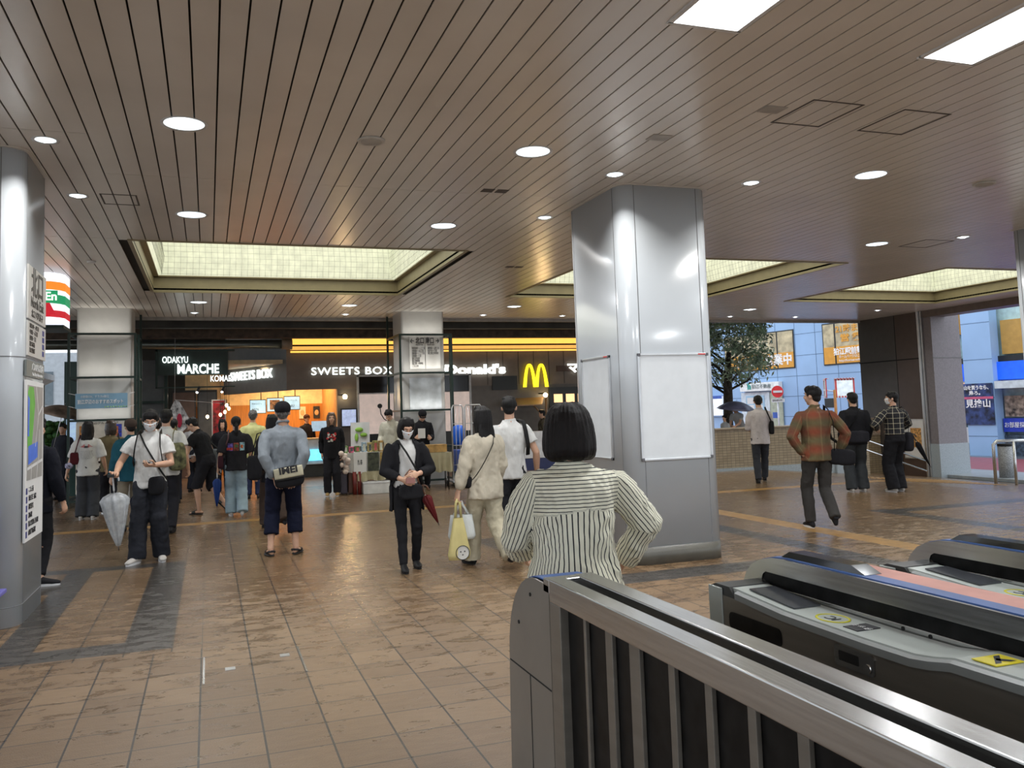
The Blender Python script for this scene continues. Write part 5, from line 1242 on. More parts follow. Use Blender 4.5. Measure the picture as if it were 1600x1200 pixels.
def pattern_mat(name, fn):
    m = bpy.data.materials.new(name); m.use_nodes=True; n,l,b = nodes_of(m); b.inputs['Roughness'].default_value=.85
    uv = n.new('ShaderNodeUVMap'); sp = n.new('ShaderNodeSeparateXYZ'); l.new(uv.outputs[0], sp.inputs[0])
    col = fn(n,l,sp.outputs[0],sp.outputs[1]); l.new(col, b.inputs['Base Color'])
    nz=n.new('ShaderNodeTexNoise'); nz.inputs['Scale'].default_value=300; bp=n.new('ShaderNodeBump'); bp.inputs['Strength'].default_value=.2; bp.inputs['Distance'].default_value=.003
    l.new(nz.outputs[0],bp.inputs['Height']); l.new(bp.outputs[0],b.inputs['Normal'])
    return m
def band(n,l,s,period,width,off=0.0):
    f = nmath(n,l,'FRACT', nmath(n,l,'DIVIDE', nmath(n,l,'ADD', s, off+100*period), period))
    return nmath(n,l,'LESS_THAN', f, width)
def f_stripe(n,l,u,v):
    a = band(n,l,u,.0155,.24); return nmix(n,l,a,hexc('#e2dfca'),hexc('#1d2026'))
def f_bw(n,l,u,v):
    a = band(n,l,u,.085,.10); b_ = band(n,l,v,.085,.10); s = nmath(n,l,'MULTIPLY',nmath(n,l,'ADD',a,b_),.5)
    return nmix(n,l,s,hexc('#15151a'),hexc('#c9c1a6'))
def f_rust(n,l,u,v):
    a = nmath(n,l,'MULTIPLY',nmath(n,l,'ADD',nmath(n,l,'SINE',nmath(n,l,'MULTIPLY',v,2*math.pi/.21)),1.0),.5)
    c = nmath(n,l,'MULTIPLY',nmath(n,l,'ADD',nmath(n,l,'SINE',nmath(n,l,'MULTIPLY',u,2*math.pi/.2)),1.0),.5)
    base = nmix(n,l,a,hexc('#5f5436'),hexc('#7a3a22')); base = nmix(n,l,nmath(n,l,'MULTIPLY',c,.45),base,hexc('#39382a'))
    t = band(n,l,u,.11,.12); return nmix(n,l,nmath(n,l,'MULTIPLY',t,.25),base,hexc('#8a7a55'))
STRIPE = pattern_mat('striped_cotton', f_stripe); PLAIDBW = pattern_mat('black_cream_check', f_bw); PLAIDR = pattern_mat('rust_olive_plaid', f_rust)

def person(name, x, y, z, yaw, h, label, lean=0.0, side=0.0, turn=0.0, nod=0.0, tilt=0.0,
           ank=None, toe=(0,0), heel=(0,0), wr=None, elb=None, palm=None, curl=(.45,.45),
           top=None, pants=None, shoes=None, hair=None, build=1.0, near=False, far=False, mask=False, face=True, knee=None, skin=None, seated=False, pelvis=(0,0,.52)):
    if not near: build = build*.95
    if top: top = dict(top); top['ease'] = top.get('ease',.012)*(1 if near else .72); top['sease'] = top.get('sease',.014)*(1 if near else .72)
    """facing local +Y; all joint numbers are fractions of body height h. returns dict of joints in world space"""
    sk = skin or SKIN
    root = thing('person', (x,y,z), label, 'person', None, rz=R(yaw))
    vox = .006 if near else (.014 if far else .0095); cvox = .008 if near else (.018 if far else .012)
    hz = h
    P = Vector(pelvis)*hz
    Rl = Matrix.Rotation(-R(lean),3,'X') @ Matrix.Rotation(R(side),3,'Y')
    S = lambda a,b,c: P + Rl @ (Vector((a,b,c))*hz)
    neck = S(0,-.005,.315); bw = build
    sh = {-1: S(-.100*bw,-.004,.272), 1: S(.100*bw,-.004,.272)}
    Rh = Rl @ Matrix.Rotation(R(turn),3,'Z') @ Matrix.Rotation(R(tilt),3,'Y') @ Matrix.Rotation(-R(nod),3,'X')
    hc = neck + Rh @ Vector((0,.012,.088))*1.0*hz
    hs = hz/1.7*1.0*(1.0)
    HP = lambda a,b,c: hc + Rh @ (Vector((a,b,c))*hs)
    hip = {s: P+Vector((s*.05*bw,0,-.01))*hz for s in (-1,1)}
    ank = ank or {-1:(-.055,0,.045),1:(.055,0,.045)}
    A_ = {s: Vector(ank[s])*hz for s in (-1,1)}
    kn = {}
    for s in (-1,1):
        pole = Vector(knee[s]) if knee else Vector((s*.05,1,0))
        kn[s], A_[s] = ik(hip[s], A_[s], .245*hz, .235*hz, pole)
    wr = wr or {-1:(-.15,.03,.485),1:(.15,.03,.485)}
    W = {s: Vector(wr[s])*hz for s in (-1,1)}; E = {}
    for s in (-1,1):
        pole = Vector(elb[s]) if elb and elb.get(s) else Vector((s*.25,-1,-.1))
        E[s], W[s] = ik(sh[s], W[s], .175*hz, .15*hz, pole)
    # ---------------- body
    b = MB()
    b.tube([S(0,0,.03),S(0,0,.06),S(0,.004,.13),S(0,.002,.2),S(0,-.004,.25),S(0,-.005,.295)], [(r_[0]*hz*bw,r_[1]*hz) for r_ in ((.05,.035),(.06,.042),(.062,.044),(.072,.047),(.066,.038),(.034,.03))], n=20, ref=(1,0,0), roundcap=True)
    b.tube([S(0,-.008,.285), neck, HP(0,-.012,-.05), HP(0,-.008,.0)], [.036*hz,.032*hz,.031*hz,.034*hz], n=14, roundcap=True)
    for s in (-1,1):
        b.tube([sh[s]-Vector((s*.03*hz,0,0)), lerp(sh[s],E[s],.12), lerp(sh[s],E[s],.5), E[s], lerp(E[s],W[s],.3), W[s]], [r_*hz for r_ in (.022,.025,.0255,.0225,.0235,.0155)], n=14, roundcap=True)
        b.tube([hip[s], lerp(hip[s],kn[s],.5), kn[s], lerp(kn[s],A_[s],.3), lerp(kn[s],A_[s],.75), A_[s]], [r_*hz for r_ in ((.034,.034,.026,.0275,.021,.019) if (pants and pants.get('len',1)>=1) else (.034,.038,.030,.032,.022,.02))], n=14, roundcap=True)
    b.ell(HP(0,-.012,.022), (.074*hs,.092*hs,.088*hs), n=22, m=14, M=Rh)
    b.ell(HP(0,.022,-.042), (.056*hs,.062*hs,.068*hs), n=20, m=12, M=Rh)
    b.ell(HP(0,.052,-.092), (.026*hs,.024*hs,.022*hs), M=Rh)
    if not far:
        b.tube([HP(0,.084,.018),HP(0,.096,-.006),HP(0,.104,-.026)], [.008*hs,.010*hs,.0145*hs], n=10, roundcap=True)
        b.ell(HP(0,.074,.032), (.048*hs,.015*hs,.011*hs), M=Rh)
        b.ell(HP(0,.083,-.060), (.024*hs,.010*hs,.010*hs), M=Rh)
        for s in (-1,1): b.ell(HP(s*.036,.07,-.03),(.02*hs,.014*hs,.022*hs),M=Rh)
    for s in (-1,1): b.ell(HP(s*.077,-.008,-.010), (.010*hs,.020*hs,.032*hs), M=Rh)
    bodyme = remesh(b, vox, 2 if near else 2, .5)
    bm = bmesh.new(); bm.from_mesh(bodyme); bpy.data.meshes.remove(bodyme)
    palm = palm or {}
    HF = {}
    for s in (-1,1):
        hm = hand_mesh(curl[0 if s<0 else 1], .0045 if not far else .007).copy()
        Y = (W[s]-E[s]).normalized()
        if isinstance(palm.get(s), tuple): N_ = Vector(palm[s])
        else: N_ = Vector((-s,.15,0))
        N_ = (N_-Y*N_.dot(Y)).normalized(); Xv = Y.cross(N_)*1.0
        # thumb should point forward (towards +Y body) by default
        thumb = Xv if s>0 else -Xv
        # right hand: X=Y x N ; left mirrored
        Mh = Matrix((Xv*(1 if s>0 else -1)*1.0, Y, N_)).transposed()
        if s>0:
            pass
        k_ = hz/1.7
        M4 = Matrix.Translation(W[s]+Y*.012*k_) @ (Mh.to_4x4()) @ Matrix.Scale(k_,4)
        hm.transform(M4)
        if M4.determinant() < 0: hm.flip_normals()
        bm.from_mesh(hm); bpy.data.meshes.remove(hm)
        HF[s] = W[s] + Y*.10*k_ + N_*.02*k_
    bm2 = bpy.data.meshes.new('body'); bm.to_mesh(bm2); bm.free()
    for p in bm2.polygons: p.use_smooth = True
    put(bm2, 'body', sk, root)
    # ---------------- face
    if face and not far:
        for s in (-1,1):
            e = MB(); e.ell(HP(s*.030,.0725,.006), (.0115*hs,.0110*hs,.0058*hs), M=Rh, n=12, m=8); put_ = e.build('eye', EYEW, root, world=False)
            e = MB(); e.ell(HP(s*.030,.0822,.006), (.0052*hs,.0026*hs,.0052*hs), M=Rh, n=12, m=6); o_=e.build('iris', EYED, put_, world=False)
            e = MB(); e.tube([HP(s*.014,.090,.028),HP(s*.030,.089,.034),HP(s*.046,.078,.029)], [.0022*hs,.003*hs,.0018*hs], n=6); e.build('eyebrow', HAIR, root, world=False)
        if not mask:
            e = MB(); e.tube([HP(-.020,.088,-.061),HP(0,.0945,-.060),HP(.020,.088,-.061)],[.002*hs,.0042*hs,.002*hs],n=8); e.build('mouth', LIP, root, world=False)
    if mask:
        e = MB(); rows=[]
        for j in range(9):
            t=j/8; zz = -.004-.098*t; 
            row=[]
            for i in range(15):
                u=-1+2*i/14; xx=u*.066*(1-.15*t-.18*t*t); yy=.109-.055*abs(u)**2.1-.02*t*t-.016*abs(t-.4)
                row.append(HP(xx, yy+.003*math.sin(j*1.9), zz+.008*abs(u)))
            rows.append(row)
        e.rings(rows, False, False, closed=False)
        o_ = e.build('face_mask', MASK, root, world=False); sm=o_.modifiers.new('t','SOLIDIFY'); sm.thickness=.002
        for s in (-1,1):
            e=MB(); e.tube([HP(s*.062,.056,-.02),HP(s*.080,.004,.004),HP(s*.083,-.02,-.002)],.0018*hs,n=5); e.tube([HP(s*.054,.05,-.075),HP(s*.078,.006,-.035),HP(s*.083,-.02,-.01)],.0018*hs,n=5); e.build('ear_loop', MASK, root, world=False)
    # ---------------- hair
    hair = hair or {}; hk = hair.get('k','short'); hm_ = hair.get('m', HAIR)
    if hk != 'bald':
        b = MB(); hv = .0055 if near else (.012 if far else .008)
        fr = hair.get('front', .0)
        b.ell(HP(0,-.024,.034), (.084*hs,.092*hs,.084*hs), n=22, m=14, M=Rh)
        if hk in ('short','cap'):
            b.ell(HP(0,-.052,-.022), (.064*hs,.050*hs,.06*hs), n=18, M=Rh)
            if hk=='short':
                bz=-.016 if mask else 0
                for i in range(9):
                    u=-1+i/4; b.tube([HP(u*.045,.035,.105-.01*abs(u)),HP(u*.060,.066-.018*abs(u),.075),HP(u*.066,.080-.030*abs(u),.046+bz+.008*math.sin(i*2.3))], [.022*hs,.018*hs,.007*hs], n=8, roundcap=True)
                for s_ in (-1,1): b.ell(HP(s_*.072,.004,.022),(.016*hs,.034*hs,.038*hs),M=Rh,n=10,m=8)
                for i in range(16):
                    a=random.uniform(0,6.28); r_=random.uniform(0,.06); b.ell(HP(r_*math.cos(a),-.02+r_*math.sin(a),.112-.3*r_), (.022*hs,.022*hs,.014*hs), M=Rh, n=8, m=6)
        if near and hk=='bob':
            rows=[]
            for zz,r_ in ((.134,.02),(.130,.052),(.112,.083),(.085,.103),(.045,.117),(.0,.124),(-.05,.129),(-.09,.130),(-.120,.122),(-.135,.104),(-.138,.06)):
                row=[]
                for k in range(48):
                    a=2*math.pi*k/48; fr_=max(0,math.sin(a)); g=r_*(1-.012*math.sin(a*23))
                    if zz<.05 and fr_>.45: g=min(g,.07)
                    row.append(HP(g*.98*math.cos(a), g*.96*math.sin(a)-.018, zz+.004*math.sin(a*5)))
                rows.append(row)
            b.rings(rows)
        elif hk in ('bob','long','bobneck'):
            ln = {'bob':-.115,'long':-.19,'bobneck':-.14}[hk]
            for i in range(9):
                a = R(-175+ (350*i/8) ) ; 
            n_=15
            for i in range(n_):
                a = R(-230+280*i/(n_-1)); cx_,cy2=math.cos(a)*.078,-.022+math.sin(a)*.080
                if hk!='long' or True:
                    b.tube([HP(cx_*.9,cy2,.06),HP(cx_*1.04,cy2*1.02,-.0),HP(cx_*1.08,cy2*1.02,-.06),HP(cx_*1.02,cy2*.98-.0,ln)], [.020*hs,.022*hs,.022*hs,.012*hs], n=8, roundcap=True)
            b.ell(HP(0,-.03,-.04),(.066*hs,.062*hs,.08*hs),M=Rh); b.ell(HP(0,.0,.072),(.070*hs,.070*hs,.052*hs),M=Rh)
            for i in range(7):
                u=-1+i/3; b.tube([HP(u*.05,.02,.105),HP(u*.06,.064-.02*abs(u),.066),HP(u*.066,.074-.028*abs(u),.036)],[.02*hs,.016*hs,.007*hs],n=8,roundcap=True)
        if hk=='long':
            back = hair.get('len',.30)
            for i in range(9):
                u=-1+i/4; b.tube([HP(u*.06,-.07,-.06), HP(u*.075,-.085,-.15), HP(u*.08,-.10,-.15-back*.5), HP(u*.065+random.uniform(-.01,.01),-.105,-.15-back+.03*abs(u))],[.024*hs,.022*hs,.018*hs,.006*hs],n=8,roundcap=True)
        if hk in ('pony','bun'):
            b.ell(HP(0,-.052,-.02), (.06*hs,.048*hs,.055*hs), n=16, M=Rh)
            for i in range(5):
                u=-1+i/2; b.ell(HP(u*.05,.048-.012*abs(u),.07-.012*abs(u)),(.02*hs,.022*hs,.018*hs),M=Rh,n=8,m=6)
            if hk=='pony': b.tube([HP(0,-.10,-.01),HP(0,-.125,-.05),HP(.0,-.118,-.15),HP(.01,-.11,-.27)],[.022*hs,.03*hs,.034*hs,.012*hs],n=10,roundcap=True)
            else: b.ell(HP(0,-.115,.04),(.04*hs,.035*hs,.04*hs),M=Rh)
        hme = remesh(b, hv, 2, .5)
        inv = Rh.transposed(); amp=.0035*hs*(1.3 if near else 1)
        for v in hme.vertices:
            q = inv @ (v.co-hc); a = math.atan2(q.y,q.x)
            nn = noise.noise(Vector((a*9, q.z*5/hs, 1.7)))+.5*noise.noise(Vector((a*24, q.z*7/hs, 4.1)))
            d = Vector((q.x,q.y,q.z*.4)); d = d.normalized() if d.length>1e-6 else d
            v.co += Rh @ (d*nn*amp*1.2)
        put(hme, 'hair', hm_, root)
    if hk=='cap' or hair.get('cap'):
        cm = hair.get('capm', cloth('black_cap',(.012,.012,.014)))
        b = MB(); b.ell(HP(0,-.020,.044),(.092*hs,.106*hs,.084*hs),n=24,m=14,M=Rh)
        me_=remesh(b,.009 if not far else .014,1,.5); cap_=put(me_,'cap',cm,root)
        b=MB(); dirn = hair.get('brim',1)
        rows=[[HP(u*.066, dirn*(.066*1)+dirn*(t*.055*(1-u*u*.55))-.006, .038-.016*t*t-.010*u*u) for u in np.linspace(-1,1,11)] for t in (0,.35,.7,1)]
        b.rings(rows,False,False,closed=False); br_=b.build('cap_brim',cm,cap_,world=False); sm=br_.modifiers.new('t','SOLIDIFY'); sm.thickness=.004
    # ---------------- garments
    seed = sum(ord(ch) for ch in label)%97
    def fold(me, amp, fx=7, fz=4, key=0):
        for v in me.vertices: pass
        nrm = [v.normal.copy() for v in me.vertices]
        for v,n_ in zip(me.vertices,nrm):
            c = v.co
            q = Vector((c.x*fx+.8*c.z*fz, c.y*fx, c.z*fz-.6*c.x*fx)) + Vector((seed,key,0))
            r1 = 1-2*abs(noise.noise(q)); r2 = noise.noise(q*2.3)
            r3 = 1-2*abs(noise.noise(q*3.6))
            v.co = c + n_*(amp*1.25*(.7*r1+.45*r2+.32*r3-.45))
    out = dict(root=root)
    if top:
        e_ = top.get('ease', .012)*1.0; sl = top.get('sleeve','short'); hem = top.get('hem', .44)-.52
        flare = top.get('flare', .0)
        b = MB()
        zs = [hem, lerp(hem,.06,.5), .07,.13,.20,.245,.275,.298,.318]
        base = [(.094,.068),(.090,.066),(.084,.061),(.083,.061),(.090,.064),(.098,.060),(.092,.048),(.066,.041),(.042,.037)]
        rr = [((r_[0]*hz*bw+e_+(flare*hz if i<2 else 0)),(r_[1]*hz*(.4+.6*bw)+e_*1.1+(flare*hz*.7 if i<2 else 0))) for i,r_ in enumerate(base)]
        rr[-1]=(.038*hz,.036*hz); rr[-2]=(.062*hz*bw,.042*hz)
        pts = [S(0,.002-.004*(zz>.2),zz) for zz in zs]
        if hem < -.02:      # the hem hangs from the hips instead of following the lean
            for i in (0,1): pts[i] = Vector((P.x+ (pts[2].x-P.x)*.3, pts[2].y*.4+P.y*.6+ (0), P.z+zs[i]*hz))
        b.tube(pts, rr, n=28, ref=(1,0,0))
        for s in (-1,1):
            ar = {'none':None,'short':.62,'elbow':1.0,'long':1.9,'rolled':1.45}[sl]
            if ar is None: continue
            es = top.get('sease', .014)
            path=[sh[s]-Vector((s*.035*hz,0,-.002*hz)), sh[s]+ (E[s]-sh[s])*.04, sh[s]+ (E[s]-sh[s])*.16]
            rad=[.026*hz,.029*hz+es*.15,.033*hz+es*.5]
            for t in (.3,.55,.8,1.0):
                if t<=ar: path.append(lerp(sh[s],E[s],t)); rad.append((.034-.008*t)*hz+es*(.8+.5*t if ar<1.1 else (.75+.2*t)))
            if ar<1 : 
                path.append(lerp(sh[s],E[s],ar)); rad.append((.032)*hz+es*1.3)
            for t in (.2,.5,.8,.93):
                if 1+t<=ar: path.append(lerp(E[s],W[s],t)); rad.append((.0265-.006*t)*hz+es*(1.0 if t<.6 else .8))
            if ar>1.5: path.append(lerp(E[s],W[s],.96)); rad.append(.0185*hz+es*.45)
            b.tube(path, rad, n=16, roundcap=False)
        if top.get('collar', True):
            for i in range(10):
                a0=2*math.pi*i/10; a1=2*math.pi*(i+1)/10
                r0,r1=.036*hz,.033*hz; ch_=top.get('ch',.012)
                b.tube([S(.037*math.cos(a0),.033*math.sin(a0)-.004,.316+ch_-(.012 if math.sin(a0)>0 else 0)),S(.037*math.cos(a1),.033*math.sin(a1)-.004,.316+ch_-(.012 if math.sin(a1)>0 else 0))],.007*hz*(1+20*max(0,ch_-.012)),n=6,roundcap=True)
        me_ = remesh(b, cvox, 3, .55)
        fold(me_, top.get('fold', .008), key=1)
        if top.get('uv'):
            yoke = S(0,0,.205)
            uvl = me_.uv_layers.new(name='UVMap')
            inv = Rl.transposed()
            def near_seg(p,a,c):
                d=c-a; t=max(0,min(1,(p-a).dot(d)/d.length_squared)); return (p-(a+d*t)).length, t
            for po in me_.polygons:
                c=po.center; reg=0
                for s in (-1,1):
                    d1,t1=near_seg(c,sh[s],E[s]); d2,t2=near_seg(c,E[s],W[s])
                    lat = s*(inv@(c-P)).x/hz
                    if (min(d1,d2)<.062*hz and lat>.108*bw) or d2<.05*hz: reg = s*(2 if d2<d1 else 1)
                for li in po.loop_indices:
                    p = me_.vertices[me_.loops[li].vertex_index].co
                    if reg==0:
                        q=inv@(p-P)
                        th=math.atan2(q.x,-q.y if q.y<0 or True else 1)
                        u = (abs(th)**.0)*th*.155*hz/1.7*1.15 if abs(q.x)>0 else 0
                        u = math.atan2(q.x,-q.y*1.5)*.135
                        v=q.z
                        if top['uv']=='yoke' and q.z>.195*hz-.02*abs(q.x)/.15: u,v=q.z,u
                    else:
                        s = 1 if reg>0 else -1
                        a,c2=(sh[s],E[s]) if abs(reg)==1 else (E[s],W[s])
                        d=(c2-a).normalized(); w_=p-a; al=w_.dot(d); rd=w_-d*al
                        r0=Vector((0,-1,0)); r0=(r0-d*r0.dot(d)).normalized(); r1=d.cross(r0)
                        u=math.atan2(rd.dot(r1),rd.dot(r0))*.065; v=al
                    uvl.data[li].uv=(u,v)
        out['top']=put(me_, top.get('name','shirt'), top['m'], root)
        if top.get('vest'):
            pass
    if pants:
        st = pants.get('style','straight'); L = pants.get('len',1.0); e_=pants.get('ease',.010)
        prof = {'slim':(.052,.040,.034,.029,.024),'straight':(.055,.045,.040,.038,.034),'wide':(.058,.052,.051,.052,.052),'shorts':(.057,.052,.048,.046,.044),'loose':(.056,.050,.046,.044,.040)}[st]
        b=MB(); b.tube([S(0,0,.085),P+Vector((0,0,.03))*hz,P+Vector((0,-.004,-.02))*hz,P+Vector((0,-.002,-.052))*hz],[(.074*hz*bw+e_,.055*hz+e_),(.088*hz*bw+e_,.064*hz+e_),(.094*hz*bw+e_,.068*hz+e_),(.075*hz*bw,.05*hz)],n=24,ref=(1,0,0))
        for s in (-1,1):
            fp=[hip[s]+Vector((0,0,-.005*hz)),lerp(hip[s],kn[s],.45),kn[s],lerp(kn[s],A_[s],.5),lerp(kn[s],A_[s],1.02)]
            full=[(0,fp[0],prof[0]),(.25,fp[1],prof[1]),(.5,fp[2],prof[2]),(.75,fp[3],prof[3]),(1.0,fp[4],prof[4])]
            path=[];rad=[]
            for (t,p_,r_),nx in zip(full,full[1:]+[None]):
                if t<=L+1e-6: path.append(p_);rad.append(r_*hz+e_*.5)
                elif True:
                    tp,pp,rp=prev_; f=(L-tp)/(t-tp); 
                    if f>0: path.append(lerp(pp,p_,f)); rad.append(lerp(rp,r_,f)*hz+e_*.6)
                    break
                prev_=(t,p_,r_)
            if st=='wide' and L>=1: path[-1]=A_[s]+Vector((0,-.004,-.018))*hz
            b.tube(path,rad,n=18)
        me_=remesh(b,cvox,3,.5); fold(me_, pants.get('fold',.007), fx=6, fz=7, key=9)
        out['pants']=put(me_,pants.get('name','trousers'),pants['m'],root)
    # ---------------- shoes
    shoes = shoes or dict(m=cloth('black_shoe',(.012,.012,.013),rough=.5), sole=cloth('black_sole',(.02,.02,.02)))
    for i,s in enumerate((-1,1)):
        a=A_[s]; fw=Matrix.Rotation(R(-toe[i]),3,'Z')@Matrix.Rotation(-R(heel[i]),3,'X')
        k_=hz/1.7*shoes.get('scale',1.0)
        F=lambda p: a+fw@(Vector(p)*k_)
        g=-.045*hz/k_   # ground below ankle
        if shoes.get('kind')=='sandal':
            b=MB(); b.tube([F((0,-.055,g+.012)),F((0,0,g+.012)),F((s*.006,.09,g+.012)),F((s*.004,.165,g+.010))],[(.034*k_,.010*k_),(.036*k_,.011*k_),(.046*k_,.011*k_),(.036*k_,.009*k_)],n=16,ref=fw@Vector((1,0,0)),roundcap=True)
            so=b.build('sandal',shoes['sole'],root,world=False)
            b=MB(); b.tube([F((0,-.05,g+.04)),F((0,.0,g+.05)),F((s*.004,.08,g+.04)),F((s*.002,.155,g+.03))],[(.026*k_,.02*k_),(.03*k_,.03*k_),(.038*k_,.018*k_),(.030*k_,.010*k_)],n=14,ref=fw@Vector((1,0,0)),roundcap=True); b.build('foot',sk,root,world=False)
            b=MB(); b.tube([F((0,.055,g+.048)),F((s*.002,.12,g+.036))],[(.044*k_,.026*k_),(.042*k_,.020*k_)],n=16,ref=fw@Vector((1,0,0)),cap=False); b.build('strap',shoes['m'],so,world=False)
            if shoes.get('back'): 
                b=MB(); b.tube([F((-.04,.0,g+.04)),F((-.03,-.05,g+.055)),F((0,-.075,g+.06)),F((.03,-.05,g+.055)),F((.04,0,g+.04))],[.012*k_]*5,n=8); b.build('heel_strap',shoes['m'],so,world=False)
            continue
        b=MB(); b.tube([F((0,-.062,g+.035)),F((0,-.03,g+.045)),F((0,.01,g+.052)),F((s*.003,.06,g+.043)),F((s*.005,.12,g+.034)),F((s*.003,.175,g+.028))],[(.026*k_,.032*k_),(.034*k_,.042*k_),(.036*k_,.048*k_),(.040*k_,.036*k_),(.043*k_,.027*k_),(.030*k_,.018*k_)],n=16,ref=fw@Vector((1,0,0)),roundcap=True)
        b.tube([F((0,-.01,g+.06)),F((0,-.008,g+.105))],[.036*k_,.034*k_],n=14)
        me_=remesh(b,.009 if not far else .014,2,.5); so=put(me_,'shoe',shoes['m'],root)
        b=MB(); out_=[]
        for kx in range(24):
            t=2*math.pi*kx/24; yy=math.cos(t); xx=math.sin(t)
            wdt=.036+.009*max(0,yy); out_.append((xx*wdt+s*.004*max(0,yy), .058+yy*.128))
        b.rings([[F((px,py,g+zz)) for px,py in out_] for zz in (.0,.024)],smooth=False); b.build('sole',shoes.get('sole',M_white),so,world=False)
    root_m = Matrix.Translation((x,y,z)) @ Matrix.Rotation(R(yaw),4,'Z')
    out.update(M=root_m, W={s:root_m@W[s] for s in W}, E={s:root_m@E[s] for s in E}, hand={s:root_m@HF[s] for s in HF}, sh={s:root_m@sh[s] for s in sh}, neck=root_m@neck, hc=root_m@hc,
        S=lambda a,b_,c: root_m@S(a,b_,c), HP=lambda a,b_,c: root_m@HP(a,b_,c), h=hz, label=label, A={s:root_m@A_[s] for s in A_})
    return out

def shirt_print(o, tm, pos, m, ry, width=None, name='print', proj=None):
    """lay flat artwork (mesh in xy) on the garment: pos is world centre, ry world z-rotation of its reading plane"""
    return o
def on_garment(per, me_art, zc, m, back=True, name='print', key='top', lift=.004):
    """art mesh in local x (width) / y(height) centred; projected on the chest or back of the garment"""
    g = per[key]; bvh = BVHTree.FromPolygons([v.co for v in g.data.vertices],[p.vertices for p in g.data.polygons])
    sgn = -1 if back else 1
    for v in me_art.vertices:
        xx = v.co.x if back else -v.co.x
        o_ = Vector((xx, sgn*.6, zc*per['h']+v.co.y)); hit = bvh.ray_cast(o_, Vector((0,-sgn,0)))
        yy = hit[0].y if hit[0] is not None else sgn*.12
        v.co = Vector((xx, yy+sgn*(lift+max(0,v.co.z)), zc*per['h']+v.co.y))
    return put(me_art, name, m, g)
def art_quads(rects, sub=4):
    b=MB()
    for (x0,x1,y0,y1) in rects:
        for i in range(sub):
            for j in range(sub):
                a,c=lerp(x0,x1,i/sub),lerp(x0,x1,(i+1)/sub); d,e=lerp(y0,y1,j/sub),lerp(y0,y1,(j+1)/sub)
                b.quad((a,d,0),(c,d,0),(c,e,0),(a,e,0))
    me=bpy.data.meshes.new('art'); b.bm.to_mesh(me); b.bm.free(); return me
def strap_path(per, s_sh, s_hip, z_hip, front=True, back=True, off=.022, rx=.098, ry=.068, zs=.302, n=9):
    """points of a strap from shoulder s_sh down to hip side s_hip on front then back; fractions of height"""
    h=per['h']; o_=off/h
    def side(sg):
        pts=[]
        for k in range(n):
            t=k/(n-1); xx=lerp(s_sh*.055, s_hip*(rx+o_*.6), t); zz=lerp(zs+.006,z_hip,t)
            r2=max(0,1-(xx/(rx+o_))**2); prof=lerp(.5,1.0,min(1,t*4))
            pts.append(per['S'](xx, sg*((ry+o_)*math.sqrt(r2)*prof), zz))
        return pts
    pts=[]
    if front: pts+= list(reversed(side(1)))
    if back: pts+= side(-1)
    return pts
def bag_soft(name, c, r, rz, m, label, cat='bag', e=.45, e2=.5, rx=0.0, ry=0.0):
    t=thing(name, c, label, cat)
    M=(Matrix.Rotation(rz,3,'Z')@Matrix.Rotation(rx,3,'X')@Matrix.Rotation(ry,3,'Y'))
    b=MB(); b.ell(c, r, n=28, m=18, M=M, e=e, e2=e2)
    for v in b.bm.verts:
        v.co += (v.co-Vector(c)).normalized()*noise.noise(v.co*14)*.008
    b.build('bag_body', m, t)
    t['_']=0; del t['_']
    return t, M
def closed_umbrella(top_, tip, label, m, r=.05, hook=True, hm=None, side=Vector((1,0,0))):
    """furled umbrella, handle at top_, ferrule at tip"""
    top_,tip=Vector(top_),Vector(tip); d=(tip-top_); L=d.length; d.normalize()
    t=thing('umbrella', tuple(tip), label, 'umbrella')
    u=d.orthogonal().normalized(); v=d.cross(u); n=32; rows=[]
    for tt,rr in ((.20,.35),(.24,.75),(.30,1.0),(.5,.78),(.75,.45),(.93,.14)):
        rows.append([top_+d*L*tt+(u*math.cos(2*math.pi*k/n)+v*math.sin(2*math.pi*k/n))*r*rr*(1+.22*math.cos(8*2*math.pi*k/n+tt*2)) for k in range(n)])
    MB().rings(rows,True,True).build('canopy', m, t)
    MB().tube([top_+d*L*.05,tip],.004,n=8).build('shaft', M_alu, t)
    hm=hm or M_white
    hp=[top_+d*L*.16, top_]
    if hook:
        for a in range(0,181,30): hp.append(top_-d*(.028*math.sin(R(a)))+side*(.028-.028*math.cos(R(a))))
        hp.append(hp[-1]+d*.02)
    MB().tube(hp,.009,n=8,roundcap=True).build('handle', hm, t)
    MB().tube([tip-d*.05,tip],[.005,.004],n=8).build('ferrule', M_black, t)
    return t
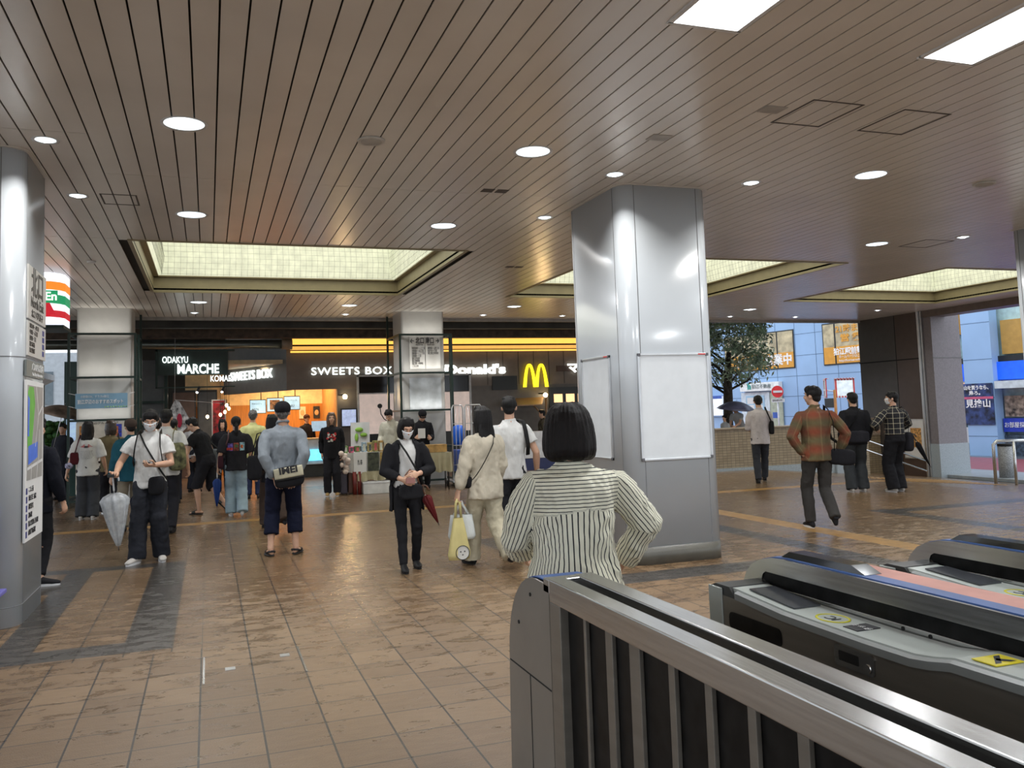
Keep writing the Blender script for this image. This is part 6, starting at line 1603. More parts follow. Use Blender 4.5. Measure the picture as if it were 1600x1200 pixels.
def open_umbrella(c, rad, label, m, tiltv=(0,0,1), shaft=.75, n=8):
    c=Vector(c); t=thing('umbrella', tuple(c-Vector(tiltv).normalized()*shaft), label, 'umbrella')
    ax=Vector(tiltv).normalized(); u=ax.orthogonal().normalized(); v=ax.cross(u); rows=[]; N_=n*6
    for k in range(9):
        f=k/8; row=[]
        for j in range(N_):
            a=2*math.pi*j/N_; sc=1-.10*(1-abs(math.cos(n*a/2)))*f
            row.append(c+(u*math.cos(a)+v*math.sin(a))*rad*f*sc+ax*(rad*.42*(1-f*f)) + Vector((0,0,0)))
        rows.append(row)
    rows[0]=[c+ax*rad*.42+(u*math.cos(2*math.pi*j/N_)+v*math.sin(2*math.pi*j/N_))*.002 for j in range(N_)]
    o=MB().rings(rows,False,False).build('canopy', m, t); s=o.modifiers.new('t','SOLIDIFY'); s.thickness=.003
    b=MB()
    for j in range(n):
        a=2*math.pi*j/n+math.pi/n*0
        b.tube([c+ax*(rad*.42*(1-f*f)-.006)+(u*math.cos(a)+v*math.sin(a))*rad*f for f in (0,.25,.5,.75,1)],.003,n=5)
    b.build('ribs', M_alu, t)
    MB().tube([c+ax*(rad*.42+.05),c-ax*shaft],.006,n=8).build('shaft', M_alu, t)
    MB().tube([c-ax*(shaft-.02),c-ax*(shaft+.08)],.013,n=8,roundcap=True).build('handle', M_black, t)
    return t
# ------------------------------------------------------------------ cast
W_TEE=cloth('white_tee','#c9c9c6'); BLK=cloth('black',(.012,.012,.014)); BLK2=cloth('black_soft',(.018,.018,.022)); NAVY=cloth('navy','#14182a'); CHAR=cloth('charcoal','#33353a'); DGREY=cloth('dark_grey','#3b3d41')
SH_WB=dict(m=cloth('white_shoe','#b8b4ae',rough=.6),sole=M_white); SH_BLK=dict(m=cloth('black_shoe2',(.014,.014,.015),rough=.45),sole=cloth('black_sole2',(.02,.02,.02))); SH_BW=dict(m=cloth('black_knit',(.015,.015,.017)),sole=M_white)
STRAP=cloth('strap_black',(.012,.012,.012),rough=.7)
def bag_strap(parent, pts, r=(.016,.003), m=None, name='strap'):
    ref=None
    return MB().tube(pts, [r]*len(pts) if isinstance(r,tuple) else r, n=8, ref=(0,0,1) ).build(name, m or STRAP, parent)

# striped shirt woman in front
p=person('p',1.47,3.36,0,3,1.555,'woman with dark bob hair in a cream and black striped shirt, nearest the camera',
  lean=2,ank={-1:(-.06,.05,.045),1:(.055,-.06,.05)},wr={-1:(-.07,.20,.57),1:(.195,.08,.54)},elb={-1:(-1,-1,0),1:(1,-.8,0)},curl=(.45,1.0),palm={1:(-.9,.4,0)},
  top=dict(m=STRIPE,sleeve='long',hem=.40,ease=.034,sease=.028,fold=.016,uv='yoke',name='striped_shirt',flare=.02,ch=.020),pants=dict(m=CHAR,style='wide'),hair=dict(k='bob',m=HAIRB),near=True,build=1.13,shoes=SH_WB,face=False)
q=thing('phone',tuple(p['hand'][1]),'black phone in the lowered right hand of the striped shirt woman','phone')
b=MB(); c=p['hand'][1]; b.box(c.x-.006,c.x+.006,c.y-.035,c.y+.04,c.z-.10,c.z+.05,.004); b.build('phone_body',M_black,q)
# cream blouse woman and white tee man
p=person('p',2.62,8.15,0,14,1.60,'woman with long black hair in cream blouse and cream wide trousers',
  ank={-1:(-.045,.12,.05),1:(.045,-.20,.10)},heel=(0,-58),knee={-1:(0,1,0),1:(0,1,-.2)},wr={-1:(-.185,.02,.47),1:(.14,.10,.50)},lean=2,
  top=dict(m=cloth('cream_blouse','#b5ad9b'),sleeve='long',hem=.42,ease=.040,sease=.036,fold=.012,name='blouse',flare=.015),pants=dict(m=cloth('cream_trousers','#b3ab94'),style='wide',ease=.016,fold=.010),hair=dict(k='long',len=.22),build=1.0,face=False)
cream=p
pts=strap_path(p,1,-1,.02,front=False,off=.045)
bs=thing('crossbody_bag',tuple(pts[-1]),'thin black crossbody strap and small bag across the cream blouse','bag'); bag_strap(bs,pts,(.011,.003)); 
c=pts[-1]; MB().ell((c.x-.02,c.y+.12,c.z-.03),(.04,.09,.06),e=.5,e2=.5).build('bag_body',BLK,bs)
# shopping bags in her left hand
hnd=p['hand'][-1]
def tote_hang(top_,w,h_,m,label,name,rz=0.0,print_=None,taper=.8,hand_h=.17):
    t=thing(name,(top_.x,top_.y,top_.z-hand_h-h_),label,'bag')
    b=MB(); rows=[]
    for k in range(9):
        f=k/8; z_=top_.z-hand_h-h_*f; ww=w*(taper+(1-taper)*f*1.3)*(1 if f<.9 else .85); dd=.05+.05*math.sin(f*2.6)
        row=[]
        for j in range(24):
            a=2*math.pi*j/24; xx=math.copysign(abs(math.cos(a))**.7,math.cos(a))*ww/2; yy=math.copysign(abs(math.sin(a))**.8,math.sin(a))*dd/2
            nn=noise.noise(Vector((xx*20,z_*9,w*30)))*.012
            row.append(Vector((top_.x+xx*math.cos(rz)-(yy+nn)*math.sin(rz),top_.y+xx*math.sin(rz)+(yy+nn)*math.cos(rz),z_)))
        rows.append(row)
    b.rings(rows,False,True); b.build('bag_body',m,t)
    for s in (-1,1):
        for sy in (-1,):
            MB().tube([(top_.x+s*w*taper*.32*math.cos(rz),top_.y+s*w*taper*.32*math.sin(rz),top_.z-hand_h),(top_.x+s*.02,top_.y,top_.z-.03),(top_.x,top_.y,top_.z+.012)],[(.014,.004)]*3,n=6).build('handle',m,t)
    return t
tb1=tote_hang(Vector((hnd.x-.01,hnd.y-.03,hnd.z)),.22,.40,cloth('pale_yellow_bag','#c9bd83'),'pale yellow cloth bag with a round print held by the cream blouse woman','tote_bag',rz=.2,taper=.45)
b=MB(); c_=Vector((hnd.x+.01,hnd.y-.085,hnd.z-.50)); b.cyl(c_,.068,.004,n=28,axis='y'); b.build('round_print',mat('print_white',(.55,.54,.5),.8),tb1)
b=MB(); b.rings([[c_+Vector((r_*math.cos(2*math.pi*k/28),-.002+yy,r_*math.sin(2*math.pi*k/28))) for k in range(28)] for r_,yy in ((.070,0),(.070,-.003),(.064,-.003))],False,False); 
for dx,dz in ((-.02,.01),(.02,.012),(0,-.02)): b.ell(c_+Vector((dx,-.003,dz)),(.008,.002,.006),n=8,m=5)
b.build('print_outline',M_ink,tb1)
tb2=tote_hang(Vector((hnd.x+.045,hnd.y+.05,hnd.z-.03)),.27,.24,cloth('white_bag','#c8ccc9',rough=.5),'white plastic shopping bag behind the yellow cloth bag','shopping_bag',rz=-.2,taper=.8,hand_h=.12)
p=person('p',3.06,8.62,0,8,1.70,'man in plain white tee and black trousers walking beside the cream blouse woman',
  turn=-28,ank={-1:(-.05,-.04,.045),1:(.06,.06,.05)},wr={-1:(-.16,.05,.48),1:(.20,.02,.50)},
  top=dict(m=W_TEE,sleeve='short',hem=.475,ease=.030,sease=.026,fold=.010,name='tee_shirt'),pants=dict(m=BLK2,style='straight',ease=.012),hair=dict(k='short'),build=1.08,shoes=SH_BLK)
bs=thing('backpack',tuple(p['S'](.07,.12,.15)),'black backpack worn on the right shoulder of the white tee man','bag')
pts=[p['S'](.06,.05,.20),p['S'](.075,.06,.27),p['S'](.075,.02,.325),p['S'](.08,-.04,.312),p['S'](.082,-.066,.25),p['S'](.09,-.075,.17),p['S'](.10,-.05,.10)]
bag_strap(bs,pts,(.024,.005)); MB().ell(tuple(p['S'](.02,.13,.15)),(.14,.07,.20),e=.5,e2=.5).build('bag_body',BLK,bs)
# masked woman facing camera
p=person('p',1.88,8.45,0,178,1.53,'woman with white mask, black overshirt and slim black trousers, facing the camera',
  nod=26,turn=4,ank={-1:(-.055,-.01,.045),1:(.05,.12,.045)},wr={-1:(-.055,.135,.615),1:(.055,.15,.585)},elb={-1:(-.9,-.7,-.2),1:(.9,-.7,-.2)},palm={-1:(.4,-.5,-.3),1:(-.3,-.8,.2)},curl=(.5,.4),mask=True,
  top=dict(m=W_TEE,sleeve='none',hem=.455,ease=.012,fold=.006,name='white_top'),pants=dict(m=BLK,style='slim',ease=.008),hair=dict(k='bob'),shoes=SH_BLK)
# open black overshirt
def overshirt(per, m, hem=.36, gap=.045, sease=.022, ease=.030, name='open_shirt', bw=1.0, voxel=.011):
    h=per['h']; inv=per['M'].inverted(); b=MB()
    L_=lambda a,b_,c: inv@per['S'](a,b_,c)
    rows=[]; o_=[]
    for zz,rx,ry in ((hem-.52,.108,.080),(.0,.104,.078),(.10,.098,.072),(.18,.100,.074),(.25,.100,.066),(.29,.080,.050),(.315,.048,.040)):
        row=[]
        g=gap*(1+.9*(zz<.1))*(1 if zz<.28 else .8)
        a0=math.asin(min(.95,g/rx)); 
        for k in range(27):
            a=math.pi/2+a0+(2*math.pi-2*a0)*k/26
            row.append(L_((rx)*math.cos(a),(ry)*math.sin(a),zz)+ (Vector((math.cos(a),math.sin(a),0))*ease*.6))
        rows.append(row)
    outer=rows
    n=27
    Vo=[[b.bm.verts.new(p_) for p_ in r_] for r_ in outer]
    cen=[sum(r_,Vector())/n for r_ in outer]
    Vi=[[b.bm.verts.new(c_+(p_-c_)*(1-.011/max(.03,(p_-c_).length))) for p_ in r_] for r_,c_ in zip(outer,cen)]
    for A2,flip in ((Vo,0),(Vi,1)):
        for r0,r1 in zip(A2[:-1],A2[1:]):
            for i in range(n-1): b.bm.faces.new((r0[i],r0[i+1],r1[i+1],r1[i]) if not flip else (r0[i+1],r0[i],r1[i],r1[i+1]))
    for i in range(n-1):
        b.bm.faces.new((Vo[0][i+1],Vo[0][i],Vi[0][i],Vi[0][i+1])); b.bm.faces.new((Vo[-1][i],Vo[-1][i+1],Vi[-1][i+1],Vi[-1][i]))
    for j in range(len(outer)-1):
        b.bm.faces.new((Vo[j][0],Vo[j+1][0],Vi[j+1][0],Vi[j][0])); b.bm.faces.new((Vo[j+1][-1],Vo[j][-1],Vi[j][-1],Vi[j+1][-1]))
    for s in (-1,1):
        s0,e0,w0=inv@per['sh'][s],inv@per['E'][s],inv@per['W'][s]
        b.tube([s0-Vector((s*.012*h,0,0)),lerp(s0,e0,.3),lerp(s0,e0,.75),e0,lerp(e0,w0,.35),lerp(e0,w0,.8)],[.040*h+sease*.5,.034*h+sease,.030*h+sease,.028*h+sease,.025*h+sease,.021*h+sease*.6],n=16)
    me_=remesh(b,voxel,2,.5)
    nr=[v.normal.copy() for v in me_.vertices]
    for v,n_ in zip(me_.vertices,nr):
        q=Vector((v.co.x*7+v.co.z*3,v.co.y*7,v.co.z*4)); v.co+=n_*(.009*(1-2*abs(noise.noise(q)))-.003)
    return put(me_,name,m,per['root'])
overshirt(p,BLK,hem=.37,gap=.05,sease=.013,ease=.02)
bs,_M=bag_soft('shoulder_bag',tuple(p['S'](.0,.155,-.015)),(.115,.045,.075),R(178),BLK,'black rounded shoulder bag held open in front by the masked woman')
bag_strap(bs,strap_path(p,1,-1,-.0,back=False,off=.05),(.014,.004))
MB().tube([p['S'](-.06,.14,.03),p['S'](-.035,.14,.10),p['S'](.0,.14,.125),p['S'](.03,.14,.09),p['S'](.04,.15,.02)],.008,n=8).build('handle',mat('tan_leather',hexc('#6b4630'),.5),bs)
c=p['hand'][1]; q=thing('card_wallet',tuple(c),'small pinkish wallet in the hand of the masked woman','wallet'); MB().box(c.x-.05,c.x+.04,c.y-.045,c.y-.03,c.z-.01,c.z+.045,.003).build('wallet_body',mat('wallet_pink',hexc('#8a5f58'),.5),q)
t_=p['S'](-.085,.10,.0); closed_umbrella(t_,Vector((t_.x+.16,t_.y-.02,.42)),'burgundy folded umbrella hanging beside the masked woman',cloth('burgundy','#5a1a1c',rough=.5),r=.045,hm=mat('handle_brown',(.1,.04,.02),.4))
# grey jacket man with cap
p=person('p',.80,9.95,0,-4,1.73,'man in grey jacket and black cap with hands behind his back',
  ank={-1:(-.085,-.02,.045),1:(.075,.0,.045)},toe=(-12,18),wr={-1:(-.055,-.085,.505),1:(.075,-.085,.505)},elb={-1:(-1,-.9,0),1:(1,-.9,0)},palm={-1:(0,-1,.3),1:(0,-1,.3)},curl=(.5,.5),
  top=dict(m=cloth('grey_jacket','#7f868c',rough=.6),sleeve='long',hem=.495,ease=.030,sease=.026,fold=.010,name='jacket',ch=.028),pants=dict(m=NAVY,style='loose',len=.80,ease=.016),
  hair=dict(k='cap',m=HAIRG,brim=1),build=1.12,shoes=dict(kind='sandal',m=cloth('sandal_strap','#2a2a2c',var=.8,scale=60),sole=M_black,back=True),face=False)
c=p['S'](.035,-.135,-.01)
bs,_M=bag_soft('messenger_bag',tuple(c),(.165,.075,.115),R(-4),BLK,'black and cream messenger bag with big cut black letters on the grey jacket man',ry=R(-8))
b=MB(); rows=[]
for k in range(8):
    f=k/7; z_=.105-.115*f; rows.append([Vector(c)+_M@Vector((u*.155,-.078-.006*math.sin(f*3)+.022*abs(u)**3,z_+.004)) for u in np.linspace(-1,1,13)])
b.rings(rows,False,False,closed=False); fl=b.build('cream_flap',cloth('canvas_cream','#b9b49c'),bs); s=fl.modifiers.new('t','SOLIDIFY'); s.thickness=.004
me=text_mesh('IMEI',.10,.002,.004); me.transform(Matrix.Translation(Vector(c)-Vector(bs.location)+_M@Vector((0,-.092,.075)))@_M.to_4x4()@Matrix.Rotation(R(90),4,'X')@Matrix.Diagonal((1.15,1,1,1))); me.materials.append(M_ink); o=bpy.data.objects.new('lettering',me); COL.objects.link(o); o.parent=bs
b=MB(); b.tube([Vector(c)+_M@Vector((u*.15,-.085+.022*abs(u)**3,-.02)) for u in np.linspace(-1,1,9)],.008,n=6); b.build('piping',STRAP,bs)
bag_strap(bs,strap_path(p,-1,1,.06,back=False,off=.035),(.018,.004))
# woman in black with brown wide trousers next to him
person('p',.86,12.45,0,8,1.60,'woman in black top and brown wide trousers beside the grey jacket man',
  ank={-1:(-.05,.08,.045),1:(.05,-.22,.10)},heel=(0,-55),top=dict(m=BLK,sleeve='long',hem=.40,ease=.03,sease=.03,name='black_top'),pants=dict(m=cloth('brown_trousers','#3f332c'),style='wide'),hair=dict(k='bobneck'),shoes=SH_BLK,face=False)
bs,_=bag_soft('tote_bag',(.60,12.25,.86),(.10,.07,.17),0,BLK,'soft black bag on the left side of the woman in brown trousers'); bag_strap(bs,[(.56,12.25,1.0),(.64,12.30,1.32),(.70,12.42,1.34),(.70,12.35,1.0)],(.01,.003))
# pale yellow shirt man
person('p',.82,17.2,0,-6,1.72,'grey haired man in a pale yellow shirt and navy trousers at the sweets shop',
  top=dict(m=cloth('pale_yellow','#c4c48a'),sleeve='long',hem=.46,ease=.03,sease=.025,name='shirt'),pants=dict(m=cloth('navy_trousers','#272e48'),style='straight'),hair=dict(k='short',m=HAIRG),shoes=SH_BLK,build=1.08,far=True,face=False)
# black tee woman with ponytail, light jeans
p=person('p',.42,14.35,0,2,1.60,'woman with ponytail, black printed tee and light blue jeans',
  ank={-1:(-.05,.02,.045),1:(.05,-.08,.06)},heel=(0,-30),wr={-1:(-.17,.02,.49),1:(.15,.04,.49)},top=dict(m=BLK2,sleeve='elbow',hem=.45,ease=.035,sease=.034,name='tee_shirt'),pants=dict(m=cloth('light_jeans','#8fa3ae'),style='wide'),hair=dict(k='pony'),shoes=SH_WB,build=1.05,face=False)
for k,(x0,x1,z0,z1,c_) in enumerate(((-.135,-.055,-.06,.06,'#5b4a92'),(-.15,-.06,-.05,-.01,'#a8342c'),(-.045,.035,-.06,.065,'#7d3a2c'),(-.03,.02,-.01,.04,'#3f5a34'),(.05,.125,-.06,.07,'#8fb8c8'),(.06,.10,-.02,.03,'#c8622c'))):
    on_garment(p,art_quads([(x0,x1,z0,z1)]),.685,mat('print_c%d'%k,hexc(c_),.7,var=.4,scale=30),lift=.004+.002*(k%2))
t_=p['hand'][-1]; closed_umbrella(Vector((t_.x-.02,t_.y,t_.z+.02)),Vector((t_.x-.03,t_.y-.03,.12)),'blue folded umbrella held down by the ponytail woman',cloth('blue_umb','#1f3a78',rough=.45),r=.06)
bs=thing('shoulder_bag',tuple(p['S'](-.12,0,.0)),'dark red brown bag on the left shoulder of the ponytail woman','bag')
MB().ell(tuple(p['S'](-.15,-.01,.02)),(.045,.09,.11),e=.5,e2=.5).build('bag_body',cloth('wine','#3a2028'),bs); bag_strap(bs,[p['S'](-.14,-.04,.07),p['S'](-.08,-.07,.25),p['S'](-.07,0,.335),p['S'](-.10,.06,.2),p['S'](-.14,.03,.07)],(.012,.003),mat('strap_wine',(.06,.02,.025),.6))
# man leaning with grey tote
p=person('p',-.02,14.9,0,62,1.66,'man in black tee and black shorts bending forward under a grey tote',lean=20,nod=12,
  ank={-1:(-.05,.06,.045),1:(.05,-.17,.09)},heel=(0,-40),wr={-1:(-.10,.26,.56),1:(.09,.15,.55)},elb={-1:(-.6,-1,-.1),1:(.6,-1,-.1)},curl=(.9,.6),
  top=dict(m=BLK,sleeve='short',hem=.47,ease=.03,sease=.026,name='tee_shirt'),pants=dict(m=BLK2,style='shorts',len=.55,ease=.02,name='shorts'),hair=dict(k='short'),build=1.18,shoes=dict(kind='sandal',m=M_black,sole=M_black))
bs,_M=bag_soft('tote_bag',tuple(p['S'](.135,-.02,-.0)),(.20,.085,.16),R(75),cloth('grey_canvas','#4e5256',rough=.7),'big grey canvas tote with black straps on the bending man',ry=R(12))
for dx in (-.09,.09):
    c0=Vector(bs.location); MB().tube([c0+_M@Vector((dx,-.088,-.13)),c0+_M@Vector((dx,-.095,.12)),p['S'](.10,-.03,.2),p['S'](.085,0,.325)],[(.016,.004)]*4,n=6,ref=(1,0,0)).build('handle',STRAP,bs)
MB().tube([Vector(bs.location)+_M@Vector((-.19,-.08,.07)),Vector(bs.location)+_M@Vector((.19,-.08,.07))],[(.012,.012)]*2,n=6).build('top_band',STRAP,bs)
m_clear=mat('clear_vinyl',(.55,.58,.6),.22,alpha=.55,var=.1,scale=20)
h_=p['hand'][-1]; closed_umbrella(Vector((h_.x,h_.y,h_.z+.02)),Vector((h_.x-.20,h_.y-.05,.22)),'clear folded umbrella held by the bending man',m_clear,r=.075)
# crowd at the market
def simple(x,y,yaw,h,label,c,pc='#20222a',hair='short',**k):
    return person('p',x,y,0,yaw,h,label,top=dict(m=cloth('c_'+c[1:],c),sleeve=k.pop('sleeve','long'),hem=.46,ease=.025,sease=.02),pants=dict(m=cloth('pc_'+pc[1:],pc),style='straight'),hair=dict(k=hair),far=True,face=False,**k)
simple(.28,18.6,175,1.56,'woman in dark clothes facing out of the market, beside the light bulbs','#1b1b20',hair='bobneck')
simple(-.62,17.2,10,1.60,'person with a pink mask area and black rucksack in the market crowd','#b9a3a4',hair='short')
simple(-1.0,18.9,30,1.58,'dark haired person furthest left in the market crowd','#26262c')
simple(-.3,19.6,-20,1.60,'dark haired person in white in the middle of the market crowd','#a8a8a8',hair='bob')
simple(-.72,19.9,15,1.52,'short dark haired person at the back of the market crowd','#3a3a42')
bs,_=bag_soft('backpack',(-.58,16.95,1.15),(.13,.09,.2),.1,BLK,'black rucksack on the back of a person in the market crowd')
# white tee man with red winged print and rucksack
p=person('p',-.56,12.75,0,-8,1.72,'man in a white tee with red winged back print, behind the boy',
  ank={-1:(-.05,.03,.045),1:(.05,-.05,.05)},wr={-1:(-.16,.05,.5),1:(.16,.06,.50)},top=dict(m=W_TEE,sleeve='short',hem=.46,ease=.03,sease=.028,name='tee_shirt'),pants=dict(m=BLK2,style='straight'),hair=dict(k='short'),build=1.08,face=False,shoes=SH_BLK)
def wings(per,zc,sc=1.0):
    b=MB()
    for s in (-1,1):
        for k in range(4):
            y0=-.012+.012*k; L_=.10-.018*k
            b.quad((s*.025*sc,y0*sc,0),(s*L_*sc,(y0+.012)*sc,0),(s*(L_-.02)*sc,(y0+.016)*sc,0),(s*.025*sc,(y0+.009)*sc,0))
    me=bpy.data.meshes.new('a'); b.bm.to_mesh(me); b.bm.free(); on_garment(per,me,zc,mat('print_red',(.5,.03,.03),.7),name='wing_print')
    b=MB(); 
    for k in range(5): b.quad((-.03+.012*k,-.02,0),(-.022+.012*k,-.02,0),(-.020+.012*k,.018,0),(-.030+.012*k,.012,0))
    me=bpy.data.meshes.new('a'); b.bm.to_mesh(me); b.bm.free(); on_garment(per,me,zc,M_ink,name='script_print',lift=.006)
wings(p,.765)
m_camo=mat('camouflage',hexc('#5a5a3c'),.8,var=.6,scale=14)
bs,_=bag_soft('backpack',tuple(p['S'](.10,-.10,.09)),(.11,.09,.19),R(-30),m_camo,'olive camouflage rucksack hanging from one shoulder of the red print man',rx=R(8))
bag_strap(bs,[p['S'](.07,-.12,.18),p['S'](.07,-.085,.27),p['S'](.075,-.02,.325),p['S'](.08,.05,.28),p['S'](.11,.06,.15),p['S'](.13,-.02,.05)],(.018,.005),mat('strap_olive',hexc('#6a683f'),.8))
# masked boy
p=person('p',-.62,10.35,0,172,1.70,'boy with white mask, white tee and black trousers, looking at his phone',
  nod=22,turn=10,ank={-1:(-.075,.03,.045),1:(.06,.11,.045)},toe=(-15,20),wr={-1:(-.055,.16,.625),1:(.175,.15,.585)},elb={-1:(-.7,-1,-.1),1:(.5,-1,-.3)},palm={-1:(.2,-.2,1),1:(-.2,.2,1)},curl=(.55,.6),mask=True,
  top=dict(m=W_TEE,sleeve='short',hem=.47,ease=.034,sease=.030,fold=.010,name='tee_shirt'),pants=dict(m=cloth('ink_trousers','#25272d'),style='wide',fold=.010),hair=dict(k='short'),shoes=SH_WB)
c=p['hand'][-1]; q=thing('phone',tuple(c),'black phone in the raised hand of the boy','phone'); MB().box(c.x-.04,c.x+.035,c.y-.02,c.y+.12,c.z+.005,c.z+.018,.004).build('phone_body',M_black,q)
c=p['hand'][1]; q=thing('small_player',tuple(c),'small dark gadget in the lower hand of the boy','gadget'); MB().box(c.x-.07,c.x+.0,c.y-.05,c.y-.035,c.z-.02,c.z+.015,.003).build('gadget_body',M_black,q)
bs,_=bag_soft('crossbody_bag',tuple(p['S'](-.06,.105,-.03)),(.085,.045,.10),R(172),BLK,'black crossbody pouch on the front of the boy')
bag_strap(bs,strap_path(p,1,-1,-.0,back=False,off=.045),(.011,.003))
bs=thing('backpack',tuple(p['S'](0,-.12,.14)),'black backpack worn by the boy, straps over both shoulders','bag')
MB().ell(tuple(p['S'](0,-.12,.14)),(.13,.07,.2),e=.5,e2=.5).build('bag_body',BLK,bs)
for s in (-1,1): bag_strap(bs,[p['S'](s*.06,-.07,.26),p['S'](s*.066,-.03,.325),p['S'](s*.07,.045,.305),p['S'](s*.078,.085,.22),p['S'](s*.09,.075,.13),p['S'](s*.10,.0,.10)],(.024,.005))
w_=p['W'][1]; closed_umbrella(Vector((w_.x-.03,w_.y-.03,w_.z-.06)),Vector((w_.x+.03,w_.y-.02,.16)),'clear vinyl folded umbrella hanging from the arm of the boy',m_clear,r=.13)
# teal person with brown hat
p=person('p',-1.06,13.3,0,20,1.60,'person in a teal top and brown bucket hat behind the boy',
  top=dict(m=cloth('teal','#1f4d5c'),sleeve='long',hem=.44,ease=.035,sease=.03),pants=dict(m=cloth('beige_trousers','#8a8272'),style='straight'),hair=dict(k='short',cap=True,capm=cloth('brown_hat','#4a3f3a')),shoes=SH_BLK,face=False,build=1.1,
  wr={-1:(-.16,.0,.49),1:(.16,.1,.5)})
t_=p['hand'][1]; closed_umbrella(Vector((-.93,12.2,.72)),Vector((-.90,12.2,.0)),'navy folded umbrella between the boy and the clear umbrella',NAVY,r=.05)
# white tee woman and olive woman at the left far column
p=person('p',-1.86,15.3,0,-3,1.59,'woman in white printed tee and grey wide trousers by the notice board',
  ank={-1:(-.06,.0,.045),1:(.055,-.02,.045)},wr={-1:(-.19,.0,.48),1:(.16,.06,.5)},top=dict(m=W_TEE,sleeve='elbow',hem=.44,ease=.038,sease=.03,name='tee_shirt'),pants=dict(m=DGREY,style='wide',ease=.015),hair=dict(k='long',len=.08),shoes=SH_WB,face=False)
wings(p,.735)
b=MB(); random.seed(9)
for r_ in range(7):
    xx=-.085
    while xx<.08:
        w_=random.uniform(.01,.03); b.quad((xx,-.02*r_,0),(xx+w_,-.02*r_+.001,0),(xx+w_,-.02*r_+.004,0),(xx,-.02*r_+.004,0)); xx+=w_+.007
me=bpy.data.meshes.new('a'); b.bm.to_mesh(me); b.bm.free(); on_garment(p,me,.69,M_ink,name='script_print')
bs,_=bag_soft('shoulder_bag',tuple(p['S'](-.115,-.03,.10)),(.07,.05,.10),.1,cloth('maroon','#4a1d22'),'maroon shoulder bag with charms on the white tee woman')
bag_strap(bs,[p['S'](-.11,-.06,.15),p['S'](-.08,-.08,.25),p['S'](-.07,0,.335),p['S'](-.08,.06,.25),p['S'](-.13,.04,.15)],(.012,.004),mat('strap_maroon',(.09,.02,.025),.6))
MB().ell(tuple(p['S'](-.165,-.05,.03)),(.06,.04,.05),e=.8).build('plush_charm',mat('charm_mix',hexc('#8a8aa0'),.8,var=.7,scale=30),bs)
p=person('p',-1.58,15.9,0,12,1.60,'woman with brown bob hair in an olive vest beside the white tee woman',
  ank={-1:(-.05,.08,.045),1:(.05,-.16,.08)},heel=(0,-50),top=dict(m=cloth('olive_vest','#6a6048'),sleeve='elbow',hem=.45,ease=.035,sease=.022,name='vest'),pants=dict(m=BLK2,style='wide'),hair=dict(k='bobneck',m=mat('brown_hair',(.035,.022,.014),.4,var=.3,scale=40)),shoes=dict(m=cloth('brown_shoe','#5a4030'),sole=M_white),face=False)
bs,_=bag_soft('shoulder_bag',tuple(p['S'](.115,-.02,.06)),(.05,.06,.13),0,BLK,'black bag on the right shoulder of the olive vest woman'); bag_strap(bs,[p['S'](.11,-.05,.12),p['S'](.08,-.07,.25),p['S'](.075,0,.33),p['S'](.09,.05,.2)],(.012,.004))
# person in black half behind the left column
person('p',-1.60,9.35,0,-20,1.63,'person in black clothes half hidden by the left column',
  ank={-1:(-.05,.03,.045),1:(.06,-.05,.045)},toe=(0,65),top=dict(m=cloth('blueblack','#12141c'),sleeve='long',hem=.42,ease=.03,sease=.03,name='jacket'),pants=dict(m=BLK,style='slim',len=.95),hair=dict(k='short'),shoes=SH_BW,face=False)
open_umbrella((-2.87,19.6,1.74),.48,'brown and violet open umbrella at the far left outside',mat('brown_umb',hexc('#8b7a6c'),.5,var=.5,scale=2.2),tiltv=(.25,-.1,1))
simple(-2.87,19.7,160,1.58,'person under the brown umbrella at the far left outside','#2a2c33')
# shop woman in black sweatshirt
p=person('p',2.27,16.75,0,170,1.62,'woman in black sweatshirt with red and white print standing by the stall',turn=6,
  wr={-1:(-.12,.0,.49),1:(.12,-.05,.50)},top=dict(m=BLK,sleeve='long',hem=.44,ease=.035,sease=.028,name='sweatshirt'),pants=dict(m=BLK2,style='loose',ease=.012),hair=dict(k='long',len=.04,m=mat('light_brown_hair',(.09,.05,.025),.4,var=.3,scale=40)),shoes=dict(m=cloth('tan_sneaker','#9a7f56'),sole=M_white))
b=MB(); random.seed(21); R1=[];R2=[]
for k in range(26):
    xx,yy=random.uniform(-.08,.08),random.uniform(-.09,.09); (R1 if k%2 else R2).append((xx-.018,xx+.018,yy-.012,yy+.014))
on_garment(p,art_quads(R2,1),.70,mat('print_white'),back=False,name='white_print',lift=.004); on_garment(p,art_quads(R1,1),.70,mat('print_red'),back=False,name='red_print',lift=.006)
# two men behind the stall
p=person('p',3.66,17.75,0,150,1.70,'young man in a cream shirt looking down behind the stall table',nod=32,lean=6,top=dict(m=cloth('cream_shirt','#b5b2a2'),sleeve='long',hem=.46,ease=.035,sease=.03),pants=dict(m=BLK2),wr={-1:(-.12,.14,.55),1:(.12,.13,.54)},hair=dict(k='short'),face=True)
p=person('p',4.20,17.28,0,175,1.66,'man in a black sweatshirt and black cap reading a sheet behind the stall table',nod=34,lean=5,top=dict(m=BLK,sleeve='long',hem=.46,ease=.035,sease=.03),pants=dict(m=BLK2),wr={-1:(-.08,.18,.62),1:(.10,.17,.63)},hair=dict(k='cap'),face=True)
c=p['hand'][1]; q=thing('paper_sheet',tuple(c),'white paper sheet in the hands of the capped man','paper'); MB().box(c.x-.02,c.x+.13,c.y-.05,c.y-.045,c.z-.02,c.z+.18).build('sheet',M_paper,q)
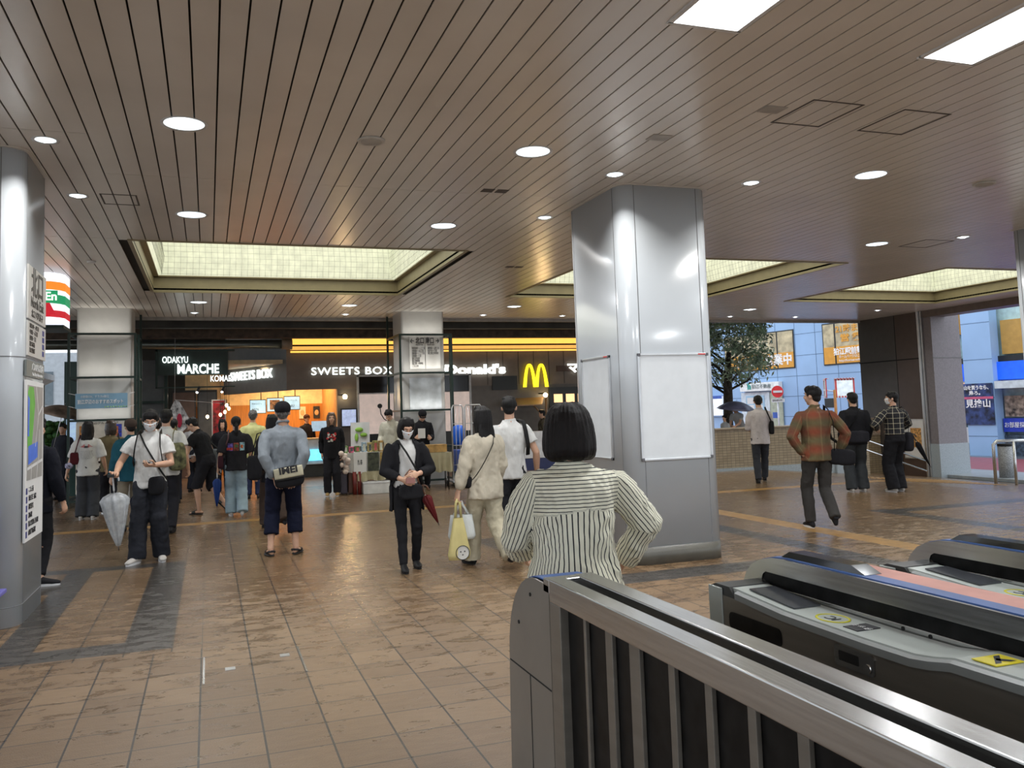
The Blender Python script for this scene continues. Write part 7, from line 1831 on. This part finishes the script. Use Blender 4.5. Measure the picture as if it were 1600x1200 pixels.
# clerk, diner
p=person('p',2.50,23.25,0,200,1.62,'shop clerk in a brown cap behind the sweets shop counter',top=dict(m=BLK2,sleeve='long',hem=.46,ease=.03),pants=dict(m=BLK2),hair=dict(k='cap',capm=cloth('brown_cap','#4a2c1e')),far=True,face=False)
p=person('p',8.45,21.15,0,70,1.55,'dark haired customer at the burger shop front with a patterned jacket',top=dict(m=cloth('mixed_jacket','#4a4438',var=.4,scale=20),sleeve='long',hem=.46,ease=.03),pants=dict(m=BLK2),hair=dict(k='short'),far=True,face=False)
# right side walkers
p=person('p',10.05,13.9,0,-28,1.69,'man in a pale pink shirt and dark trousers near the tiled parapet',nod=8,
  ank={-1:(-.05,-.06,.045),1:(.05,.16,.05)},knee={-1:(0,1,0),1:(0,1,0)},wr={-1:(-.10,.16,.60),1:(.10,.18,.62)},top=dict(m=cloth('pale_shirt','#b7b0b0'),sleeve='rolled',hem=.44,ease=.035,sease=.024,name='shirt'),pants=dict(m=CHAR,style='straight'),hair=dict(k='short'),shoes=SH_BLK,face=False,build=1.05)
bs,_=bag_soft('shoulder_bag',tuple(p['S'](.13,.0,.10)),(.045,.09,.13),R(-28),BLK,'black shoulder bag on the pale shirt man'); bag_strap(bs,[p['S'](.13,-.04,.16),p['S'](.09,-.075,.25),p['S'](.07,0,.335),p['S'](.10,.06,.2)],(.016,.004))
p=person('p',6.98,8.55,0,-16,1.73,'man in a rust and olive plaid shirt with one hand on his hip',turn=38,
  ank={-1:(-.05,.05,.045),1:(.05,-.12,.09)},heel=(0,-52),wr={-1:(-.105,-.02,.515),1:(.17,.03,.52)},elb={-1:(-1,-.25,0),1:(1,-.6,0)},curl=(.8,.6),
  top=dict(m=PLAIDR,sleeve='long',hem=.47,ease=.034,sease=.024,uv='plain',name='plaid_shirt',fold=.010,ch=.02),pants=dict(m=cloth('dark_jeans','#3a3836'),style='straight',ease=.008),hair=dict(k='short'),shoes=SH_BW,build=1.1)
bs,_M=bag_soft('duffel_bag',tuple(p['S'](.155,-.03,-.03)),(.165,.085,.095),R(-24),BLK,'black duffel bag hanging at the right hip of the plaid shirt man',ry=R(5))
bag_strap(bs,[p['S'](.10,-.06,.02),p['S'](.095,-.082,.12),p['S'](.09,-.085,.22),p['S'](.078,-.05,.30),p['S'](.072,0,.33),p['S'](.09,.05,.26),p['S'](.13,.05,.1),p['S'](.19,.0,.04)],(.020,.004))
p=person('p',10.22,11.55,0,-24,1.67,'man in a black jacket and dark grey wide trousers',
  ank={-1:(-.06,.0,.045),1:(.06,.02,.045)},wr={-1:(-.12,.06,.50),1:(.13,.06,.5)},top=dict(m=BLK,sleeve='long',hem=.47,ease=.036,sease=.030,name='jacket'),pants=dict(m=cloth('washed_black','#36393b'),style='wide'),hair=dict(k='short'),shoes=SH_WB,face=False,build=1.12)
bs,_M=bag_soft('shoulder_bag',tuple(p['S'](.0,-.105,.03)),(.17,.05,.10),R(-24),BLK2,'flat black bag across the back of the black jacket man')
bag_strap(bs,strap_path(p,1,-1,.06,front=False,off=.03),(.018,.004))
p=person('p',10.72,11.2,0,-2,1.66,'woman in a black and cream checked shirt and very wide black trousers',turn=48,mask=True,
  ank={-1:(-.055,.0,.045),1:(.055,.03,.045)},wr={-1:(-.12,.12,.62),1:(.12,.14,.60)},elb={-1:(-1,-.5,-.1),1:(1,-.5,-.1)},top=dict(m=PLAIDBW,sleeve='long',hem=.565,ease=.040,sease=.034,uv='plain',name='checked_shirt',fold=.009),pants=dict(m=BLK,style='wide',ease=.026),hair=dict(k='short'),shoes=SH_WB,build=1.0)
bs,_=bag_soft('tote_bag',tuple(p['S'](.135,-.02,-.03)),(.065,.09,.16),0,BLK2,'black cloth tote on the right side of the checked shirt woman'); bag_strap(bs,[p['S'](.13,-.04,.06),p['S'](.10,-.09,.2),p['S'](.075,-.04,.32),p['S'](.08,.06,.28),p['S'](.13,.03,.1)],(.012,.004))
t_=p['S'](.155,-.07,.03); closed_umbrella(t_,(t_.x+.28,t_.y-.05,.38),'black folded umbrella hanging from the tote of the checked shirt woman',BLK,r=.04,hm=M_black)
# outside behind the parapet
p=person('p',14.55,21.0,0,120,1.60,'person bending under the dark umbrella behind the parapet, reaching down',lean=30,nod=10,top=dict(m=cloth('white_top2','#a9adb0'),sleeve='short',hem=.46),pants=dict(m=BLK2),wr={-1:(-.05,.35,.55),1:(.1,.3,.5)},hair=dict(k='short'),far=True,face=False)
p=person('p',13.95,20.9,0,100,1.22,'child with dark hair whose head shows above the parapet',top=dict(m=cloth('white_top2','#a9adb0'),sleeve='short',hem=.46),pants=dict(m=BLK2),hair=dict(k='short'),far=True,face=False)
open_umbrella((14.35,20.9,1.36),.56,'dark violet grey open umbrella behind the parapet near the tree',mat('violet_umb',hexc('#4f5066'),.4,var=.15),tiltv=(.05,-.12,1),shaft=.6)
